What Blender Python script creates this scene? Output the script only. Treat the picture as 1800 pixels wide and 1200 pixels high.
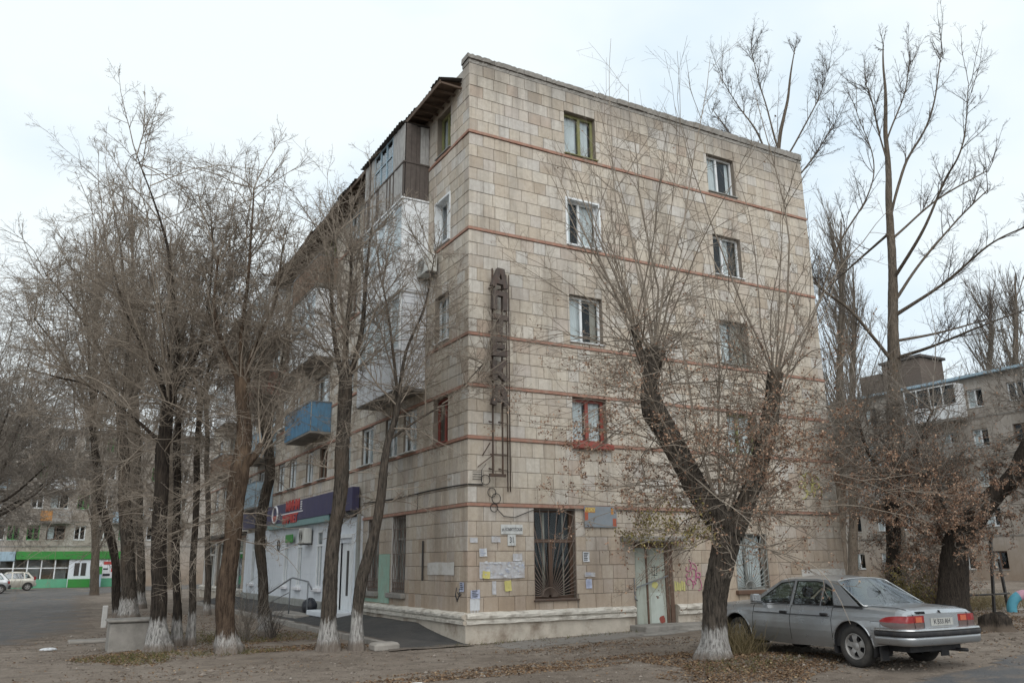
import bpy, bmesh, math, random
import numpy as np
from mathutils import Vector, Matrix
from mathutils.geometry import tessellate_polygon

random.seed(11)
RNG = np.random.default_rng(7)
R = math.radians
for o in list(bpy.data.objects):
    bpy.data.objects.remove(o)
scene = bpy.context.scene
col = scene.collection

# ------------------------------------------------------------------ camera
cam_d = bpy.data.cameras.new('camera')
cam_d.sensor_width = 36.0
cam_d.lens = 29.03
cam_d.clip_end = 3000
cam = bpy.data.objects.new('camera', cam_d)
col.objects.link(cam)
_x = Vector((0.8736018, -0.4865412, -0.0098725))
_y = Vector((-0.1171310, -0.2299169, 0.9661359))
_z = Vector((-0.4723348, -0.8428617, -0.2578448))
cam.matrix_world = Matrix(((_x[0], _y[0], _z[0], -8.812), (_x[1], _y[1], _z[1], -17.954),
                           (_x[2], _y[2], _z[2], 1.789), (0, 0, 0, 1)))
scene.camera = cam

# ------------------------------------------------------------------ overcast sky, weak sun, exposure
SUN_EL, SUN_AZ = R(38), R(200)      # azimuth: clockwise from +Y
w = bpy.data.worlds.new('World')
scene.world = w
w.use_nodes = True
nt = w.node_tree
nt.nodes.clear()
wo = nt.nodes.new('ShaderNodeOutputWorld')
bg = nt.nodes.new('ShaderNodeBackground')
sky = nt.nodes.new('ShaderNodeTexSky')
sky.sky_type = 'NISHITA'
sky.sun_disc = False
sky.sun_elevation = SUN_EL
sky.sun_rotation = SUN_AZ
sky.air_density = 1.0
sky.dust_density = 3.0
hs = nt.nodes.new('ShaderNodeHueSaturation')
hs.inputs['Saturation'].default_value = 0.55
nt.links.new(sky.outputs[0], hs.inputs['Color'])
tc = nt.nodes.new('ShaderNodeTexCoord')
cn = nt.nodes.new('ShaderNodeTexNoise')
cn.inputs['Scale'].default_value = 1.5
cn.inputs['Detail'].default_value = 5
cn.inputs['Roughness'].default_value = 0.5
mp = nt.nodes.new('ShaderNodeMapping')
mp.inputs['Scale'].default_value = (1, 1, 1.9)
mp.inputs['Location'].default_value = (0.35, 0.2, 0.1)
nt.links.new(tc.outputs['Generated'], mp.inputs[0])
nt.links.new(mp.outputs[0], cn.inputs['Vector'])
cr = nt.nodes.new('ShaderNodeValToRGB')
cr.color_ramp.elements[0].position = 0.30
cr.color_ramp.elements[0].color = (5.2, 6.5, 7.7, 1)
cr.color_ramp.elements[1].position = 0.52
cr.color_ramp.elements[1].color = (7.4, 8.0, 8.2, 1)
nt.links.new(cn.outputs[0], cr.inputs[0])
mx = nt.nodes.new('ShaderNodeMix')
mx.data_type = 'RGBA'
mx.inputs[0].default_value = 0.92
nt.links.new(hs.outputs[0], mx.inputs[6])
nt.links.new(cr.outputs[0], mx.inputs[7])
nt.links.new(mx.outputs[2], bg.inputs[0])
bg.inputs[1].default_value = 0.1
nt.links.new(bg.outputs[0], wo.inputs[0])

sun_d = bpy.data.lights.new('sun', 'SUN')
sun_d.energy = 1.5
sun_d.angle = R(65)
sun_d.color = (1.0, 0.975, 0.94)
sun = bpy.data.objects.new('sun', sun_d)
col.objects.link(sun)
_sd = Vector((math.sin(SUN_AZ) * math.cos(SUN_EL), math.cos(SUN_AZ) * math.cos(SUN_EL), math.sin(SUN_EL)))
sun.rotation_euler = _sd.to_track_quat('Z', 'Y').to_euler()
sun.location = (0, 0, 40)

vs = scene.view_settings
vs.view_transform = 'Standard'
vs.look = 'None'
vs.exposure = 0.44
vs.gamma = 1.0
vs.use_curve_mapping = False

# ------------------------------------------------------------------ helpers
def gz(x, y):
    """height of the ground: rises slightly to the east"""
    return 0.02 * np.clip(x, 0, 12)

def tag(o, label=None, cat=None, group=None, kind=None):
    if label: o['label'] = label
    if cat: o['category'] = cat
    if group: o['group'] = group
    if kind: o['kind'] = kind
    return o

def empty(name, loc=(0, 0, 0), rz=0.0, label=None, cat=None, group=None):
    o = bpy.data.objects.new(name, None)
    col.objects.link(o)
    o.location = loc
    o.rotation_euler = (0, 0, rz)
    o.empty_display_size = 0.2
    return tag(o, label, cat, group)

def link(name, me, mat=None, parent=None, loc=None):
    if mat is not None and not me.materials:
        me.materials.append(mat)
    o = bpy.data.objects.new(name, me)
    col.objects.link(o)
    if parent is not None: o.parent = parent
    if loc is not None: o.location = loc
    return o

class MB:
    """collects geometry for one mesh"""
    def __init__(s, M=None):
        s.v, s.f, s.M, s.smooth = [], [], M, []
    def add(s, vs, fs, smooth=False):
        b = len(s.v)
        if s.M is not None: vs = [tuple(s.M @ Vector(p)) for p in vs]
        s.v += [tuple(p) for p in vs]
        s.f += [tuple(b + i for i in f) for f in fs]
        s.smooth += [smooth] * len(fs)
        return s
    def box(s, x0, x1, y0, y1, z0, z1):
        return s.add([(x0, y0, z0), (x1, y0, z0), (x1, y1, z0), (x0, y1, z0), (x0, y0, z1), (x1, y0, z1), (x1, y1, z1), (x0, y1, z1)],
                     [(0, 3, 2, 1), (4, 5, 6, 7), (0, 1, 5, 4), (1, 2, 6, 5), (2, 3, 7, 6), (3, 0, 4, 7)])
    def bbox(s, x0, x1, y0, y1, z0, z1, b=0.01):
        """box with chamfered edges"""
        bm = bmesh.new()
        bmesh.ops.create_cube(bm, size=1)
        for v in bm.verts:
            v.co = ((x0 + x1) / 2 + v.co.x * (x1 - x0), (y0 + y1) / 2 + v.co.y * (y1 - y0), (z0 + z1) / 2 + v.co.z * (z1 - z0))
        bmesh.ops.bevel(bm, geom=bm.edges[:], offset=b, segments=1, affect='EDGES')
        bm.verts.index_update()
        s.add([v.co[:] for v in bm.verts], [[v.index for v in f.verts] for f in bm.faces])
        bm.free()
        return s
    def beam(s, a, b, wd, hd=None, up=(0, 0, 1)):
        a, b = Vector(a), Vector(b); hd = wd if hd is None else hd
        d = (b - a).normalized(); u = Vector(up)
        if abs(d.dot(u)) > 0.98: u = Vector((1, 0, 0))
        x = d.cross(u).normalized() * wd / 2; y = x.cross(d).normalized() * hd / 2
        q = [a - x - y, a + x - y, a + x + y, a - x + y, b - x - y, b + x - y, b + x + y, b - x + y]
        return s.add([tuple(p) for p in q], [(0, 1, 2, 3), (7, 6, 5, 4), (0, 4, 5, 1), (1, 5, 6, 2), (2, 6, 7, 3), (3, 7, 4, 0)])
    def tube(s, pts, r, k=6, closed=False, caps=True):
        pts = [Vector(p) for p in pts]; n = len(pts)
        rs = r if isinstance(r, (list, tuple)) else [r] * n
        vs, fs = [], []
        for i, p in enumerate(pts):
            if closed: t = pts[(i + 1) % n] - pts[i - 1]
            else: t = pts[min(i + 1, n - 1)] - pts[max(i - 1, 0)]
            t.normalize()
            u = Vector((0, 0, 1)) if abs(t.z) < 0.9 else Vector((1, 0, 0))
            a = t.cross(u).normalized(); b = t.cross(a)
            for j in range(k):
                an = 2 * math.pi * j / k
                vs.append(p + (a * math.cos(an) + b * math.sin(an)) * rs[i])
        m = n if closed else n - 1
        for i in range(m):
            for j in range(k):
                fs.append((i * k + j, i * k + (j + 1) % k, ((i + 1) % n) * k + (j + 1) % k, ((i + 1) % n) * k + j))
        if caps and not closed:
            fs.append(tuple(range(k - 1, -1, -1))); fs.append(tuple((n - 1) * k + j for j in range(k)))
        return s.add([tuple(p) for p in vs], fs, True)
    def lathe(s, prof, k=24, axis='z'):
        vs, fs = [], []
        for (r, h) in prof:
            for j in range(k):
                a = 2 * math.pi * j / k
                c, d = r * math.cos(a), r * math.sin(a)
                vs.append((c, d, h) if axis == 'z' else ((c, h, d) if axis == 'y' else (h, c, d)))
        for i in range(len(prof) - 1):
            for j in range(k):
                fs.append((i * k + j, i * k + (j + 1) % k, (i + 1) * k + (j + 1) % k, (i + 1) * k + j))
        return s.add(vs, fs, True)
    def grid(s, P, smooth=True):
        n, m = len(P), len(P[0])
        vs = [tuple(p) for row in P for p in row]
        return s.add(vs, [(i * m + j, i * m + j + 1, (i + 1) * m + j + 1, (i + 1) * m + j) for i in range(n - 1) for j in range(m - 1)], smooth)
    def prism(s, poly, h0, h1):
        """2d outline in xy, extruded between z = h0 and z = h1"""
        n = len(poly)
        return s.add([(x, y, h0) for x, y in poly] + [(x, y, h1) for x, y in poly],
                     [tuple(range(n - 1, -1, -1)), tuple(range(n, 2 * n))] + [(i, (i + 1) % n, n + (i + 1) % n, n + i) for i in range(n)])
    def mesh(s, name='mesh'):
        me = bpy.data.meshes.new(name)
        me.from_pydata(s.v, [], s.f)
        if any(s.smooth): me.polygons.foreach_set('use_smooth', s.smooth)
        me.update()
        return me
    def build(s, name, mat, parent=None, loc=None):
        return link(name, s.mesh(name), mat, parent, loc)

def np_mesh(name, verts, quads, smooth=True, tris=None):
    me = bpy.data.meshes.new(name)
    verts = np.asarray(verts, np.float32).reshape(-1, 3)
    quads = np.asarray(quads, np.int32)
    nf, k = quads.shape
    me.vertices.add(len(verts)); me.vertices.foreach_set('co', verts.ravel())
    me.loops.add(nf * k); me.loops.foreach_set('vertex_index', quads.ravel())
    me.polygons.add(nf)
    me.polygons.foreach_set('loop_start', np.arange(0, nf * k, k, dtype=np.int32))
    me.polygons.foreach_set('use_smooth', np.full(nf, smooth))
    me.update(calc_edges=True)
    return me

def facade(kind, a, z, off=0.0):
    """local frame on a facade: u to the right, v up, w outwards (seen from outside)"""
    if kind == 'end':
        U, O = Vector((1, 0, 0)), Vector((a, off, z))
    elif kind == 'long':
        U, O = Vector((0, -1, 0)), Vector((off, a, z))
    W = U.cross(Vector((0, 0, 1)))
    return Matrix(((U.x, 0, W.x, O.x), (U.y, 0, W.y, O.y), (0, 1, 0, O.z), (0, 0, 0, 1)))

_SH = lambda s: s
def text_mesh(s, size, depth=0.004, bold=0.0):
    c = bpy.data.curves.new('lettering', 'FONT')
    c.body = s; c.size = size; c.extrude = depth; c.offset = bold
    c.align_x = 'CENTER'; c.align_y = 'CENTER'
    o = bpy.data.objects.new('lettering', c)
    col.objects.link(o)
    dg = bpy.context.evaluated_depsgraph_get()
    me = bpy.data.meshes.new_from_object(o.evaluated_get(dg))
    bpy.data.objects.remove(o)
    bpy.data.curves.remove(c)
    return me

def text(s, size, mat, parent, M, depth=0.004, bold=0.0, name='lettering', sx=1.0):
    me = text_mesh(s, size, depth, bold)
    me.transform(M @ Matrix.Diagonal((sx, 1, 1, 1)))
    return link(name, me, mat, parent)

# ------------------------------------------------------------------ materials
def node(nt, t, **kw):
    n = nt.nodes.new(t)
    for k, v in kw.items():
        if k in n.inputs.keys(): n.inputs[k].default_value = v
        else: setattr(n, k, v)
    return n

def new_mat(name):
    m = bpy.data.materials.new(name)
    m.use_nodes = True
    nt = m.node_tree
    return m, nt, nt.nodes['Principled BSDF']

def rgb(c): return (c[0], c[1], c[2], 1)

def mixc(nt, fac, a, b, blend='MIX'):
    m = nt.nodes.new('ShaderNodeMix'); m.data_type = 'RGBA'; m.blend_type = blend
    for i, v in ((0, fac), (6, a), (7, b)):
        if hasattr(v, 'is_linked') or hasattr(v, 'links'): nt.links.new(v, m.inputs[i])
        else: m.inputs[i].default_value = v if i == 0 else rgb(v)
    return m.outputs[2]

def noise(nt, vec, scale, detail=4, rough=0.55, sc3=None):
    n = node(nt, 'ShaderNodeTexNoise', Scale=scale, Detail=detail, Roughness=rough)
    if sc3:
        mp = nt.nodes.new('ShaderNodeMapping'); mp.inputs['Scale'].default_value = sc3
        nt.links.new(vec, mp.inputs[0]); vec = mp.outputs[0]
    nt.links.new(vec, n.inputs['Vector'])
    return n.outputs[0]

def ramp(nt, fac, stops):
    r = nt.nodes.new('ShaderNodeValToRGB')
    e = r.color_ramp.elements
    while len(e) < len(stops): e.new(0.5)
    for i, (p, c) in enumerate(stops):
        e[i].position = p; e[i].color = rgb(c) if not isinstance(c, (int, float)) else (c, c, c, 1)
    nt.links.new(fac, r.inputs[0])
    return r.outputs[0]

def bump(nt, b, h, strength=0.4, dist=0.02):
    n = node(nt, 'ShaderNodeBump', Strength=strength, Distance=dist)
    nt.links.new(h, n.inputs['Height']); nt.links.new(n.outputs[0], b.inputs['Normal'])

def pos(nt):
    return nt.nodes.new('ShaderNodeNewGeometry').outputs['Position']

def island(nt):
    """a random number for each loose piece and each object"""
    g = nt.nodes.new('ShaderNodeNewGeometry'); o = nt.nodes.new('ShaderNodeObjectInfo')
    a = node(nt, 'ShaderNodeMath', operation='ADD'); f = node(nt, 'ShaderNodeMath', operation='FRACT')
    nt.links.new(g.outputs['Random Per Island'], a.inputs[0]); nt.links.new(o.outputs['Random'], a.inputs[1])
    nt.links.new(a.outputs[0], f.inputs[0])
    return f.outputs[0]

def simple(name, c, rough=0.75, var=0.25, scale=4.0, dirt=0.35, dscale=1.2, metal=0.0, bs=0.25, bscale=60.0, streak=True, spec=0.4, dirtc=(0.10, 0.085, 0.07)):
    """colour with fine mottling, blotches of dirt and a little relief"""
    m, nt, b = new_mat(name)
    p = pos(nt)
    n1 = noise(nt, p, scale, 5)
    lo = tuple(x * (1 - var) for x in c); hi = tuple(min(1, x * (1 + var)) for x in c)
    cc = mixc(nt, n1, lo, hi)
    n2 = noise(nt, p, dscale, 6, 0.65, (2.2, 2.2, 0.5) if streak else None)
    f = ramp(nt, n2, [(0.48, 0.0), (0.75, dirt)])
    cc = mixc(nt, f, cc, dirtc)
    nt.links.new(cc, b.inputs['Base Color'])
    b.inputs['Roughness'].default_value = rough
    b.inputs['Metallic'].default_value = metal
    b.inputs['Specular IOR Level'].default_value = spec
    if bs > 0: bump(nt, b, noise(nt, p, bscale, 4), bs, 0.01)
    return m

def stone_mat(name, stops, stain=0.62, tint=(0.13, 0.115, 0.10)):
    m, nt, b = new_mat(name)
    p = pos(nt)
    c = ramp(nt, island(nt), stops)
    n1 = noise(nt, p, 9, 6, 0.65)
    c = mixc(nt, ramp(nt, n1, [(0.38, 0.0), (0.78, 0.5)]), c, (0.25, 0.195, 0.15))
    n5 = noise(nt, p, 0.9, 4, 0.6)
    c = mixc(nt, ramp(nt, n5, [(0.45, 0.0), (0.66, 0.4)]), c, (0.46, 0.43, 0.405))
    n2 = noise(nt, p, 0.55, 7, 0.65, (1.6, 1.6, 0.55))
    c = mixc(nt, ramp(nt, n2, [(0.49, 0.0), (0.74, stain)]), c, tint)
    n7 = noise(nt, p, 2.6, 5, 0.6, (2.4, 2.4, 0.10))
    c = mixc(nt, ramp(nt, n7, [(0.51, 0.0), (0.69, 0.45)]), c, (0.215, 0.192, 0.168))      # rain streaks
    # soot washed down from the parapet; dirt and painted tree shade low on the wall
    sz = node(nt, 'ShaderNodeSeparateXYZ'); nt.links.new(p, sz.inputs[0])
    ad = node(nt, 'ShaderNodeMath', operation='MULTIPLY_ADD'); ad.inputs[1].default_value = 2.6; 
    n3 = noise(nt, p, 1.4, 5, 0.6, (2.0, 2.0, 0.3))
    nt.links.new(n3, ad.inputs[0]); nt.links.new(sz.outputs[2], ad.inputs[2])
    mr = node(nt, 'ShaderNodeMapRange'); mr.inputs[1].default_value = 15.3; mr.inputs[2].default_value = 16.9
    nt.links.new(ad.outputs[0], mr.inputs[0])
    mm = node(nt, 'ShaderNodeMath', operation='MULTIPLY'); mm.inputs[1].default_value = 0.75
    nt.links.new(mr.outputs[0], mm.inputs[0])
    c = mixc(nt, mm.outputs[0], c, (0.135, 0.125, 0.115))
    su = node(nt, 'ShaderNodeMath', operation='MULTIPLY_ADD'); su.inputs[1].default_value = 1.6
    nt.links.new(n3, su.inputs[0]); nt.links.new(sz.outputs[2], su.inputs[2])
    mr2 = node(nt, 'ShaderNodeMapRange'); mr2.inputs[1].default_value = 4.6; mr2.inputs[2].default_value = 1.2
    nt.links.new(su.outputs[0], mr2.inputs[0])
    m3 = node(nt, 'ShaderNodeMath', operation='MULTIPLY'); m3.inputs[1].default_value = 0.62
    nt.links.new(mr2.outputs[0], m3.inputs[0])
    c = mixc(nt, m3.outputs[0], c, (0.25, 0.175, 0.118))
    n4 = noise(nt, p, 55, 3, 0.7)
    c = mixc(nt, ramp(nt, n4, [(0.55, 0.0), (0.75, 0.45)]), c, (0.15, 0.125, 0.1))
    nt.links.new(c, b.inputs['Base Color'])
    b.inputs['Roughness'].default_value = 0.9
    b.inputs['Specular IOR Level'].default_value = 0.2
    bump(nt, b, n4, 0.5, 0.008)
    return m

def glass_mat(name, refl=0.018, tint=(0.89, 0.915, 0.92), wob=0.06):
    m = bpy.data.materials.new(name); m.use_nodes = True
    nt = m.node_tree; nt.nodes.clear()
    out = nt.nodes.new('ShaderNodeOutputMaterial')
    t = nt.nodes.new('ShaderNodeBsdfTransparent'); t.inputs[0].default_value = rgb(tint)
    g = nt.nodes.new('ShaderNodeBsdfGlossy'); g.inputs['Roughness'].default_value = 0.03
    g.inputs[0].default_value = (0.9, 0.95, 1, 1)
    nv = noise(nt, pos(nt), 0.8, 2)
    bp = node(nt, 'ShaderNodeBump', Strength=wob, Distance=0.05)
    nt.links.new(nv, bp.inputs['Height']); nt.links.new(bp.outputs[0], g.inputs['Normal'])
    ge = nt.nodes.new('ShaderNodeNewGeometry')
    dt = node(nt, 'ShaderNodeVectorMath', operation='DOT_PRODUCT')
    nt.links.new(ge.outputs['Normal'], dt.inputs[0]); nt.links.new(ge.outputs['Incoming'], dt.inputs[1])
    ab = node(nt, 'ShaderNodeMath', operation='ABSOLUTE'); nt.links.new(dt.outputs['Value'], ab.inputs[0])
    om = node(nt, 'ShaderNodeMath', operation='SUBTRACT'); om.inputs[0].default_value = 1.0; nt.links.new(ab.outputs[0], om.inputs[1])
    fr = node(nt, 'ShaderNodeMath', operation='POWER'); fr.inputs[1].default_value = 3.5; nt.links.new(om.outputs[0], fr.inputs[0])
    ad = node(nt, 'ShaderNodeMath', operation='MULTIPLY_ADD'); ad.inputs[1].default_value = 0.55; ad.inputs[2].default_value = refl
    nt.links.new(fr.outputs[0], ad.inputs[0])
    mxs = nt.nodes.new('ShaderNodeMixShader')
    nt.links.new(ad.outputs[0], mxs.inputs[0]); nt.links.new(t.outputs[0], mxs.inputs[1]); nt.links.new(g.outputs[0], mxs.inputs[2])
    nt.links.new(mxs.outputs[0], out.inputs[0])
    return m

def bark_mat(name, c0, c1, peel=(0.30, 0.21, 0.14), peelf=0.4):
    m, nt, b = new_mat(name)
    tcn = nt.nodes.new('ShaderNodeTexCoord'); ob = tcn.outputs['Object']
    n1 = noise(nt, ob, 19, 7, 0.75, (1.6, 1.6, 0.2))
    c = ramp(nt, n1, [(0.36, c0), (0.62, c1)])
    n2 = noise(nt, ob, 1.7, 4, 0.6, (1.2, 1.2, 0.5))
    c = mixc(nt, ramp(nt, n2, [(0.52, 0.0), (0.66, peelf)]), c, peel)
    # lime wash painted on the foot of the trunk, worn at its edge and in the furrows
    at = nt.nodes.new('ShaderNodeAttribute'); at.attribute_type = 'OBJECT'; at.attribute_name = 'lime_height'
    sz = node(nt, 'ShaderNodeSeparateXYZ'); nt.links.new(ob, sz.inputs[0])
    s1 = node(nt, 'ShaderNodeMath', operation='SUBTRACT'); nt.links.new(at.outputs['Fac'], s1.inputs[0]); nt.links.new(sz.outputs[2], s1.inputs[1])
    n3 = noise(nt, ob, 9, 5, 0.7, (1.8, 1.8, 0.35))
    s2 = node(nt, 'ShaderNodeMath', operation='MULTIPLY_ADD'); s2.inputs[1].default_value = 0.75; 
    nt.links.new(n3, s2.inputs[0]); nt.links.new(s1.outputs[0], s2.inputs[2])
    f = ramp(nt, s2.outputs[0], [(0.36, 0.0), (0.47, 1.0)])
    worn = ramp(nt, n1, [(0.36, 0.1), (0.58, 0.92)])
    ml = node(nt, 'ShaderNodeMath', operation='MULTIPLY'); nt.links.new(f, ml.inputs[0]); nt.links.new(worn, ml.inputs[1])
    c = mixc(nt, ml.outputs[0], c, (0.47, 0.455, 0.435))
    mud = node(nt, 'ShaderNodeMath', operation='MULTIPLY_ADD'); mud.inputs[1].default_value = -0.22
    nt.links.new(n3, mud.inputs[0]); nt.links.new(sz.outputs[2], mud.inputs[2])
    c = mixc(nt, ramp(nt, mud.outputs[0], [(0.0, 0.75), (0.10, 0.0)]), c, (0.16, 0.125, 0.098))
    nt.links.new(c, b.inputs['Base Color'])
    b.inputs['Roughness'].default_value = 0.95
    b.inputs['Specular IOR Level'].default_value = 0.15
    bump(nt, b, n1, 1.0, 0.06)
    return m

def twig_mat(name, c0, c1):
    m, nt, b = new_mat(name)
    n1 = noise(nt, pos(nt), 2.5, 3)
    f = mixc(nt, 0.5, n1, (0.5, 0.5, 0.5))
    c = mixc(nt, island(nt), c0, c1)
    c = mixc(nt, n1, c, c0)
    nt.links.new(c, b.inputs['Base Color'])
    b.inputs['Roughness'].default_value = 0.85
    b.inputs['Specular IOR Level'].default_value = 0.25
    return m

def leaf_mat(name, stops):
    m, nt, b = new_mat(name)
    c = ramp(nt, island(nt), stops)
    nt.links.new(c, b.inputs['Base Color'])
    b.inputs['Roughness'].default_value = 0.8
    b.inputs['Specular IOR Level'].default_value = 0.25
    return m

def ground_mat(name, kind):
    m, nt, b = new_mat(name)
    p = pos(nt)
    n1 = noise(nt, p, 0.35, 6, 0.62)
    n2 = noise(nt, p, 2.4, 6, 0.65)
    n3 = noise(nt, p, 28, 4, 0.7)
    n4 = noise(nt, p, 110, 2, 0.6)
    if kind == 'dirt':
        c = ramp(nt, n1, [(0.34, (0.18, 0.147, 0.118)), (0.5, (0.265, 0.22, 0.18)), (0.66, (0.325, 0.28, 0.235))])
        c = mixc(nt, ramp(nt, n2, [(0.48, 0.0), (0.62, 0.7)]), c, (0.135, 0.108, 0.086))
        c = mixc(nt, ramp(nt, n3, [(0.5, 0.0), (0.72, 0.5)]), c, (0.30, 0.25, 0.20))
        c = mixc(nt, ramp(nt, n4, [(0.54, 0.0), (0.68, 0.65)]), c, (0.11, 0.083, 0.063))
        n6 = noise(nt, p, 7.5, 5, 0.7)
        c = mixc(nt, ramp(nt, n6, [(0.52, 0.0), (0.66, 0.55)]), c, (0.14, 0.105, 0.078))
    elif kind == 'road':
        c = ramp(nt, n1, [(0.36, (0.085, 0.087, 0.092)), (0.62, (0.16, 0.157, 0.155))])
        c = mixc(nt, ramp(nt, n2, [(0.45, 0.0), (0.60, 0.85)]), c, (0.19, 0.16, 0.135))
        c = mixc(nt, ramp(nt, n3, [(0.55, 0.0), (0.75, 0.5)]), c, (0.2, 0.19, 0.18))
        at = nt.nodes.new('ShaderNodeAttribute'); at.attribute_name = 'edge'
        sb = node(nt, 'ShaderNodeMath', operation='MULTIPLY_ADD'); sb.inputs[1].default_value = 1.1
        nt.links.new(n2, sb.inputs[0]); nt.links.new(at.outputs['Fac'], sb.inputs[2])
        em = ramp(nt, sb.outputs[0], [(0.62, 1.0), (0.95, 0.0)])
        c = mixc(nt, em, c, (0.19, 0.152, 0.12))
    else:
        c = ramp(nt, n2, [(0.3, (0.05, 0.05, 0.053)), (0.7, (0.09, 0.088, 0.086))])
        c = mixc(nt, ramp(nt, n3, [(0.5, 0.0), (0.7, 0.5)]), c, (0.125, 0.118, 0.11))
        c = mixc(nt, ramp(nt, n1, [(0.45, 0.0), (0.65, 0.5)]), c, (0.13, 0.115, 0.10))
        c = mixc(nt, ramp(nt, n4, [(0.58, 0.0), (0.75, 0.5)]), c, (0.16, 0.15, 0.14))
        at = nt.nodes.new('ShaderNodeAttribute'); at.attribute_name = 'edge'
        sb = node(nt, 'ShaderNodeMath', operation='MULTIPLY_ADD'); sb.inputs[1].default_value = 1.0
        nt.links.new(n2, sb.inputs[0]); nt.links.new(at.outputs['Fac'], sb.inputs[2])
        c = mixc(nt, ramp(nt, sb.outputs[0], [(0.55, 1.0), (0.95, 0.0)]), c, (0.20, 0.165, 0.135))
    nt.links.new(c, b.inputs['Base Color'])
    b.inputs['Specular IOR Level'].default_value = 0.3
    if kind == 'road':
        rr = ramp(nt, n1, [(0.40, 0.45), (0.55, 0.9)]); rr = mixc(nt, em, rr, (0.95, 0.95, 0.95)); nt.links.new(rr, b.inputs['Roughness'])
    else:
        b.inputs['Roughness'].default_value = 0.95
    mb = mixc(nt, 0.35, n3, n2)
    bump(nt, b, mb, 1.0, 0.09)
    return m

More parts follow.
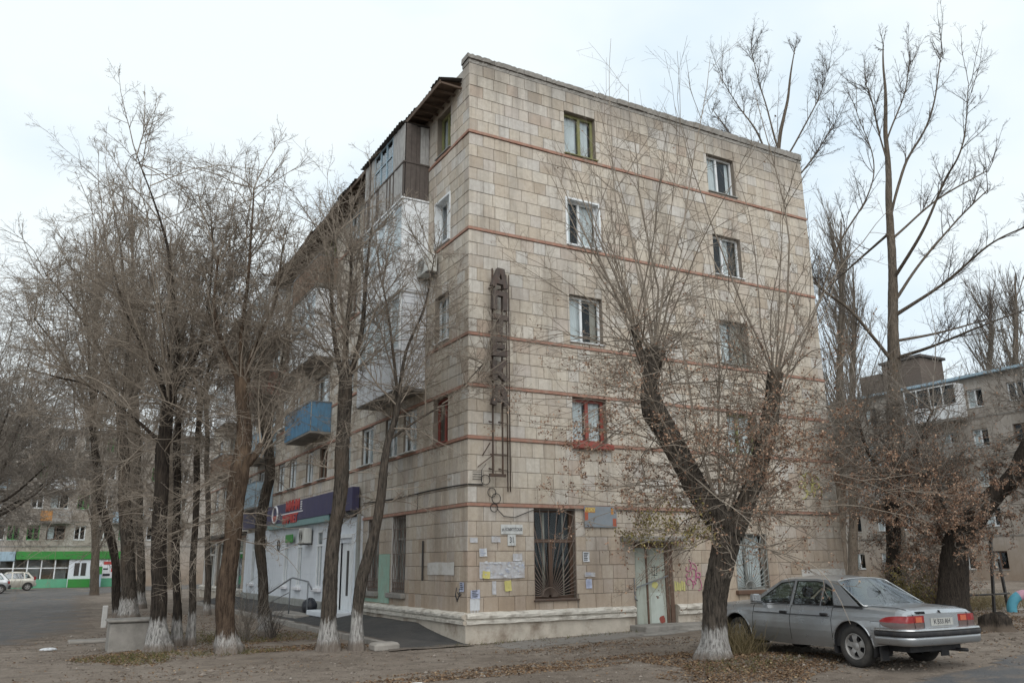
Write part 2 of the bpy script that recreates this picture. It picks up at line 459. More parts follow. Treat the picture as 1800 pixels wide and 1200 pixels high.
S0 = [(0.0, (0.385, 0.325, 0.26)), (0.15, (0.485, 0.43, 0.355)), (0.35, (0.54, 0.49, 0.415)), (0.5, (0.47, 0.405, 0.33)), (0.7, (0.55, 0.505, 0.435)), (0.9, (0.53, 0.51, 0.475)), (1.0, (0.43, 0.345, 0.275))]
MAT = {
    'stone': stone_mat('limestone', S0),
    'core': simple('joint_mortar', (0.20, 0.17, 0.14), 0.95, 0.3, 8, 0.3),
    'belt': simple('terracotta_band', (0.31, 0.17, 0.125), 0.9, 0.4, 7, 0.9, 3.0, bs=0.6, dirtc=(0.30, 0.24, 0.195)),
    'concrete': simple('weathered_concrete', (0.23, 0.215, 0.195), 0.95, 0.35, 5, 0.75, 1.6, bs=0.8, bscale=25, streak=False, dirtc=(0.085, 0.08, 0.07)),
    'plinth': simple('cream_limewash', (0.54, 0.51, 0.455), 0.85, 0.2, 9, 0.95, 3.2, bs=0.8, bscale=22, streak=False, dirtc=(0.22, 0.185, 0.15)),
    'plinthbase': simple('worn_plinth_render', (0.44, 0.395, 0.335), 0.9, 0.3, 4, 0.95, 1.8, bs=0.6, bscale=18, streak=False, dirtc=(0.17, 0.125, 0.09)),
    'white_pvc': simple('white_plastic_frame', (0.66, 0.68, 0.69), 0.45, 0.06, 5, 0.35, 3.0, bs=0),
    'old_white': simple('peeling_white_paint', (0.52, 0.53, 0.51), 0.7, 0.2, 9, 0.7, 4.0, bs=0.3, dirtc=(0.16, 0.13, 0.09)),
    'red_frame': simple('dark_red_paint', (0.24, 0.055, 0.04), 0.55, 0.3, 7, 0.4, 4.0),
    'moss_frame': simple('mossy_green_paint', (0.20, 0.20, 0.085), 0.75, 0.35, 6, 0.5, 3.0),
    'brown_frame': simple('brown_oil_paint', (0.105, 0.062, 0.042), 0.6, 0.35, 8, 0.4, 4.0),
    'grey_wood': simple('grey_painted_timber', (0.26, 0.265, 0.25), 0.8, 0.3, 8, 0.5, 3.0),
    'glass': glass_mat('window_glass'),
    'car_glass': glass_mat('car_glass', 0.14, (0.40, 0.50, 0.48), 0.0),
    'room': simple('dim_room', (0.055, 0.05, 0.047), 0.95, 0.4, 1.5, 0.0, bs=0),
    'curtain': simple('white_curtain', (0.66, 0.67, 0.67), 0.9, 0.15, 3, 0.2, 2.0, bs=0.2),
    'blind': simple('beige_curtain', (0.33, 0.29, 0.24), 0.9, 0.25, 3, 0.2, 2.0, bs=0.2),
    'bars': simple('dusty_grille_bars', (0.135, 0.10, 0.082), 0.85, 0.3, 12, 0.4, 5.0, bs=0),
    'rust': simple('rusty_iron', (0.085, 0.062, 0.05), 0.85, 0.45, 12, 0.7, 5.0, metal=0.2, bs=0.5, dirtc=(0.12, 0.055, 0.03)),
    'iron': simple('dark_iron', (0.03, 0.028, 0.027), 0.6, 0.3, 10, 0.3, 5.0),
    'oldsign': simple('rusted_sign_sheet', (0.075, 0.06, 0.053), 0.85, 0.45, 9, 0.6, 4.0, bs=0.5, dirtc=(0.10, 0.055, 0.04)),
    'plate': simple('dulled_white_enamel', (0.50, 0.51, 0.50), 0.5, 0.1, 9, 0.5, 9.0, bs=0),
    'carplate': simple('dusty_number_plate', (0.33, 0.33, 0.31), 0.5, 0.15, 9, 0.6, 9.0, bs=0),
    'ink': simple('dark_ink', (0.03, 0.03, 0.04), 0.7, 0.2, 9, 0, bs=0),
    'paper': simple('white_paper', (0.50, 0.515, 0.535), 0.85, 0.12, 14, 0.25, 6.0, bs=0.2),
    'paper_y': simple('yellow_paper', (0.50, 0.45, 0.16), 0.85, 0.15, 14, 0.25, 6.0, bs=0.2),
    'paper_b': simple('bluish_paper', (0.36, 0.39, 0.50), 0.85, 0.2, 14, 0.3, 6.0, bs=0.2),
    'paste': simple('torn_poster_scraps', (0.42, 0.42, 0.435), 0.9, 0.3, 16, 0.9, 6.0, bs=0.2, streak=False, dirtc=(0.26, 0.21, 0.17)),
    'paint_white': simple('white_wall_paint', (0.48, 0.47, 0.45), 0.85, 0.15, 8, 0.75, 3.0, streak=False, dirtc=(0.30, 0.25, 0.20)),
    'pink': simple('pink_spray_paint', (0.45, 0.14, 0.25), 0.7, 0.2, 9, 0, bs=0),
    'lime': simple('yellow_spray_paint', (0.46, 0.43, 0.17), 0.7, 0.2, 9, 0.2, bs=0),
    'black_spray': simple('black_spray_paint', (0.03, 0.03, 0.035), 0.7, 0.2, 9, 0, bs=0),
    'greenwash': simple('pale_green_wall_paint', (0.24, 0.36, 0.29), 0.85, 0.2, 6, 0.7, 3.0, dirtc=(0.27, 0.24, 0.20)),
    'board_blue': simple('faded_blue_board', (0.20, 0.225, 0.25), 0.75, 0.2, 6, 0.5, 5.0, bs=0.2, streak=False, dirtc=(0.26, 0.24, 0.24)),
    'board_red': simple('faded_red_print', (0.34, 0.09, 0.05), 0.75, 0.3, 12, 0.5, 9.0, bs=0),
    'board_orange': simple('faded_orange_print', (0.42, 0.20, 0.06), 0.75, 0.3, 12, 0.5, 9.0, bs=0),
    'door': simple('grey_green_door_paint', (0.34, 0.365, 0.32), 0.6, 0.15, 4, 0.6, 2.0, bs=0.3, dirtc=(0.15, 0.12, 0.085)),
    'door_pale': simple('pale_door_patch', (0.42, 0.46, 0.42), 0.6, 0.15, 6, 0.3, 2.0, bs=0.1),  # paler, cleaner version of the door colour for one panel
    'wood_old': simple('weathered_boards', (0.10, 0.084, 0.075), 0.95, 0.45, 6, 0.6, 5.0, bs=0.8, bscale=35, dirtc=(0.065, 0.05, 0.045)),
    'wood_pale': simple('silvery_boards', (0.34, 0.335, 0.325), 0.95, 0.3, 6, 0.5, 5.0, bs=0.8, bscale=35, dirtc=(0.10, 0.085, 0.08)),
    'soffit': simple('dark_soffit_boards', (0.10, 0.07, 0.052), 0.95, 0.4, 4, 0.4, 2.0),
    'roofing': simple('dark_corrugated_sheet', (0.085, 0.08, 0.078), 0.9, 0.4, 6, 0.5, 2.0),
    'white_panel': simple('white_balcony_panel', (0.68, 0.70, 0.715), 0.6, 0.05, 5, 0.35, 1.6, bs=0.1, dirtc=(0.30, 0.30, 0.31)),
    'white_tile': simple('white_block_infill', (0.56, 0.575, 0.60), 0.7, 0.12, 7, 0.45, 2.4, bs=0.2),
    'blue_panel': simple('blue_painted_sheet', (0.08, 0.19, 0.30), 0.6, 0.25, 6, 0.55, 3.0, bs=0.1),
    'lblue_panel': simple('pale_blue_sheet', (0.28, 0.38, 0.45), 0.6, 0.15, 6, 0.4, 3.0, bs=0.1),
    'grey_panel': simple('grey_sheet', (0.27, 0.26, 0.245), 0.8, 0.2, 6, 0.5, 3.0),
    'orange_panel': simple('orange_brown_sheet', (0.20, 0.13, 0.09), 0.8, 0.25, 6, 0.5, 3.0),
    'red_panel': simple('rust_red_sheet', (0.165, 0.06, 0.045), 0.8, 0.25, 6, 0.5, 3.0),
    'shop_white': simple('white_shop_wall', (0.60, 0.63, 0.67), 0.6, 0.05, 4, 0.2, 1.5, bs=0.1),
    'navy': simple('navy_fascia', (0.05, 0.046, 0.105), 0.55, 0.25, 3, 0.4, 3.0, bs=0),
    'teal': simple('teal_fascia_strip', (0.16, 0.27, 0.27), 0.5, 0.2, 3, 0.2, 3.0, bs=0),
    'sign_red': simple('red_sign_letter', (0.42, 0.05, 0.045), 0.5, 0.15, 9, 0, bs=0),
    'sign_white': simple('white_sign_letter', (0.62, 0.62, 0.64), 0.5, 0.1, 9, 0, bs=0),
    'ac': simple('air_conditioner_casing', (0.50, 0.50, 0.47), 0.5, 0.08, 6, 0.4, 3.0, bs=0),
    'green_shop': simple('green_shop_panel', (0.03, 0.21, 0.035), 0.5, 0.12, 3, 0.2, 1.0, bs=0),
    'mint': simple('mint_stall_riser', (0.10, 0.33, 0.20), 0.6, 0.12, 3, 0.2, 1.0, bs=0),
    'steel': simple('galvanised_rail', (0.20, 0.215, 0.23), 0.45, 0.2, 9, 0.3, 5.0, metal=0.5),
    'binbag': simple('black_plastic', (0.02, 0.022, 0.028), 0.35, 0.3, 6, 0, bs=0.5, bscale=20),
    'cable': simple('black_cable', (0.03, 0.028, 0.026), 0.7, 0.2, 6, 0, bs=0),
    'far_wall': stone_mat('far_limestone', [(0.0, (0.28, 0.25, 0.215)), (0.5, (0.34, 0.31, 0.275)), (1.0, (0.38, 0.355, 0.32))], 0.5),
    'far_brick': simple('grey_brown_brick', (0.13, 0.105, 0.09), 0.95, 0.35, 9, 0.5, 2.0),
    'dirt': ground_mat('trodden_earth', 'dirt'),
    'road': ground_mat('patched_asphalt', 'road'),
    'oldasphalt': simple('worn_grey_asphalt', (0.20, 0.185, 0.168), 0.95, 0.25, 5, 0.6, 1.5, bs=0.6, streak=False, dirtc=(0.145, 0.115, 0.09)),
    'fresh': ground_mat('dark_asphalt', 'fresh'),
    'kerb': simple('kerb_concrete', (0.27, 0.25, 0.225), 0.95, 0.2, 6, 0.6, 2.5, bs=0.6, streak=False),
    'bark': bark_mat('furrowed_bark', (0.018, 0.016, 0.014), (0.12, 0.10, 0.082), (0.17, 0.125, 0.09), 0.35),
    'bark_dark': bark_mat('dark_bark', (0.014, 0.012, 0.011), (0.066, 0.053, 0.043), (0.11, 0.08, 0.06), 0.2),
    'bark_red': bark_mat('peeling_bark', (0.028, 0.019, 0.014), (0.13, 0.092, 0.066), (0.215, 0.15, 0.10), 0.65),
    'bark_poplar': bark_mat('poplar_bark', (0.055, 0.045, 0.037), (0.20, 0.165, 0.13), (0.15, 0.11, 0.075), 0.3),
    'twig': twig_mat('elm_twig', (0.125, 0.108, 0.092), (0.34, 0.30, 0.255)),
    'twig_pale': twig_mat('pale_elm_twig', (0.165, 0.137, 0.11), (0.41, 0.35, 0.285)),
    'twig_dark': twig_mat('dark_twig', (0.065, 0.056, 0.051), (0.17, 0.145, 0.125)),
    'twig_far': twig_mat('poplar_twig', (0.13, 0.11, 0.09), (0.23, 0.195, 0.16)),
    'leaf': leaf_mat('dry_brown_leaf', [(0.0, (0.10, 0.052, 0.034)), (0.4, (0.215, 0.125, 0.083)), (0.75, (0.31, 0.195, 0.13)), (1.0, (0.42, 0.30, 0.215))]),
    'leaf_y': leaf_mat('fading_yellow_leaf', [(0.0, (0.10, 0.085, 0.03)), (0.5, (0.20, 0.165, 0.055)), (1.0, (0.30, 0.25, 0.10))]),
    'litter': leaf_mat('fallen_leaf', [(0.0, (0.06, 0.036, 0.022)), (0.5, (0.145, 0.088, 0.052)), (0.85, (0.22, 0.145, 0.085)), (1.0, (0.32, 0.24, 0.15))]),
    'grass': leaf_mat('dry_grass', [(0.0, (0.075, 0.062, 0.03)), (0.5, (0.16, 0.125, 0.062)), (1.0, (0.27, 0.215, 0.13))]),
    'grass_g': leaf_mat('greenish_grass', [(0.0, (0.05, 0.055, 0.02)), (0.6, (0.11, 0.105, 0.04)), (1.0, (0.19, 0.16, 0.07))]),
}

# ------------------------------------------------------------------ ground, roads, paths
def axis_vals(lo, hi, flo, fhi, step, n):
    a = np.arange(flo, fhi + step / 2, step)
    g = np.geomspace(1, 1 + (flo - lo), n) - 1
    h = np.geomspace(1, 1 + (hi - fhi), n) - 1
    return np.concatenate([flo - g[:0:-1], a, fhi + h[1:]])

def smooth_noise(x, y, s, seed=0):
    return (np.sin(x * s * 1.3 + 1.7 * np.sin(y * s * 0.9 + seed) + seed) + np.sin(y * s * 1.1 + 1.3 * np.sin(x * s * 1.7 + 2 * seed) + 2.1 * seed)) * 0.25

def gfun(X, Y):
    Z = gz(X, Y) + 0.012 * smooth_noise(X, Y, 1.1, 1) + 0.010 * smooth_noise(X, Y, 3.7, 2) - 0.016
    Z = Z + 0.10 * np.exp(-(((X - 2.2) / 1.5) ** 2 + ((Y + 6.3) / 1.3) ** 2))     # mound round the leaning elm
    return Z + 0.05 * np.exp(-(((X + 5.5) / 2.2) ** 2 + ((Y - 1.9) / 1.6) ** 2))

def build_ground():
    xs = axis_vals(-900, 900, -16, 24, 0.3, 22)
    ys = axis_vals(-300, 1200, -15, 30, 0.3, 22)
    X, Y = np.meshgrid(xs, ys, indexing='ij')
    Z = gfun(X, Y)
    n, m = X.shape
    V = np.stack([X, Y, Z], -1).reshape(-1, 3)
    i, j = np.meshgrid(np.arange(n - 1), np.arange(m - 1), indexing='ij')
    b = (i * m + j).ravel()
    me = np_mesh('ground', V, np.stack([b, b + m, b + m + 1, b + 1], -1))
    return tag(link('ground', me, MAT['dirt']), kind='structure')
build_ground()

def poly_sheet(name, poly, mat, z=0.004, step=0.35, edge=1.2, zf=None):
    """a sheet over an outline, its rim frayed, with the distance to the rim kept for the wear of the surface"""
    P = np.array(poly, float)
    xs = np.arange(P[:, 0].min(), P[:, 0].max() + step, step)
    ys = np.arange(P[:, 1].min(), P[:, 1].max() + step, step)
    X, Y = np.meshgrid(xs, ys, indexing='ij')
    inside = np.zeros(X.shape, bool); dmin = np.full(X.shape, 1e9)
    n = len(P)
    for k in range(n):
        (x1, y1), (x2, y2) = P[k], P[(k + 1) % n]
        c = ((y1 > Y) != (y2 > Y)) & (X < (x2 - x1) * (Y - y1) / ((y2 - y1) if abs(y2 - y1) > 1e-9 else 1e-9) + x1)
        inside ^= c
        L = (x2 - x1) ** 2 + (y2 - y1) ** 2
        t = np.clip(((X - x1) * (x2 - x1) + (Y - y1) * (y2 - y1)) / L, 0, 1)
        dmin = np.minimum(dmin, np.hypot(X - x1 - t * (x2 - x1), Y - y1 - t * (y2 - y1)))
    sd = np.where(inside, dmin, -dmin) + 0.4 * smooth_noise(X, Y, 2.3, 5) * edge
    m = X.shape[1]
    i, j = np.meshgrid(np.arange(X.shape[0] - 1), np.arange(m - 1), indexing='ij')
    keep = (sd[:-1, :-1] > 0) & (sd[1:, :-1] > 0) & (sd[:-1, 1:] > 0) & (sd[1:, 1:] > 0)
    b = (i * m + j)[keep]
    Z = gfun(X, Y) + z
    me = np_mesh(name, np.stack([X, Y, Z], -1), np.stack([b, b + m, b + m + 1, b + 1], -1))
    at = me.attributes.new('edge', 'FLOAT', 'POINT')
    at.data.foreach_set('value', np.clip(sd / edge, 0, 1).ravel().astype(np.float32))
    return tag(link(name, me, mat), kind='structure')

poly_sheet('road', [(-18, 5.5), (-8.6, 6.0), (-7.1, 11), (-6.6, 21), (-5.6, 44), (-2, 52), (30, 54), (30, 66), (-60, 66), (-60, 52), (-18, 50)], MAT['road'], z=0.006, step=0.2, edge=2.6)
poly_sheet('road', [(2.4, -9.3), (4.6, -9.05), (7.4, -8.4), (14, -7.4), (30, -5.0), (30, -14), (1.5, -14), (1.2, -10.5)], MAT['road'], z=0.006, step=0.25, edge=0.5)
poly_sheet('pavement', [(0.3, -1.7), (4, -1.6), (9, -1.3), (9, -0.05), (0.3, -0.05)], MAT['oldasphalt'], z=0.004, step=0.2, edge=0.7)
poly_sheet('footpath', [(17.5, -3.6), (30, -6.0), (40, -4.4), (40, -2.2), (20, 0.6), (17.0, -0.6)], MAT['kerb'], z=0.008, step=0.3, edge=0.3)

# dark asphalt ramp along the long facade, banked up against the plinth
def ramp_z(y): return 0.02 + 0.30 * np.clip((y - 0.15) / 2.6, 0, 1) ** 1.3
P = []
ys = np.concatenate([np.linspace(-0.5, 4, 28), np.linspace(4.5, 27, 40)])
for y in ys:
    row = []
    for t in np.linspace(0, 1, 14):
        xo = -1.75 - 0.25 * max(0, 0.6 - y) * 1.2
        x = -0.06 + (xo + 0.06) * t + 0.015 * math.sin(y * 7 + t * 9)
        hw = float(ramp_z(y)); hk = min(0.10, hw)
        z = hw + (hk - hw) * min(1, t * 1.15) + 0.006 * math.sin(x * 6 + y * 3)
        row.append((x, y, z + (0 if y > 0 else 0.02 * y)))
    P.append(row)
walk = tag(MB().grid(P).build('pavement', MAT['fresh']), kind='structure')
_at = walk.data.attributes.new('edge', 'FLOAT', 'POINT')
_at.data.foreach_set('value', np.array([min(max(min((y + 0.5) / 1.1, (1 - t) / 0.2), 0), 1) for y in ys for t in np.linspace(0, 1, 14)], np.float32))
for k in range(25):                                    # kerb stones
    y = 0.25 + k * 1.0
    j = random.uniform(-.02, .02)
    MB().bbox(-1.93 + j, -1.78 + j, y, y + 0.97, -0.05, 0.115 + random.uniform(-.015, .01), 0.012).build('kerb_stone', MAT['kerb'], walk)
MB().bbox(-2.3, -1.72, -0.25, 0.2, -0.05, 0.14, 0.05).build('kerb_stone', MAT['kerb'], walk)

# ------------------------------------------------------------------ the corner apartment building
LB, WB = 36.0, 12.85
BANDS = [3.13, 4.74, 6.04, 7.36, 10.20, 12.99]
BT = 0.088
SECT = [0.66] + BANDS + [15.08]
ROWS = []
for k in range(len(SECT) - 1):
    a = SECT[k] + (BT / 2 if k else 0); b = SECT[k + 1] - (BT / 2 if k + 1 < len(SECT) - 1 else 0)
    n = max(1, round((b - a) / 0.342))
    ROWS += [(a + (b - a) * i / n, a + (b - a) * (i + 1) / n) for i in range(n)]

def subtract(r, holes):
    out = [r]
    for (a, b, c, d) in holes:
        nxt = []
        for (x0, x1, z0, z1) in out:
            if b <= x0 or a >= x1 or d <= z0 or c >= z1:
                nxt.append((x0, x1, z0, z1)); continue
            if a > x0: nxt.append((x0, a, z0, z1))
            if b < x1: nxt.append((b, x1, z0, z1))
            xa, xb = max(a, x0), min(b, x1)
            if c > z0: nxt.append((xa, xb, z0, c))
            if d < z1: nxt.append((xa, xb, d, z1))
        out = nxt
    return out

def core_wall(M, u0, u1, v0, v1, holes, d0, d1):
    us = sorted({u0, u1} | {h[0] for h in holes} | {h[1] for h in holes})
    us = [u for u in us if u0 <= u <= u1]
    mb = MB(M)
    for a, b in zip(us, us[1:]):
        hs = sorted([h for h in holes if h[0] < (a + b) / 2 < h[1]], key=lambda h: h[2])
        z = v0
        for h in hs:
            if h[2] > z: mb.box(a, b, z, h[2], -d1, -d0)
            z = max(z, h[3])
        if v1 > z: mb.box(a, b, z, v1, -d1, -d0)
    return mb

def block_geo(u0, u1, v0, v1, w):
    c, e = 0.008, 0.008
    v = [(u0, v0, -0.03), (u1, v0, -0.03), (u1, v1, -0.03), (u0, v1, -0.03),
         (u0, v0, w - c), (u1, v0, w - c), (u1, v1, w - c), (u0, v1, w - c),
         (u0 + e, v0 + e, w), (u1 - e, v0 + e, w), (u1 - e, v1 - e, w), (u0 + e, v1 - e, w)]
    f = [(8, 9, 10, 11)]
    for i in range(4):
        j = (i + 1) % 4
        f += [(i, j, 4 + j, 4 + i), (4 + i, 4 + j, 8 + j, 8 + i)]
    return v, f

def cladding(rows, u0, u1, holes, seed, wmin=0.30, wmax=0.54, from_right=False):
    rr = random.Random(seed); out = []
    for ri, (z0, z1) in enumerate(rows):
        u = u0 if not from_right else u1
        first = True
        while (u < u1 - 1e-3) if not from_right else (u > u0 + 1e-3):
            wd = rr.uniform(wmin, wmax)
            if first: wd = 0.24 if ri % 2 else 0.42; first = False
            if not from_right:
                a, b = u, min(u1, u + wd)
                if u1 - b < 0.18: b = u1
                u = b
            else:
                a, b = max(u0, u - wd), u
                if a - u0 < 0.18: a = u0
                u = a
            for (p, q, c, d) in subtract((a, b, z0, z1), holes):
                if q - p > 0.05 and d - c > 0.05:
                    g = 0.0045
                    out.append((p + g, q - g, c + g, d - g, rr.uniform(-0.005, 0.006)))
    return out

COL1, COL2 = (3.06, 4.14), (8.48, 9.64)
END_WIN = [(*COL1, 13.10, 14.45), (*COL1, 10.32, 11.68), (*COL1, 7.52, 8.84), (*COL1, 4.80, 5.985),
           (*COL2, 13.12, 14.42), (*COL2, 10.33, 11.65), (*COL2, 7.50, 8.85), (*COL2, 4.80, 5.985)]
GW1, DOOR, GW3 = (1.82, 3.04, 0.90, 3.075), (4.87, 5.97, 0.12, 2.26), (8.42, 9.66, 0.97, 2.50)
END_HOLES = END_WIN + [GW1, DOOR, GW3]
def yw(y0, y1, z0, z1): return (-y1, -y0, z0, z1)
ZF = {2: (4.80, 5.985), 3: (7.52, 8.84), 4: (10.33, 11.66), 5: (13.10, 14.40)}
LONG_WIN = [yw(1.20, 2.14, *ZF[f]) for f in (5, 4, 3, 2)]
LW1, LW2 = yw(3.87, 4.90, 1.0, 3.07), yw(5.95, 6.95, 1.0, 3.07)
FAR_WIN = [yw(yc - 0.55, yc + 0.55, *ZF[f]) for yc in (7.3, 9.5, 16.4, 18.3, 24.6, 26.5, 33.2) for f in (2, 3, 4, 5)]
FAR_WIN += [yw(yc - 0.5, yc + 0.5, *ZF[2]) for yc in (3.75, 5.2, 12.1, 13.9, 20.3, 22.0, 29.0, 30.7)]
BAL_DOOR = [yw(y0 + 0.4, y0 + 2.4, ZF[f][0] - 0.0, ZF[f][1]) for y0 in (11.3, 19.5, 28.0) for f in (3, 4, 5)]
SHOP = yw(7.55, 24.0, 0.30, 3.20)
SHOP2 = [yw(25.0, 28.4, 0.5, 3.0), yw(29.2, 31.6, 0.5, 3.0), yw(32.4, 35.0, 0.5, 3.0)]
LONG_HOLES = LONG_WIN + [LW1, LW2] + FAR_WIN + BAL_DOOR + SHOP2

bld = empty('apartment_building', (0, 0, 0), 0, 'five storey beige stone block apartment building with red belt courses and glazed balconies', 'building')
ME, ML = facade('end', 0, 0), facade('long', 0, 0)
end_wall = core_wall(ME, 0.02, WB, 0.0, 15.10, END_HOLES, 0.018, 0.38).build('end_wall', MAT['core'], bld)
long_wall = core_wall(ML, -LB, -0.38, 0.0, 14.75, LONG_HOLES + [SHOP], 0.018, 0.38).build('long_wall', MAT['core'], bld)
MB().box(0.4, WB - 0.02, 0.4, LB, 14.5, 14.7).build('attic_floor', MAT['room'], bld)
MB().box(WB - 0.3, WB - 0.002, 0.38, LB, 0, 14.7).build('rear_wall', MAT['far_brick'], bld)
MB().box(0.02, WB, LB - 0.3, LB, 0, 14.72).build('far_end_wall', MAT['far_brick'], bld)
for z in (3.6, 6.4, 9.2, 12.0):
    MB().box(0.9, WB - 0.35, 0.9, LB - 0.4, z - 0.1, z + 0.1).build('floor_slab', MAT['room'], bld)

eb = cladding(ROWS, 0.0, WB, END_HOLES, 3)
lb = cladding(ROWS, -LB, -0.002, LONG_HOLES + [yw(7.4, 24.15, 0.0, 3.25)], 5, from_right=True)
lb = [b for b in lb if b[0] < -0.06 or b[1] < -0.03]
CAMP = Vector((-8.812, -17.954, 1.789))
def shown(kind, b):
    c = Vector(((b[0] + b[1]) / 2, 0, (b[2] + b[3]) / 2)) if kind == 'e' else Vector((0, -(b[0] + b[1]) / 2, (b[2] + b[3]) / 2))
    d = c - CAMP
    n = abs(d.y) if kind == 'e' else abs(d.x)
    return (b[1] - b[0]) * (b[3] - b[2]) * n / d.length ** 3
cand = sorted([('e', b) for b in eb] + [('l', b) for b in lb], key=lambda t: -shown(*t))
single, rest = cand[:296], cand[296:]
unit = {}
for kind, b in single:
    wd, ht = round((b[1] - b[0]) / 0.04) * 0.04, round((b[3] - b[2]), 2)
    key = (wd, ht)
    if key not in unit:
        me = MB().add(*block_geo(0, wd, 0, ht, 0.0)).mesh('stone_block'); me.materials.append(MAT['stone']); unit[key] = me
    o = bpy.data.objects.new('stone_block', unit[key]); col.objects.link(o)
    o.parent = end_wall if kind == 'e' else long_wall
    o.matrix_local = (ME if kind == 'e' else ML) @ Matrix.Translation((b[0], b[2], b[4])) @ Matrix.Diagonal(((b[1] - b[0]) / wd, (b[3] - b[2]) / ht, 1, 1))
for kind, nm, M in (('e', 'end_wall_cladding', ME), ('l', 'long_wall_cladding', ML)):
    mb = MB(M)
    for k, b in rest:
        if k == kind: mb.add(*block_geo(*b))
    tag(mb.build(nm, MAT['stone'], bld), kind='stuff')

# belt courses: slightly ragged projecting bands
def band(M, u0, u1, z, holes, h=BT):
    mb = MB(M); u = u0
    while u < u1 - 1e-6:
        e = min(u1, u + random.uniform(0.5, 1.3))
        if u1 - e < 0.2: e = u1
        for (a, b, c, d) in subtract((u, e, z - h / 2, z + h / 2), holes):
            if b - a < 0.02: continue
            j = random.uniform(-.006, .008)
            mb.box(a, b, c + 0.004 + random.uniform(0, .006), d - 0.004 - random.uniform(0, .008), -0.018, 0.03 + j)
        u = e
    return mb
for z in BANDS:
    for (M, a0, b0, hs_) in ((ME, -0.03, WB, END_HOLES), (ML, -LB, 0.0, LONG_HOLES + [yw(7.4, 24.15, 0, 4.3)])):
        for (a, b, c, d) in subtract((a0, b0, z - BT / 2, z + BT / 2), [h for h in hs_ if h[2] < z < h[3]]):
            if b - a > 0.1: band(M, a, b, z, []).build('belt_course', MAT['belt'], bld)

# plinth: rendered base and two lime washed mouldings, broken at the door
def plinth(M, u0, u1, zb, close=True):
    prof = [(0.085, zb), (0.085, 0.40), (0.15, 0.42), (0.16, 0.485), (0.12, 0.505), (0.12, 0.53), (0.175, 0.545), (0.185, 0.60), (0.17, 0.635), (0.06, 0.668), (-0.02, 0.675)]
    n = max(2, int((u1 - u0) / 0.12))
    P = []
    for i in range(n + 1):
        u = u0 + (u1 - u0) * i / n
        row = []
        for k, (w_, z) in enumerate(prof):
            jit = 0.012 * math.sin(u * 9.1 + k) * math.sin(u * 3.3 + 2 * k) if k > 1 else 0.006 * math.sin(u * 5 + k)
            row.append((u, z + jit * (k > 1) * 0.8, w_ + jit))
        P.append(row)
    a = MB(M).grid([r[:3] for r in P], False); b = MB(M).grid([r[2:] for r in P], False)
    for ends in ((P[0],), (P[-1],)):
        r = ends[0]
        a.add([(q[0], q[1], q[2]) for q in r] + [(r[0][0], r[-1][1], -0.05), (r[0][0], r[0][1], -0.05)], [tuple(range(len(r) + 2))])
    return a, b
for (M, u0, u1) in ((ME, -0.085, 4.72), (ME, 6.14, WB + 0.08), (ML, -7.5, 0.085), (ML, -LB, -24.1)):
    a, b = plinth(M, u0, u1, -0.12)
    a.build('plinth_base', MAT['plinthbase'], bld); b.build('plinth_moulding', MAT['plinth'], bld)

# coping of the gable parapet: chipped slabs on a crumbling mortar bed
P = []
n = 260
for i in range(n + 1):
    u = -0.02 + (WB + 0.04) * i / n
    j = [random.uniform(-1, 1) for _ in range(4)]
    P.append([(u, 15.07, -0.02), (u, 15.085, 0.004 + 0.008 * j[0]), (u, 15.13 + 0.02 * j[3], 0.002 + 0.016 * j[1]), (u, 15.19, -0.012 + 0.018 * j[2]), (u, 15.225 + 0.012 * j[3], -0.03)])
MB(ME).grid(P, False).build('mortar_bed', MAT['concrete'], bld)
MB(ME).box(-0.02, WB + 0.02, 15.08, 15.22, -0.42, -0.025).build('parapet_wall', MAT['concrete'], bld)
u = -0.06
while u < WB + 0.05:
    e = min(WB + 0.06, u + random.uniform(0.55, 1.15))
    if WB + 0.06 - e < 0.3: e = WB + 0.06
    zt_ = 15.375 + 0.08 * u / WB + random.uniform(-.018, .018); pr = 0.03 + random.uniform(-.015, .012)
    m = max(3, int((e - u) / 0.07)); Q = []
    for i in range(m + 1):
        x = u + 0.006 + (e - u - 0.012) * i / m
        chip = random.choice([0, 0, 0, 0.012, 0.03]) ; c2 = random.uniform(0, .012)
        Q.append([(x, 15.215 + c2, -0.03), (x, 15.215 + c2, pr - chip * .7), (x, zt_ - 0.02 - chip, pr - c2), (x, zt_ - chip * .5, pr - 0.03 - chip), (x, zt_, -0.40), (x, 15.2, -0.43)])
    mb = MB(ME).grid(Q, False)
    for r in (Q[0], Q[-1]): mb.add(r, [tuple(range(len(r)))])
    mb.build('coping_stone', MAT['concrete'], bld)
    u = e

# eaves and roof over the long facade
def wave(y): return 0.028 * math.sin(2 * math.pi * y / 0.2)
P = []
for i in range(int(35.4 / 0.05) + 1):
    y = 0.44 + i * 0.05
    sag = 0.03 * math.sin(y * 0.8) + 0.02 * math.sin(y * 2.1) + 0.02 * math.sin(math.floor(y / 1.05) * 12.9)
    zz = [(-0.72, 14.60), (-0.3, 14.71), (1.5, 15.10), (6.4, 15.35)]
    ex = 0.06 * math.sin(math.floor(y / 1.05) * 7.7)
    P.append([(x + (ex if k == 0 else 0), y, z + wave(y) + sag * (k < 2)) for k, (x, z) in enumerate(zz)])
roof = MB().grid(P).build('roof', MAT['roofing'], bld)
MB().add([(-0.66, 0.46, 14.56), (-0.66, 35.8, 14.56), (0.02, 35.8, 14.68), (0.02, 0.46, 14.68)], [(0, 1, 2, 3)]).build('soffit', MAT['soffit'], bld)
for k in range(88):
    y = 0.46 + k * 0.4
    MB().box(-0.64, 0.0, y, y + 0.06, 14.50, 14.555).build('rafter_end', MAT['soffit'], bld) if k < 40 else None
MB().box(-0.68, -0.65, 0.46, 35.8, 14.47, 14.60).build('fascia_board', MAT['soffit'], bld)

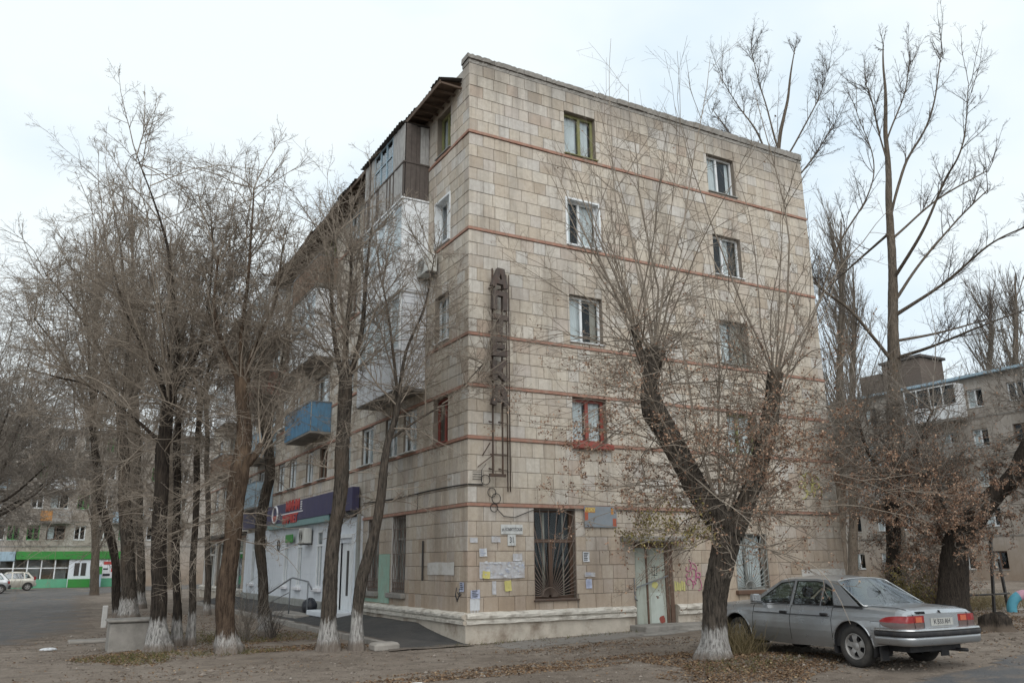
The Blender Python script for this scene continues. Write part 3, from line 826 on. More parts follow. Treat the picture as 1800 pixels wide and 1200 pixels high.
# ------------------------------------------------------------------ windows
_cache = {}
def shared(key, fn, mat):
    if key not in _cache:
        me = fn().mesh(key[0]); me.materials.append(mat); _cache[key] = me
    return _cache[key]

def under(o):
    """the mesh was laid out in the building's own frame: cancel the frame of its parent part"""
    o.matrix_basis = LM[o.parent.name].inverted()
    return o

LM = {}
def place(name, me, parent, M):
    o = bpy.data.objects.new(name, me); col.objects.link(o); o.parent = parent; o.matrix_basis = M
    LM[o.name] = M
    return o

def frame_mb(w, h, layout, t=0.06, d0=-0.22, d1=-0.16):
    mb = MB(); iv = 0.003
    mb.box(0, w, 0, t, d0, d1).box(0, w, h - t, h, d0, d1).box(0, t, t, h - t, d0 + iv, d1 + iv).box(w - t, w, t, h - t, d0 + iv, d1 + iv)
    for (a, b, c, d) in layout:
        mb.box(a, b, c, d, d0 + 2 * iv, d1 + 2 * iv)
    return mb

def curtain_mb(w, h, a, b, amp=0.02, d=-0.27):
    P = []
    n = max(6, int((b - a) / 0.03))
    for i in range(n + 1):
        u = a + (b - a) * i / n
        s = amp * math.sin(u * 42) + amp * 0.5 * math.sin(u * 19)
        P.append([(u, 0.05, d + s), (u, h * 0.5, d + s * 0.8), (u, h - 0.04, d + s * 0.5)])
    return MB().grid(P)

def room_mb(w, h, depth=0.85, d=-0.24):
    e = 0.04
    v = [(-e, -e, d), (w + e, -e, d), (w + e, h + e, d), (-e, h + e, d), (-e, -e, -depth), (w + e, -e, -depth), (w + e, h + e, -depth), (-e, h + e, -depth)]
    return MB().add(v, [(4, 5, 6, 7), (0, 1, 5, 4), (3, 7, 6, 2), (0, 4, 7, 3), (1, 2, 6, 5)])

def window(parent, kind, hole, style='white_pvc', split=0.5, trans=None, curtain=None, sill='old_white', off=0.0, t=0.06, room=True, liner=None, label=None, push=0.0):
    """an opening with frame, panes, sill, curtain and the dim room behind"""
    u0, u1, v0, v1 = hole
    w, h = round(u1 - u0, 3), round(v1 - v0, 3)
    M = (facade('end', 0, 0, off) if kind == 'end' else facade('long', 0, 0, off)) @ Matrix.Translation((u0, v0, push))
    lay = []
    sx = w * split
    if split: lay.append((sx - t * 0.6, sx + t * 0.6, t, h - t if trans is None else h * trans - t / 2))
    if trans is not None: lay.append((t, w - t, h * trans - t / 2, h * trans + t / 2))
    f = place('window', shared(('window', w, h, style, split, trans, t), lambda: frame_mb(w, h, lay, t), MAT[style]), parent, M)
    if label: f['label'] = label
    I = Matrix.Identity(4)
    vt = h - t if trans is None else h * trans - t / 2
    spans = [(t, sx - t * 0.6, t, vt), (sx + t * 0.6, w - t, t, vt)] if split else [(t, w - t, t, vt)]
    if trans is not None: spans.append((t, w - t, h * trans + t / 2, h - t))
    for s in spans:
        place('pane', shared(('pane', w, h) + s, lambda: MB().box(s[0] - .01, s[1] + .01, s[2] - .01, s[3] + .01, -0.194, -0.188), MAT['glass']), f, I)
    if sill:
        place('sill', shared(('sill', w, sill), lambda: MB().bbox(-0.04, w + 0.04, -0.035, 0.0, -0.17, 0.06, 0.008), MAT[sill]), f, I)
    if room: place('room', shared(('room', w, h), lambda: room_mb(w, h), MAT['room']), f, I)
    if curtain:
        for (a, b, mt) in curtain:
            place('curtain', shared(('curtain', w, h, a, b, mt), lambda: curtain_mb(w, h, a * w, b * w), MAT[mt]), f, I)
    if liner:
        place('surround', shared(('surround', w, h, liner), lambda: MB().box(-0.05, 0.008, -0.04, h + 0.05, -0.16, 0.025).box(w - 0.008, w + 0.05, -0.04, h + 0.05, -0.16, 0.025).box(0.01, w - 0.01, h - 0.008, h + 0.05, -0.16, 0.022).box(0.01, w - 0.01, -0.05, 0.006, -0.155, 0.05), MAT[liner]), f, I)
    return f

W = 'curtain'; Bl = 'blind'
window(bld, 'end', END_WIN[0], 'moss_frame', 0.55, curtain=[(0.06, 0.52, W), (0.6, 0.9, W)], sill='moss_frame', t=0.075)
window(bld, 'end', END_WIN[1], 'white_pvc', 0.45, curtain=[(0.05, 0.25, W), (0.48, 0.95, W)], sill='white_pvc', liner='white_pvc')
window(bld, 'end', END_WIN[2], 'white_pvc', 0.42, curtain=[(0.04, 0.42, W), (0.75, 0.95, Bl)], sill='white_pvc')
window(bld, 'end', END_WIN[3], 'red_frame', 0.5, curtain=[(0.08, 0.42, W), (0.62, 0.94, W)], sill='red_frame', t=0.085)
MB(ME).bbox(COL1[0] - 0.06, COL1[1] + 0.12, 4.62, 4.765, 0.0, 0.16, 0.02).build('window_box', MAT['red_frame'], bld)
window(bld, 'end', END_WIN[4], 'white_pvc', 0.44, curtain=[(0.04, 0.44, W), (0.85, 0.95, W)], sill='grey_wood')
window(bld, 'end', END_WIN[5], 'white_pvc', 0.40, curtain=[(0.45, 0.72, W), (0.05, 0.2, Bl)], sill='white_pvc')
window(bld, 'end', END_WIN[6], 'grey_wood', 0.5, curtain=[(0.05, 0.5, W), (0.55, 0.95, Bl)], sill='grey_wood')
window(bld, 'end', END_WIN[7], 'moss_frame', 0.45, curtain=[(0.05, 0.95, W)], sill='grey_wood')
g1 = window(bld, 'end', GW1, 'brown_frame', 0.46, 0.64, curtain=[(0.30, 0.37, Bl), (0.80, 0.84, Bl)], sill='rust', t=0.085)
g3 = window(bld, 'end', GW3, 'grey_wood', 0.42, None, curtain=[(0.04, 0.4, W), (0.46, 0.95, W)], sill=None)
under(MB(ME).bbox(GW3[0] - 0.1, GW3[1] + 0.1, GW3[2] - 0.12, GW3[2] - 0.002, -0.02, 0.13, 0.02).build('sill', MAT['brown_frame'], g3))

# fan grilles
def fan(w, h, ou, ov, n, a0, a1, rad=0.011, d=-0.03, ring=None):
    mb = MB()
    for i in range(n):
        a = a0 + (a1 - a0) * i / (n - 1)
        dx, dy = math.cos(a), math.sin(a)
        ts = [((w if dx > 0 else 0) - ou) / dx if abs(dx) > 1e-4 else 9, ((h if dy > 0 else 0) - ov) / dy if abs(dy) > 1e-4 else 9]
        L = min(ts) - 0.01
        if L > 0.1: mb.tube([(ou + dx * 0.05, ov + dy * 0.05, d), (ou + dx * L, ov + dy * L, d)], rad, 5)
    for (a, b) in (((0.01, 0.01), (w - 0.01, 0.01)), ((w - 0.01, 0.01), (w - 0.01, h - 0.01)), ((w - 0.01, h - 0.01), (0.01, h - 0.01)), ((0.01, h - 0.01), (0.01, 0.01)), ((0.01, h * 0.635), (w - 0.01, h * 0.635))):
        mb.beam((a[0], a[1], d - 0.004), (b[0], b[1], d - 0.004), 0.018)
    if ring:
        mb.tube([(ou + ring * math.cos(t), max(0.02, ov + ring * math.sin(t)), d + 0.008) for t in np.linspace(0, math.pi, 14)], rad, 5)
    return mb
w_, h_ = GW1[1] - GW1[0], GW1[3] - GW1[2]
place('grille', shared(('grille', 1), lambda: fan(w_, h_, 0.44, 0.06, 25, R(4), R(176), ring=0.22), MAT['bars']), g1, Matrix.Identity(4))
w3_, h3_ = GW3[1] - GW3[0], GW3[3] - GW3[2]
place('grille', shared(('grille', 3), lambda: fan(w3_, h3_, 0.5, 0.04, 17, R(6), R(174), ring=0.2), MAT['grey_wood']), g3, Matrix.Identity(4))

window(bld, 'long', LONG_WIN[0], 'moss_frame', 0.5, curtain=[(0.05, 0.95, W)], sill='grey_wood', t=0.07)
window(bld, 'long', LONG_WIN[1], 'white_pvc', 0.5, curtain=[(0.4, 0.95, W)], sill='white_pvc', liner='white_pvc')
window(bld, 'long', LONG_WIN[2], 'white_pvc', 0.5, curtain=[(0.05, 0.5, W)], sill='white_pvc')
window(bld, 'long', LONG_WIN[3], 'red_frame', 0.5, curtain=[(0.3, 0.95, W)], sill='red_frame')
def wavy_grille(w, h):
    mb = MB()
    for i in range(8):
        u = 0.06 + (w - 0.12) * i / 7
        mb.tube([(u + 0.035 * math.sin(v * 9 + i * math.pi) * (0.15 < v / h < 0.9), v, -0.02) for v in np.linspace(0.02, h - 0.02, 34)], 0.010, 5)
    for v in (0.03, 0.35, h * 0.5, h - 0.35, h - 0.03): mb.beam((0.01, v, -0.028), (w - 0.01, v, -0.028), 0.016)
    for i in range(7):
        c = 0.06 + (w - 0.12) * (i + 0.5) / 7
        mb.tube([(c + 0.05 * math.cos(t), 0.19 + 0.1 * math.sin(t), -0.016) for t in np.linspace(0, 2 * math.pi, 14)], 0.009, 4)
    return mb
for h in (LW1, LW2):
    f = window(bld, 'long', h, 'grey_wood', 0.5, 0.7, sill=None, curtain=[(0.05, 0.3, Bl)])
    w_, h_ = h[1] - h[0], h[3] - h[2]
    place('grille', shared(('grille_wavy', round(w_, 2)), lambda: wavy_grille(w_, h_), MAT['bars']), f, Matrix.Identity(4))
    under(MB(ML).bbox(h[0] - 0.08, h[1] + 0.08, h[2] - 0.14, h[2] - 0.002, -0.02, 0.14, 0.02).build('sill', MAT['concrete'], f))
    under(MB(ML).box(h[0], h[0] + 0.015, h[2], h[3], -0.155, 0.004).build('reveal_lining', MAT['paint_white'], f))
stl = ['white_pvc', 'white_pvc', 'old_white', 'brown_frame', 'grey_wood', 'white_pvc', 'moss_frame']
for k, h in enumerate(FAR_WIN):
    window(bld, 'long', h, stl[(k * 5 + k // 4) % 7], 0.5, curtain=[(0.05, 0.4 + 0.1 * (k % 3), W if k % 3 else Bl)] if k % 4 else [(0.1, 0.9, W)], sill='old_white', push=0.08)
for k, h in enumerate(BAL_DOOR):
    window(bld, 'long', h, stl[(k * 3) % 7], 0.62, curtain=[(0.05, 0.5, W)], sill=None)

# ------------------------------------------------------------------ entrance door on the end wall
door = MB(ME).box(DOOR[0] + 0.02, 5.26, 0.14, 2.12, -0.13, -0.07).box(5.29, DOOR[1] - 0.09, 0.14, 2.12, -0.12, -0.06).build('door', MAT['door'], bld)
MB(ME).box(5.36, 5.80, 0.22, 0.98, -0.061, -0.052).build('door_panel', MAT['door_pale'], door)
MB(ME).box(5.36, 5.80, 1.10, 1.98, -0.061, -0.054).build('door_panel', MAT['door'], door)
MB(ME).box(4.93, 5.20, 0.22, 1.98, -0.071, -0.063).build('door_panel', MAT['door'], door)
MB(ME).box(4.87, DOOR[1], 2.12, 2.26, -0.14, -0.04).box(5.885, DOOR[1], 0.12, 2.12, -0.14, -0.035).box(5.25, 5.30, 0.14, 2.12, -0.135, -0.045).build('door_frame', MAT['brown_frame'], door)
MB(ME).beam((4.86, 1.12, 0.02), (5.94, 1.40, 0.0), 0.035, 0.012).beam((4.80, 0.95, 0.02), (4.80, 1.36, 0.02), 0.02).tube([(4.80, 0.92, 0.03), (4.80, 0.84, 0.04), (4.86, 0.80, 0.04)], 0.018).build('locking_bar', MAT['steel'], door)
MB(ME).box(4.87, DOOR[1], 0.12, 2.26, -0.5, -0.36).build('door_backing', MAT['room'], door)
MB(ME).box(5.98, 6.10, 0.10, 2.25, -0.02, 0.02).build('door_jamb', MAT['brown_frame'], door)
def poly_blob(M, cu, cv, ru, rv, w0, seed, n=18):
    rr = random.Random(seed)
    p = [(cu + ru * math.cos(t) * rr.uniform(.75, 1.15), cv + rv * math.sin(t) * rr.uniform(.75, 1.15)) for t in np.linspace(0, 2 * math.pi, n, endpoint=False)]
    return MB(M).prism(p, w0, w0 + 0.002)
poly_blob(ME, 5.53, 1.17, 0.11, 0.09, -0.0535, 3).build('paint_spot', MAT['lime'], door)
poly_blob(ME, 5.72, 0.30, 0.10, 0.11, -0.0515, 4).build('rust_patch', MAT['red_frame'], door)
can = MB(ME).bbox(4.42, 6.42, 2.27, 2.40, -0.02, 0.62, 0.02).build('entrance_canopy', MAT['concrete'], bld)
MB(ME).box(4.42, 6.40, 2.40, 2.405, 0, 0.6).build('canopy_moss', MAT['kerb'], can)
stp = MB(ME).bbox(4.55, 8.3, -0.05, 0.215, 0.02, 0.75, 0.02).build('doorstep', MAT['concrete'], bld)
MB(ME).bbox(5.6, 8.6, -0.05, 0.125, 0.70, 1.1, 0.02).build('doorstep', MAT['kerb'], bld)
MB(ME).bbox(4.0, 5.4, 0.02, 0.10, 1.0, 1.35, 0.02).build('doorstep', MAT['concrete'], bld)

# ------------------------------------------------------------------ balconies (local: u = -y, v = z, w out)
BP = 0.78
def balcony(y0, y1, zb, style, top=None):
    u0, u1 = -y1, -y0
    slab = MB(ML).bbox(u0, u1, zb - 0.14, zb, 0.0, BP, 0.01).build('balcony', MAT['concrete'], bld)
    ph = zb + 1.02
    top = top if top is not None else zb + 2.45
    def pnl(nm, mt, *b): return MB(ML).box(*b).build(nm, MAT[mt], slab)
    if style == 'wood':
        rr = random.Random(int(y0 * 7))
        def boards(side):
            a, b = (u0, u1) if side == 'front' else (0.02, BP - 0.03)
            x = a; k = 0
            while x < b - 0.02:
                e = min(b, x + rr.uniform(0.11, 0.17))
                lo, hi = zb - 0.12 + rr.uniform(-.03, .03), ph
                segs = [(lo, ph - 0.03), (ph + 0.01, top + rr.uniform(-.04, .0))]
                if side == 'front' and u0 + 0.9 < (x + e) / 2 < u1 - 0.95: segs = segs[:1]
                for (c, d) in segs:
                    mt = 'wood_old' if (side != 'front' and rr.random() < .8) or rr.random() < 0.25 else 'wood_pale'
                    dd = rr.uniform(0, 0.012)
                    if side == 'front': MB(ML).box(x + .004, e - .004, c, d, BP - 0.01, BP + 0.014 + dd).build('board', MAT[mt], slab)
                    else: MB(ML).box(u1 - 0.012, u1 + 0.012 + dd, c, d, x + .004, e - .004).build('board', MAT[mt], slab)
                x = e; k += 1
        boards('front'); boards('side')
        pnl('rail', 'wood_old', u0, u1 + 0.03, ph - 0.035, ph + 0.015, BP - 0.02, BP + 0.04)
        pnl('rail', 'wood_old', u1 - 0.01, u1 + 0.04, ph - 0.033, ph + 0.013, 0.0, BP - 0.03)
        wa, wb = u0 + 0.9, u1 - 0.95
        mb = MB(ML)
        for i in range(4):
            x = wa + (wb - wa) * i / 3
            mb.box(x - .025, x + .025, ph + 0.015, top, BP - .03, BP + .02)
        mb.box(wa, wb, ph + 0.62, ph + 0.66, BP - .027, BP + .017).box(wa, wb, top - .05, top, BP - .024, BP + .014)
        mb.build('window_frame', MAT['lblue_panel'], slab)
        pnl('pane', 'glass', wa, wb, ph + 0.02, top - 0.05, BP - 0.008, BP - 0.003)
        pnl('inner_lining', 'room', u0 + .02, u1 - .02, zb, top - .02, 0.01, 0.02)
        P = [[(u0 - 0.15 + i * 0.05, top + 0.06 - 0.0 + 0.028 * math.sin(2 * math.pi * i / 4), 0.0), (u0 - 0.15 + i * 0.05, top + 0.02 + 0.028 * math.sin(2 * math.pi * i / 4), BP + 0.16)] for i in range(int((u1 - u0 + 0.2) / 0.05) + 1)]
        MB(ML).grid(P).build('balcony_roof', MAT['roofing'], slab)
    elif style in ('glazed', 'glazed_plain', 'glazed_tile'):
        pm = 'white_tile' if style == 'glazed_tile' else 'white_panel'
        pnl('panel', pm, u0, u1, zb - 0.10, ph, BP - 0.02, BP + 0.03)
        if style == 'glazed_tile':
            z = zb - 0.08
            while z < top - 0.1:                         # courses of white blocks on the end panel
                for i in range(2):
                    a = 0.02 + i * (BP - 0.05) / 2
                    MB(ML).box(u1 - 0.02, u1 + 0.03 + random.uniform(0, .004), z + .006, z + 0.19, a + .005, a + (BP - 0.05) / 2 - .005).build('infill_block', MAT['white_tile'], slab)
                z += 0.2
        else:
            pnl('panel', 'white_panel', u1 - 0.02, u1 + 0.028, zb - 0.09, ph + 0.2, 0.0, BP - 0.025)
            pnl('panel', 'white_panel', u1 - 0.02, u1 + 0.026, ph + 0.205, top - 0.02, 0.0, BP - 0.025)
        pnl('panel', 'white_panel', u0 + 0.002, u0 + 0.03, zb - 0.09, top - 0.02, 0.0, BP - 0.025)
        mb = MB(ML); nn = 5
        for i in range(nn + 1):
            x = u0 + 0.04 + (u1 - u0 - 0.08) * i / nn
            mb.box(x - .035, x + .035, ph + 0.005, top, BP - .025, BP + .025)
        mb.box(u0, u1, top - 0.09, top, BP - .03, BP + .03).box(u0, u1, ph, ph + .06, BP - .028, BP + .028)
        mb.build('window_frame', MAT['white_pvc'], slab)
        for i in range(nn):
            x = u0 + 0.04 + (u1 - u0 - 0.08) * i / nn
            pnl('pane', 'glass', x + .03, x + (u1 - u0 - .08) / nn - .03, ph + .05, top - .08, BP - .004, BP + .002)
        pnl('curtain', 'curtain', u0 + .06, u1 - .06, ph, top - .05, BP - 0.16, BP - 0.15)
        pnl('cover', 'white_panel' if style != 'glazed_tile' else 'grey_panel', u0 - .03, u1 + .05, top, top + 0.05, 0.0, BP + 0.07)
    else:
        mt = style
        x = u0
        while x < u1 - 0.01:                             # upright sheets with ribs
            e = min(u1, x + 0.23)
            pnl('sheet', mt, x + .003, e - .003, zb - 0.06, ph - .02, BP - 0.005, BP + 0.012)
            pnl('rib', mt, x + .003, x + .05, zb - 0.058, ph - .022, BP + 0.012, BP + 0.028)
            x = e
        for i in range(3):
            a = 0.02 + i * (BP - 0.05) / 3
            pnl('sheet', mt, u1 - 0.005, u1 + 0.012, zb - 0.06, ph - .02, a + .003, a + (BP - .05) / 3 - .003)
        pnl('rail', 'steel', u0, u1 + .03, ph - .02, ph + .03, BP - .02, BP + .035)
        pnl('rail', 'steel', u1 - .01, u1 + .03, ph - .018, ph + .028, 0, BP - .02)
        pnl('panel', mt, u0, u0 + .02, zb - .06, ph, 0, BP - .01)
    return slab
ZB = {2: 3.75, 3: 6.48, 4: 9.30, 5: 12.10}
balcony(2.68, 6.10, ZB[5], 'wood', 14.36)
balcony(2.68, 6.10, ZB[4], 'glazed', 11.93)
balcony(2.68, 6.10, ZB[3], 'glazed_tile', 9.10)
balcony(11.3, 14.8, ZB[5], 'orange_panel')
balcony(11.3, 14.8, ZB[4], 'glazed', 11.75)
balcony(11.3, 14.8, ZB[3], 'blue_panel')
balcony(19.5, 23.0, ZB[5], 'glazed', 14.3)
balcony(19.5, 23.0, ZB[4], 'red_panel')
balcony(19.5, 23.0, ZB[3], 'lblue_panel')
balcony(19.5, 23.0, ZB[2] + 0.55, 'lblue_panel')
balcony(28.0, 31.5, ZB[5], 'wood', 14.3)
balcony(28.0, 31.5, ZB[4], 'glazed_plain', 11.7)
balcony(28.0, 31.5, ZB[3], 'orange_panel')

# ------------------------------------------------------------------ white shop front on the ground floor of the long facade
MS = facade('long', 0, 0, -0.06)
SW = [yw(yc - 0.34, yc + 0.34, 0.98, 2.95) for yc in (22.3, 20.2, 16.4, 14.4, 11.8)]
SD = yw(8.15, 9.35, 0.33, 2.45)
sf = core_wall(MS, -24.1, -7.45, 0.22, 3.24, SW + [SD], 0.0, 0.30).build('shop_front', MAT['shop_white'], bld)
for h in SW:
    f = window(sf, 'long', h, 'white_pvc', 0.5, 0.74, sill=None, off=-0.06, t=0.07, push=0.15)
    under(MB(MS).bbox(h[0] - 0.1, h[1] + 0.1, h[2] - 0.13, h[2] - 0.002, 0.0, 0.14, 0.02).build('sill', MAT['sign_white'], f))
for v in np.arange(0.55, 3.2, 0.3):                      # joints between the white boards
    for a, b in zip([-24.1] + [h[1] for h in sorted(SW)], [h[0] for h in sorted(SW)] + [SD[0] - .1]):
        MB(MS).box(a, b, v, v + 0.27, 0.0, 0.012).build('wall_board', MAT['shop_white'], sf)
sdr = MB(MS).box(SD[0], SD[1], 0.33, 2.45, -0.10, -0.05).box(SD[0] - .12, SD[0], .33, 2.6, -.05, .06).box(SD[1], SD[1] + .1, .33, 2.6, -.05, .055).box(SD[0] - .12, SD[1] + .1, 2.6, 2.72, -.05, .07).build('shop_door', MAT['white_pvc'], sf)
MB(MS).box(SD[0] + 0.5, SD[0] + 0.72, 0.8, 2.2, -0.05, -0.044).build('pane', MAT['room'], sdr)
MB(MS).box(SD[1] - 0.28, SD[1] - 0.16, 1.2, 1.35, -0.05, -0.045).build('sticker', MAT['paper_y'], sdr)
MB(MS).box(SD[1] - 0.28, SD[1] - 0.16, 1.36, 1.50, -0.05, -0.045).build('sticker', MAT['green_shop'], sdr)
MB(MS).bbox(-24.1, -9.6, 0.20, 0.55, 0.012, 0.10, 0.02).build('base_board', MAT['grey_wood'], sf)
MB(MS).bbox(-7.62, -7.44, 0.22, 3.3, 0.0, 0.09, 0.01).build('corner_pilaster', MAT['grey_wood'], sf)
MB(MS).bbox(-9.9, -7.5, 0.20, 0.36, 0.0, 0.9, 0.02).build('shop_step', MAT['shop_white'], sf)
for k, h in enumerate(SHOP2):
    f = window(bld, 'long', h, 'old_white', 0.5, 0.75, sill=None, t=0.1)
    under(MB(ML).box(h[0] - 0.35, h[0] - 0.05, 0.3, 3.05, 0, 0.08).build('pilaster', MAT['paint_white'], f))
MB(ML).bbox(-LB, -24.3, 3.2, 3.36, 0.0, 0.5, 0.02).build('shop_canopy', MAT['iron'], bld)
poly = MB(ML)
for (a, b, c, d) in subtract((-7.35, -5.0, 0.70, 2.05), [(-7.0, -5.9, 0.8, 3.1)]): poly.box(a, b, c, d, 0.008, 0.011)
poly.build('green_paint_patch', MAT['greenwash'], bld)

# ------------------------------------------------------------------ things fixed to the building
def thing(o, label, cat, group=None): return tag(o, label, cat, group)

# rusty vertical pharmacy sign on a ladder-like frame
sg = empty('pharmacy_sign', (0, 0, 0), 0, 'rusty vertical metal letter sign АПТЕКА on a ladder frame beside the building corner', 'sign')
def letter(ch, w, h):
    t = 0.13
    S = {'А': [((0.03, 0), (w * .42, h)), ((w - 0.03, 0), (w * .58, h)), ((w * .2, h * .3), (w * .8, h * .3)), ((w * .35, h - .05), (w * .65, h - .05))],
         'П': [((t / 2, 0), (t / 2, h)), ((w - t / 2, 0), (w - t / 2, h)), ((0, h - t / 2), (w, h - t / 2))],
         'Т': [((w / 2, 0), (w / 2, h)), ((0, h - t / 2), (w, h - t / 2))],
         'Е': [((t / 2, 0), (t / 2, h)), ((0, h - t / 2), (w, h - t / 2)), ((0, h / 2), (w * .85, h / 2)), ((0, t / 2), (w, t / 2))],
         'К': [((t / 2, 0), (t / 2, h)), ((t, h * .5), (w - .03, h)), ((t, h * .5), (w - .02, 0))]}[ch]
    return S, t
LX, LY = 0.50, -0.30
zc = 9.08
for i, ch in enumerate('АПТЕКА'):
    S, t = letter(ch, 0.42, 0.50)
    zc -= 0.50
    M = Matrix.Translation((LX, LY, zc)) @ Matrix(((1, 0, 0, 0), (0, 0, -1, 0), (0, 1, 0, 0), (0, 0, 0, 1))) @ Matrix.Rotation(R(random.uniform(-5, 5)), 4, 'Z')
    mb = MB(M)
    for k, (a, b) in enumerate(S): mb.beam((a[0], a[1], 0.004 * k), (b[0], b[1], 0.004 * k), t, 0.13 - 0.006 * k, up=(0, 0, 1))
    mb.build('letter', MAT['oldsign'], sg)
    zc -= 0.112
fr = MB()
for x in (0.575, 0.845):
    fr.beam((x, -0.20, 3.80), (x, -0.20, 9.1), 0.035)
for x in (1.06, 1.13):
    fr.tube([(x, -0.06, 3.45), (x, -0.06, 9.05)], 0.014, 6)
for k in range(14):
    z = 3.95 + k * 0.385
    fr.tube([(0.845, -0.2, z), (1.06, -0.06, z + 0.01)], 0.010, 5)
    if k % 3 == 0:
        fr.beam((0.575, -0.2, z), (0.575, 0.0, z + 0.05), 0.03); fr.beam((0.845, -0.2, z), (0.845, 0.0, z + 0.05), 0.03)
fr.beam((0.48, -0.2, 3.82), (0.92, -0.2, 3.82), 0.07)
fr.beam((0.50, -0.2, 4.32), (0.95, -0.2, 4.32), 0.03).beam((0.575, -0.2, 4.3), (0.25, -0.02, 4.02), 0.02)
fr.beam((0.5, -0.2, 4.6), (0.38, -0.02, 4.3), 0.02)
fr.build('ladder_frame', MAT['rust'], sg)
lp = MB()
for (cx, cz, r) in ((0.45, 3.72, 0.12), (0.62, 3.42, 0.11), (0.74, 3.28, 0.12), (0.68, 3.06, 0.10)):
    lp.tube([(cx + r * math.cos(t), -0.05, cz + r * math.sin(t)) for t in np.linspace(0, 2 * math.pi, 16)], 0.010, 5)
for dz in (0, .06, .12, .18): lp.tube([(0.10, -0.05, 3.72 + dz), (0.34, -0.06, 3.72 + dz)], 0.008, 5)
lp.tube([(0.34, -.06, 3.68), (0.34, -.06, 3.95), (0.45, -.08, 4.1)], 0.008, 5)
lp.build('loose_wire', MAT['cable'], sg)

cab = MB()
cab.tube([(0.75, -0.05, 3.04), (0.95, -0.05, 2.86), (1.25, -0.05, 2.84), (1.55, -0.05, 2.95), (1.75, -0.045, 3.02), (3.5, -0.045, 3.05), (5.0, -0.045, 3.06), (8, -0.045, 3.08), (12.7, -0.045, 3.09)], 0.011, 5)
thing(cab.build('cable', MAT['cable']), 'black cable sagging below the pharmacy sign and running along the stone wall', 'cable')
cab = MB()
cab.tube([(-0.03, y, 3.60 + 0.02 * math.sin(y)) for y in np.linspace(-0.02, 7.4, 12)], 0.018, 5).tube([(-0.01, -0.03, 3.60), (0.38, -0.03, 3.60)], 0.018, 5).tube([(-0.03, 3.0, 3.60), (-0.03, 3.0, 3.2), (-0.05, 3.05, 3.12)], 0.01, 5)
thing(cab.build('cable', MAT['cable']), 'dark cable wrapped round the building corner above the barred windows', 'cable')
thing(MB().bbox(-0.05, -0.02, 2.55, 2.62, 1.35, 2.35, 0.01).build('steel_strap', MAT['iron']), 'thin dark iron strap upright on the stone wall beside the wavy grille', 'strap')

def E3(x, z, off=0.0): return facade('end', x, z, -off)
pl = MB(ME).bbox(0.88, 1.48, 2.44, 2.67, 0.012, 0.03, 0.004).build('street_sign', MAT['plate'])
thing(pl, 'small white street name plate ул. КОМИТЕТСКАЯ on the stone wall', 'street sign')
text('ул. КОМИТЕТСКАЯ', 0.105, MAT['ink'], pl, E3(1.18, 2.55, 0.0325), 0.001, 0.002, sx=0.58)
pl = MB(ME).bbox(1.06, 1.28, 2.17, 2.43, 0.012, 0.035, 0.004).build('house_number', MAT['plate'])
thing(pl, 'small white house number plate 31 below the street name plate', 'number plate')
text('31', 0.19, MAT['ink'], pl, E3(1.17, 2.30, 0.0375), 0.001, 0.003, sx=0.7)

bd = MB(ME).bbox(3.29, 4.30, 2.63, 3.16, 0.035, 0.055, 0.004).build('notice_board', MAT['board_blue'])
thing(bd, 'peeling blue billboard with red edges beside the fan grille window', 'billboard')
MB(ME).box(3.295, 3.40, 2.80, 3.05, 0.055, 0.058).build('print_patch', MAT['board_red'], bd)
MB(ME).box(4.17, 4.28, 2.66, 2.86, 0.055, 0.058).build('print_patch', MAT['board_red'], bd)
MB(ME).box(4.12, 4.20, 2.96, 3.12, 0.055, 0.058).build('print_patch', MAT['board_orange'], bd)
MB(ME).box(3.31, 3.62, 3.00, 3.13, 0.0582, 0.060).build('print_patch', MAT['board_orange'], bd)
text('АСКУ', 0.13, MAT['paper_y'], bd, E3(3.47, 3.065, 0.061), 0.001, 0.004, sx=0.9)

# paper notices on the wall by the corner
def paper(x0, x1, z0, z1, mat, label, rot=0, curl=0.012, lines=True, kind='end', off=0.012):
    M = facade(kind, 0, 0) @ Matrix.Translation((x0, z0, off + 0.004)) @ Matrix.Rotation(R(rot), 4, 'Z')
    w, h = x1 - x0, z1 - z0
    rr = random.Random(label)
    P = [[(w * i / 6 + rr.uniform(-.004, .004), h * j / 6 + rr.uniform(-.006, .006), curl * abs(i / 6 - .5) ** 2 * 3 + (curl * 1.5 if j == 0 else 0) * rr.random()) for j in range(7)] for i in range(7)]
    o = MB(M).grid(P, False).build('paper_notice', MAT[mat])
    thing(o, label, 'notice')
    if lines:
        mb = MB(M)
        for k in range(max(2, int(h / 0.045))):
            v = h * 0.85 - k * 0.042
            if v < h * 0.12: break
            mb.box(w * .14, w * rr.uniform(.55, .86), v, v + 0.016, curl + 0.003, curl + 0.0045)
        mb.build('print', MAT['ink' if rr.random() < .4 else 'paper_b'], o)
    return o
paper(0.30, 0.50, 1.92, 2.10, 'paper', 'white flyer with dark print on the stone wall below the torn grey scraps', 3)
paper(0.62, 0.86, 2.25, 2.39, 'paste', 'grey torn poster remnant left of the house number plate', 0, lines=False)
paper(0.05, 0.25, 2.24, 2.36, 'paste', 'faint grey scrap of poster glued near the building corner', 0, lines=False)
o = paper(0.30, 1.52, 1.42, 1.80, 'paste', 'long strip of torn white posters pasted between corner and fan grille', 0, lines=False)
mb = MB(ME)
rr = random.Random(4)
for k in range(34):
    x, z = rr.uniform(.33, 1.48), rr.uniform(1.45, 1.78); s = rr.uniform(.02, .09)
    mb.add([(x, z, .030 + k * .0002), (x + s * rr.uniform(.6, 1.4), z + rr.uniform(-.02, .02), .030 + k * .0002), (x + s, z + s * .6, .030 + k * .0002), (x + rr.uniform(-.02, .02), z + s * rr.uniform(.4, .8), .030 + k * .0002)], [(0, 1, 2, 3)])
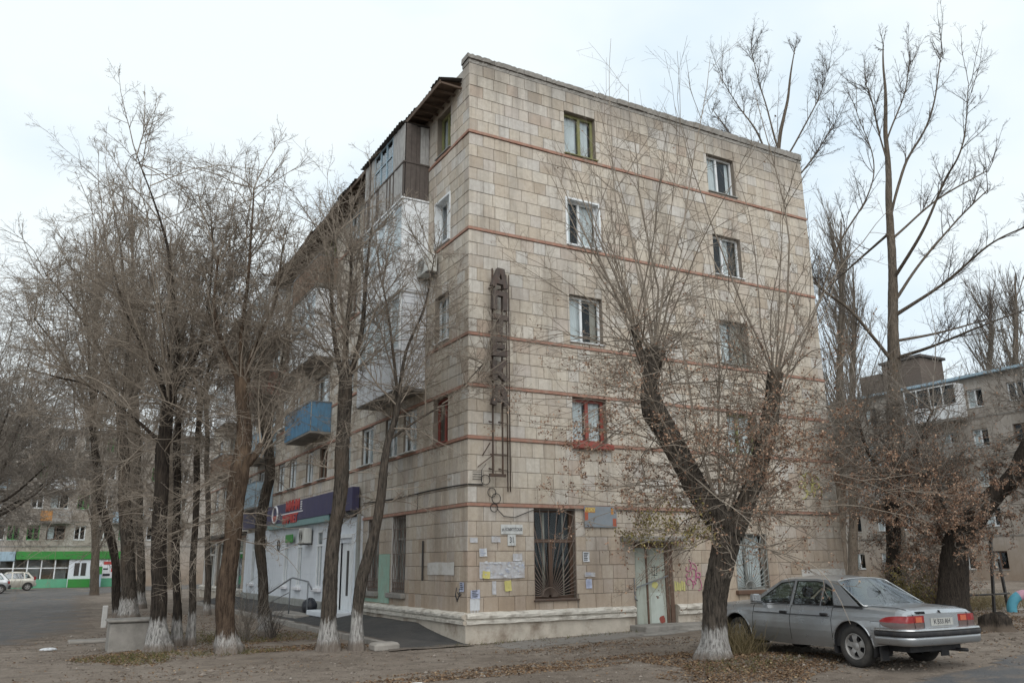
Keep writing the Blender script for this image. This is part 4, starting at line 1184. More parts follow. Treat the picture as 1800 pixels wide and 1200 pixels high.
tag(mb.build('poster_scrap', MAT['paper'], o), kind='stuff')
mb = MB(ME)
for k in range(26):
    x, z = rr.uniform(.34, 1.5), rr.uniform(1.46, 1.77); s = rr.uniform(.012, .035)
    mb.box(x, x + s * 1.4, z, z + s * .7, .038, .0395 + k * .0001)
tag(mb.build('poster_print', MAT['paper_b'], o), kind='stuff')
paper(0.36, 0.56, 1.43, 1.60, 'paper_y', 'crumpled yellow flyer at the left end of the torn poster strip', -6, lines=False, off=0.032)
paper(0.98, 1.16, 1.12, 1.36, 'paper_y', 'pale yellow flyer hanging below the torn poster strip', 4, lines=False)
paper(0.63, 0.74, 1.06, 1.36, 'paste', 'narrow greyish strip of paper left of the pale yellow flyer', 0, lines=False)
paper(1.20, 1.46, 1.82, 1.99, 'paste', 'small whitish smear of poster left of the fan grille window', 0, lines=False)
o = paper(0.07, 0.31, 0.98, 1.17, 'paper_b', 'pale blue sheet with tear-off strips pasted beside the building corner', 1, off=0.016)
mb = MB(ME)
mb.box(0.06, 0.31, 0.72, 0.98, 0.014, 0.017)
for i in range(6): mb.box(0.075 + i * .04, 0.075 + i * .04 + .018, 0.36 + .05 * (i % 3), 0.72, 0.016, 0.022) if i % 2 == 0 else mb.box(0.075 + i * .04, 0.083 + i * .04, 0.50, 0.72, 0.014, 0.017)
mb.build('paste_drips', MAT['paper'], o)
paper(3.22, 3.42, 1.78, 2.02, 'paper', 'white notice with two dark squares right of the fan grille window', 0)
paper(3.26, 3.58, 1.42, 1.52, 'paste', 'pale label strip stuck to the wall below the white two-square notice', 0)
paper(3.29, 3.47, 1.14, 1.36, 'paper_b', 'bluish grey leaflet lowest of the three right of the fan grille', 0)
def paperL(y0, y1, z0, z1, mat, label, **k):
    return paper(-y1, -y0, z0, z1, mat, label, kind='long', **k)
paperL(0.13, 0.36, 1.13, 1.34, 'paper_b', 'lilac leaflet on the long facade just round the corner', rot=2)
paperL(0.7, 2.3, 1.50, 1.80, 'paint_white', 'whitish painted rectangle covering stones on the long facade', lines=False, curl=0.0)
paper(10.96, 12.84, 1.24, 1.50, 'paint_white', 'white painted strip low on the end wall behind the parked car', lines=False, curl=0.0)

def scrawl(M, strokes, rad=0.012, d=0.018):
    mb = MB(M)
    for s in strokes: mb.tube([(u, v, d) for u, v in s], rad, 5)
    return mb
def loops(u, v, w, h, n, seed):
    rr = random.Random(seed); out = []
    for i in range(n):
        cu, cv = u + w * (i % 3 + .5) / 3, v + h * (i // 3 + .5) / max(1, math.ceil(n / 3)); r = w / 6 * rr.uniform(.8, 1.3)
        a0 = rr.uniform(0, 6)
        out.append([(cu + r * math.cos(a0 + t) * (1 + .3 * math.sin(2 * t)), cv + r * 1.3 * math.sin(a0 + t) + .03 * t) for t in np.linspace(0, 5.2, 14)])
    return out
o = scrawl(ME, loops(6.58, 1.02, 0.48, 0.62, 8, 2), 0.011).build('graffiti', MAT['pink'])
thing(o, 'pink spray painted graffiti scrawl right of the metal door', 'graffiti')
o = MB(ME)
for k in range(5): o.box(6.14 + .075 * k, 6.20 + .075 * k, 1.00 + .02 * (k % 2), 1.26 - .03 * (k % 3), 0.010, 0.013 + .0003 * k)
thing(o.build('graffiti', MAT['lime']), 'yellow spray painted block beside the pink graffiti', 'graffiti')
o = scrawl(ME, loops(11.2, 3.65, 0.9, 0.45, 6, 5), 0.02).build('graffiti', MAT['lime'])
thing(o, 'yellow green graffiti high on the end wall behind the elm twigs', 'graffiti')
o = scrawl(ML, [[(-0.55, 1.22), (-0.62, 1.02), (-0.5, .95), (-.42, 1.05), (-.5, 1.12)], [(-.40, 1.2), (-.38, 1.02), (-.3, 1.08)], [(-.62, 1.08), (-.52, .9), (-.45, 1.0)]], 0.010).build('graffiti', MAT['black_spray'])
thing(o, 'small black spray scribble on the long facade near the corner', 'graffiti')
o = scrawl(ME, [[(5.45, 1.62), (5.45, 1.42), (5.62, 1.42)], [(5.45, 1.62), (5.62, 1.64), (5.6, 1.45)], [(5.53, 1.66), (5.53, 1.40)]], 0.008, -0.048).build('graffiti', MAT['black_spray'])
thing(o, 'small dark scribble on the grey metal door', 'graffiti')

# air conditioners
def ac_unit(kind, u, z, off, label):
    M = facade(kind, 0, 0) @ Matrix.Translation((u, z, off))
    a = MB(M).bbox(0, 0.78, 0, 0.54, 0.05, 0.33, 0.02).build('air_conditioner', MAT['ac'])
    thing(a, label, 'air conditioner', 'air conditioner outdoor units')
    mb = MB(M)
    for r in (0.06, 0.11, 0.16, 0.21): mb.tube([(0.30 + r * math.cos(t), 0.27 + r * math.sin(t), 0.335) for t in np.linspace(0, 2 * math.pi, 20)], 0.006, 4)
    mb.build('fan_guard', MAT['iron'], a)
    MB(M).beam((0.1, -0.02, -0.02 - off + 0.02), (0.1, -0.02, 0.36), 0.03).beam((0.68, -0.02, -0.02 - off + 0.02), (0.68, -0.02, 0.36), 0.03).build('bracket', MAT['iron'], a)
    return a
ac_unit('long', -2.62, 9.55, 0.02, 'white air conditioner unit beside the white glazed balcony near the corner')
ac_unit('long', -13.4, 2.52, 0.08, 'white air conditioner unit under the navy shop fascia')
sd = MB(facade('long', -0, 0)).tube([(-17.6 + 0.17 * math.cos(t), 2.55 + 0.22 * math.sin(t), 0.10) for t in np.linspace(0, 2 * math.pi, 18)], 0.02, 5).beam((-17.6, 2.55, 0.02), (-17.6, 2.55, 0.16), 0.05)
thing(sd.build('wall_lamp', MAT['iron']), 'round dark wall lamp on the white shop front', 'lamp')

# navy fascia with red and white lettering
fs = empty('shop_sign', (0, 0, 0), 0, 'long navy shop fascia sign with round logo and red letters', 'sign')
MB(ML).bbox(-24.0, -7.7, 3.42, 4.16, 0.06, 0.30, 0.01).build('fascia_box', MAT['navy'], fs)
MB(ML).bbox(-19.0, -10.2, 3.20, 3.415, 0.06, 0.29, 0.01).build('lower_strip', MAT['teal'], fs)
MB(ML).bbox(-10.1, -7.7, 3.26, 3.415, 0.06, 0.24, 0.01).build('lower_strip', MAT['iron'], fs)
def L3(y, z, off): return facade('long', y, z, -off)
text('МИНИ', 0.50, MAT['sign_red'], fs, L3(14.9, 3.99, 0.31), 0.01, 0.02, sx=1.3)
text('МАРКЕТ', 0.44, MAT['sign_red'], fs, L3(15.2, 3.50, 0.31), 0.01, 0.02, sx=1.25)
MB(ML).box(-16.6, -13.4, 3.71, 3.755, 0.30, 0.312).build('underline', MAT['sign_white'], fs)
for k in range(4): MB(ML).box(-13.75, -13.55, 3.80 + k * .085, 3.85 + k * .085, 0.30, 0.312).build('small_print', MAT['sign_white'], fs)
lg = MB(ML)
lg.tube([(-17.6 + 0.42 * math.cos(t), 3.78 + 0.33 * math.sin(t), 0.31) for t in np.linspace(0, 2 * math.pi, 26)], 0.045, 6)
lg.build('logo_ring', MAT['sign_white'], fs)
MB(ML).prism([(-17.6 + 0.37 * math.cos(t), 3.74 + 0.30 * math.sin(t)) for t in np.linspace(math.pi, 2 * math.pi, 14)], 0.30, 0.325).build('logo_bowl', MAT['sign_red'], fs)
gs = MB(facade('long', 0, 0)).bbox(-16.0, -14.95, 2.62, 2.92, 0.20, 0.24, 0.01)
thing(gs.build('hanging_sign', MAT['green_shop']), 'small green sign board hanging over the white shop windows', 'sign')

# handrail, ramp slab and rubbish in front of the shop
hr = empty('handrail', (0, 0, 0), 0, 'grey steel handrail of the ramp before the white shop', 'railing')
mb = MB()
for (x, y, zt) in ((-1.45, 13.4, 0.75), (-1.35, 10.6, 1.35), (-0.95, 9.9, 1.25)): mb.tube([(x, y, 0.08), (x, y, zt)], 0.024, 8)
mb.build('post', MAT['steel'], hr)
MB().tube([(-1.45, 13.5, 0.72), (-1.35, 10.6, 1.33), (-1.33, 10.4, 1.36), (-0.95, 9.9, 1.24), (-0.9, 9.6, 1.0)], 0.026, 8).tube([(-1.45, 13.4, 0.42), (-1.35, 10.6, 0.9)], 0.016, 6).build('rail', MAT['steel'], hr)
thing(MB().bbox(-1.4, -0.75, 9.6, 12.6, 0.06, 0.22, 0.02).build('ramp_slab', MAT['kerb']), 'pale concrete ramp slab under the steel handrail', 'slab')
P = [[(-0.62 + 0.24 * math.cos(t) * math.sin(p) * (1 + .15 * math.sin(5 * t)), 10.7 + 0.3 * math.sin(t) * math.sin(p), 0.42 + 0.26 * math.cos(p) + .03 * math.sin(4 * t + 3 * p)) for t in np.linspace(0, 2 * math.pi, 17)] for p in np.linspace(0.01, math.pi - .01, 10)]
thing(MB().grid(P).build('bin_bag', MAT['binbag']), 'full black plastic bag standing by the shop handrail', 'bag')

# ------------------------------------------------------------------ far buildings
def far_rows(z0, z1, n): return [(z0 + (z1 - z0) * i / n, z0 + (z1 - z0) * (i + 1) / n) for i in range(n)]

# across the end of the street: pale block with a green grocery on the ground floor
FY = 70.0
fb = empty('apartment_building', (0, 0, 0), 0, 'distant beige apartment block across the street end with a green shop below', 'building')
fh = []
for fz in (4.15, 6.95, 9.75, 12.4):
    for xc, wd in ((-18.6, 1.1), (-16.3, 1.2), (-14.4, 1.1), (-12.1, 1.1), (-10.9, 0.9), (-9.35, 1.0), (-7.55, 1.5), (-5.6, 0.95), (-3.6, 1.0), (-1.6, 1.4), (0.6, 1.0), (3.0, 1.0)):
        fh.append((xc - wd / 2, xc + wd / 2, fz, fz + 1.3))
core_wall(facade('end', 0, 0, FY), -34, 9, 0, 14.1, [h for h in fh if -34 < h[0]], 0.0, 0.35).build('wall', MAT['far_wall'], fb)
MB().box(-34, 9, FY + 0.4, FY + 12, 13.9, 14.2).build('roof', MAT['roofing'], fb)
MB().box(-34, 9, FY + 11.8, FY + 12, 0, 13.9).build('rear_wall', MAT['far_brick'], fb)
MB().box(-34.0, 9.2, FY - 0.35, FY + 0.3, 14.1, 14.3).build('cornice', MAT['concrete'], fb)
MB().box(8.7, 9, FY + .35, FY + 11.8, 0, 13.9).build('side_wall', MAT['far_brick'], fb)
fst = ['white_pvc', 'brown_frame', 'white_pvc', 'old_white', 'green_shop', 'white_pvc']
for k, h in enumerate(fh):
    window(fb, 'end', h, fst[(k * 7 + k // 5) % 6] if not (h[2] < 5 and -10 < h[0] < -9) else 'green_shop', 0.5, curtain=[(0.05, 0.4, 'curtain')] if k % 3 == 0 else None, sill='old_white', off=FY, t=0.09)
for z in (3.55, 5.75, 8.6, 11.4): MB().box(-34, 9, FY - 0.05, FY, z, z + 0.1).build('belt_course', MAT['concrete'], fb)
for (x0, x1, z, mt) in ((-8.9, -6.4, 5.75, 'grey_panel'), (-14.2, -11.6, 5.75, 'grey_panel'), (-8.9, -6.4, 8.6, 'white_panel'), (-3.0, -0.4, 5.75, 'lblue_panel'), (-14.2, -11.6, 8.6, 'lblue_panel')):
    b = MB().box(x0, x1, FY - 0.9, FY, z - 0.15, z).build('balcony', MAT['concrete'], fb)
    MB().box(x0, x1, FY - 0.93, FY - 0.88, z, z + 0.95).box(x0, x0 + .05, FY - .87, FY, z, z + .95).box(x1 - .05, x1, FY - .87, FY, z, z + .95).build('panel', MAT[mt], b)
    if mt == 'grey_panel' and x0 > -10: MB().box(x0 - 0.05, x0 + 0.9, FY - 0.96, FY - 0.94, z + .05, z + .95).build('panel', MAT['board_orange'], b)
gr = empty('grocery_front', (0, 0, 0), 0, 'green shop front with white framed display windows at the street end', 'shop front')
MB().bbox(-10.4, -2.1, FY - 1.9, FY - 0.02, 2.42, 3.12, 0.02).build('fascia', MAT['green_shop'], gr)
MB().bbox(-18.0, -10.45, FY - 1.9, FY - 0.02, 2.30, 3.10, 0.02).build('fascia', MAT['lblue_panel'], gr)
MB().box(-18.0, -6.2, FY - 1.7, FY - 1.55, 0.0, 0.75).build('stall_riser', MAT['mint'], gr)
for k in range(11):
    x = -18.0 + k * 1.07
    MB().box(x + .06, x + 1.0, FY - 1.66, FY - 1.64, 0.8, 1.65).build('pane', MAT['glass'], gr)
    MB().box(x + .06, x + 1.0, FY - 1.66, FY - 1.64, 1.73, 2.38).build('pane', MAT['glass'], gr)
    MB().box(x - 0.04, x + 0.06, FY - 1.7, FY - 1.6, 0.75, 2.42).build('mullion', MAT['white_pvc'], gr)
    MB().box(x + .06, x + 1.03, FY - 1.69, FY - 1.61, 1.65, 1.73).build('transom', MAT['white_pvc'], gr)
    MB().box(x + 0.1, x + 0.95, FY - 0.9, FY - 0.6, 0.3, 1.1 + 0.4 * (k % 3)).build('shelf', MAT['orange_panel' if k % 2 else 'grey_panel'], gr)
MB().box(-6.2, -4.35, FY - 1.72, FY - 1.5, 0.0, 2.42).build('entrance_wall', MAT['shop_white'], gr)
MB().box(-5.75, -5.35, FY - 1.75, FY - 1.72, 1.0, 2.1).build('pane', MAT['room'], gr)
MB().box(-5.2, -4.8, FY - 1.75, FY - 1.72, 1.0, 2.1).build('pane', MAT['room'], gr)
MB().box(-6.15, -4.4, FY - 2.3, FY - 1.76, 0.0, 0.72).build('entrance_plinth', MAT['green_shop'], gr)
MB().box(-4.3, -2.15, FY - 1.72, FY - 1.6, 0.75, 2.42).build('poster_wall', MAT['sign_white'], gr)
MB().box(-4.3, -2.15, FY - 1.74, FY - 1.6, 0.0, 0.75).build('stall_riser', MAT['mint'], gr)
for (x, z, w_, h_) in ((-3.4, 1.95, 0.7, .26), (-2.75, 1.3, .4, .3), (-3.4, 0.95, .6, .2), (-3.4, 1.5, .4, .12)): MB().box(x, x + w_, FY - 1.75, FY - 1.73, z, z + h_).build('poster_mark', MAT['sign_red'] if h_ > .22 else MAT['ink'], gr)
o = MB().bbox(-4.25, -3.55, FY - 3.1, FY - 2.5, 0.0, 1.75, 0.03).build('vending_kiosk', MAT['lblue_panel'])
thing(o, 'small blue and green kiosk standing beside the green shop', 'kiosk')
MB().bbox(-4.26, -3.54, FY - 3.12, FY - 2.48, 1.1, 1.78, 0.03).build('kiosk_top', MAT['green_shop'], o)

# behind the yard on the right: grey block seen along its facade
RX = 50.0
rb = empty('apartment_building', (0, 0, 0), 0, 'grey brown apartment block behind the yard with white fifth floor balconies', 'building')
rh = []
rwz = [(0.95, 2.2), (3.9, 5.2), (6.7, 8.0), (9.5, 10.8), (12.4, 13.75)]
for (z0, z1) in rwz:
    for yc in (6.0, 9.0, 12.2, 14.6, 17.6, 20.0, 24.4, 26.6, 29.3):
        rh.append(yw(yc - 0.6, yc + 0.6, z0, z1))
core_wall(facade('long', 0, 0, RX), -31.2, 4.0, 0, 14.6, rh, 0.0, 0.35).build('wall', MAT['far_wall'], rb)
MB().box(RX + .36, RX + 12, 30.9, 31.2, 0, 14.4).build('side_wall', MAT['far_brick'], rb)
MB().box(RX + 11.8, RX + 12, -4, 30.9, 0, 14.4).build('rear_wall', MAT['far_brick'], rb)
MB().box(RX + .36, RX + 11.8, -4, 30.9, 14.3, 14.5).build('roof', MAT['roofing'], rb)
MB().box(RX - 0.45, RX + 0.4, -4, 31.4, 14.62, 14.80).build('eaves', MAT['lblue_panel'], rb)
MB().box(RX + 0.2, RX + 3, 25.3, 27.3, 14.8, 16.5).build('roof_parapet', MAT['far_brick'], rb)
MB().box(RX + 0.1, RX + 3, 21.6, 25.0, 14.8, 17.1).build('roof_parapet', MAT['far_brick'], rb)
MB().box(RX - 0.05, RX + 3.2, 21.4, 25.2, 17.1, 17.3).build('parapet_cap', MAT['roofing'], rb)
for z in (3.2, 6.0, 8.8, 11.6): MB().box(RX - 0.04, RX, -4, 31.2, z, z + 0.1).build('belt_course', MAT['concrete'], rb)
for k, h in enumerate(rh):
    window(rb, 'long', h, fst[(k * 5 + k // 4) % 4], 0.5, curtain=[(0.05, 0.45, 'curtain')] if k % 3 else None, sill='old_white', off=RX, t=0.09)
def far_balcony(y0, y1, z, mt, full):
    b = MB().box(RX - 1.0, RX, y0, y1, z - .18, z).build('balcony', MAT['concrete'], rb)
    MB().box(RX - 1.04, RX - .98, y0, y1, z, z + 1.05).box(RX - .97, RX, y0, y0 + .05, z, z + 1.05).box(RX - .97, RX, y1 - .05, y1, z, z + 1.05).build('panel', MAT[mt], b)
    if full:
        MB().box(RX - 1.02, RX, y0, y0 + .06, z + 1.05, z + 2.45).box(RX - 1.02, RX, y1 - .06, y1, z + 1.05, z + 2.45).box(RX - 1.05, RX, y0, y1, z + 2.45, z + 2.52).build('panel', MAT[mt], b)
        n = 4
        for i in range(n):
            a = y0 + .06 + (y1 - y0 - .12) * i / n
            MB().box(RX - 1.01, RX - 1.0, a + .05, a + (y1 - y0 - .12) / n - .05, z + 1.1, z + 2.4).build('pane', MAT['glass'], b)
            MB().box(RX - 1.03, RX - .98, a - .05, a + .05, z + 1.05, z + 2.45).build('mullion', MAT['white_pvc'], b)
        MB().box(RX - .8, RX - .78, y0 + .1, y1 - .1, z + 1.0, z + 2.4).build('curtain', MAT['room'], b)
for (y0, y1, z, mt, full) in ((18.3, 22.6, 11.75, 'white_panel', True), (10.4, 13.4, 11.75, 'white_panel', True), (18.3, 22.6, 8.9, 'grey_panel', False), (10.4, 13.4, 8.9, 'white_panel', True), (18.3, 22.6, 6.1, 'grey_panel', False), (10.4, 13.4, 6.1, 'white_panel', False), (25.4, 28.6, 6.1, 'grey_panel', False), (25.4, 28.6, 8.9, 'lblue_panel', False)):
    far_balcony(y0, y1, z, mt, full)

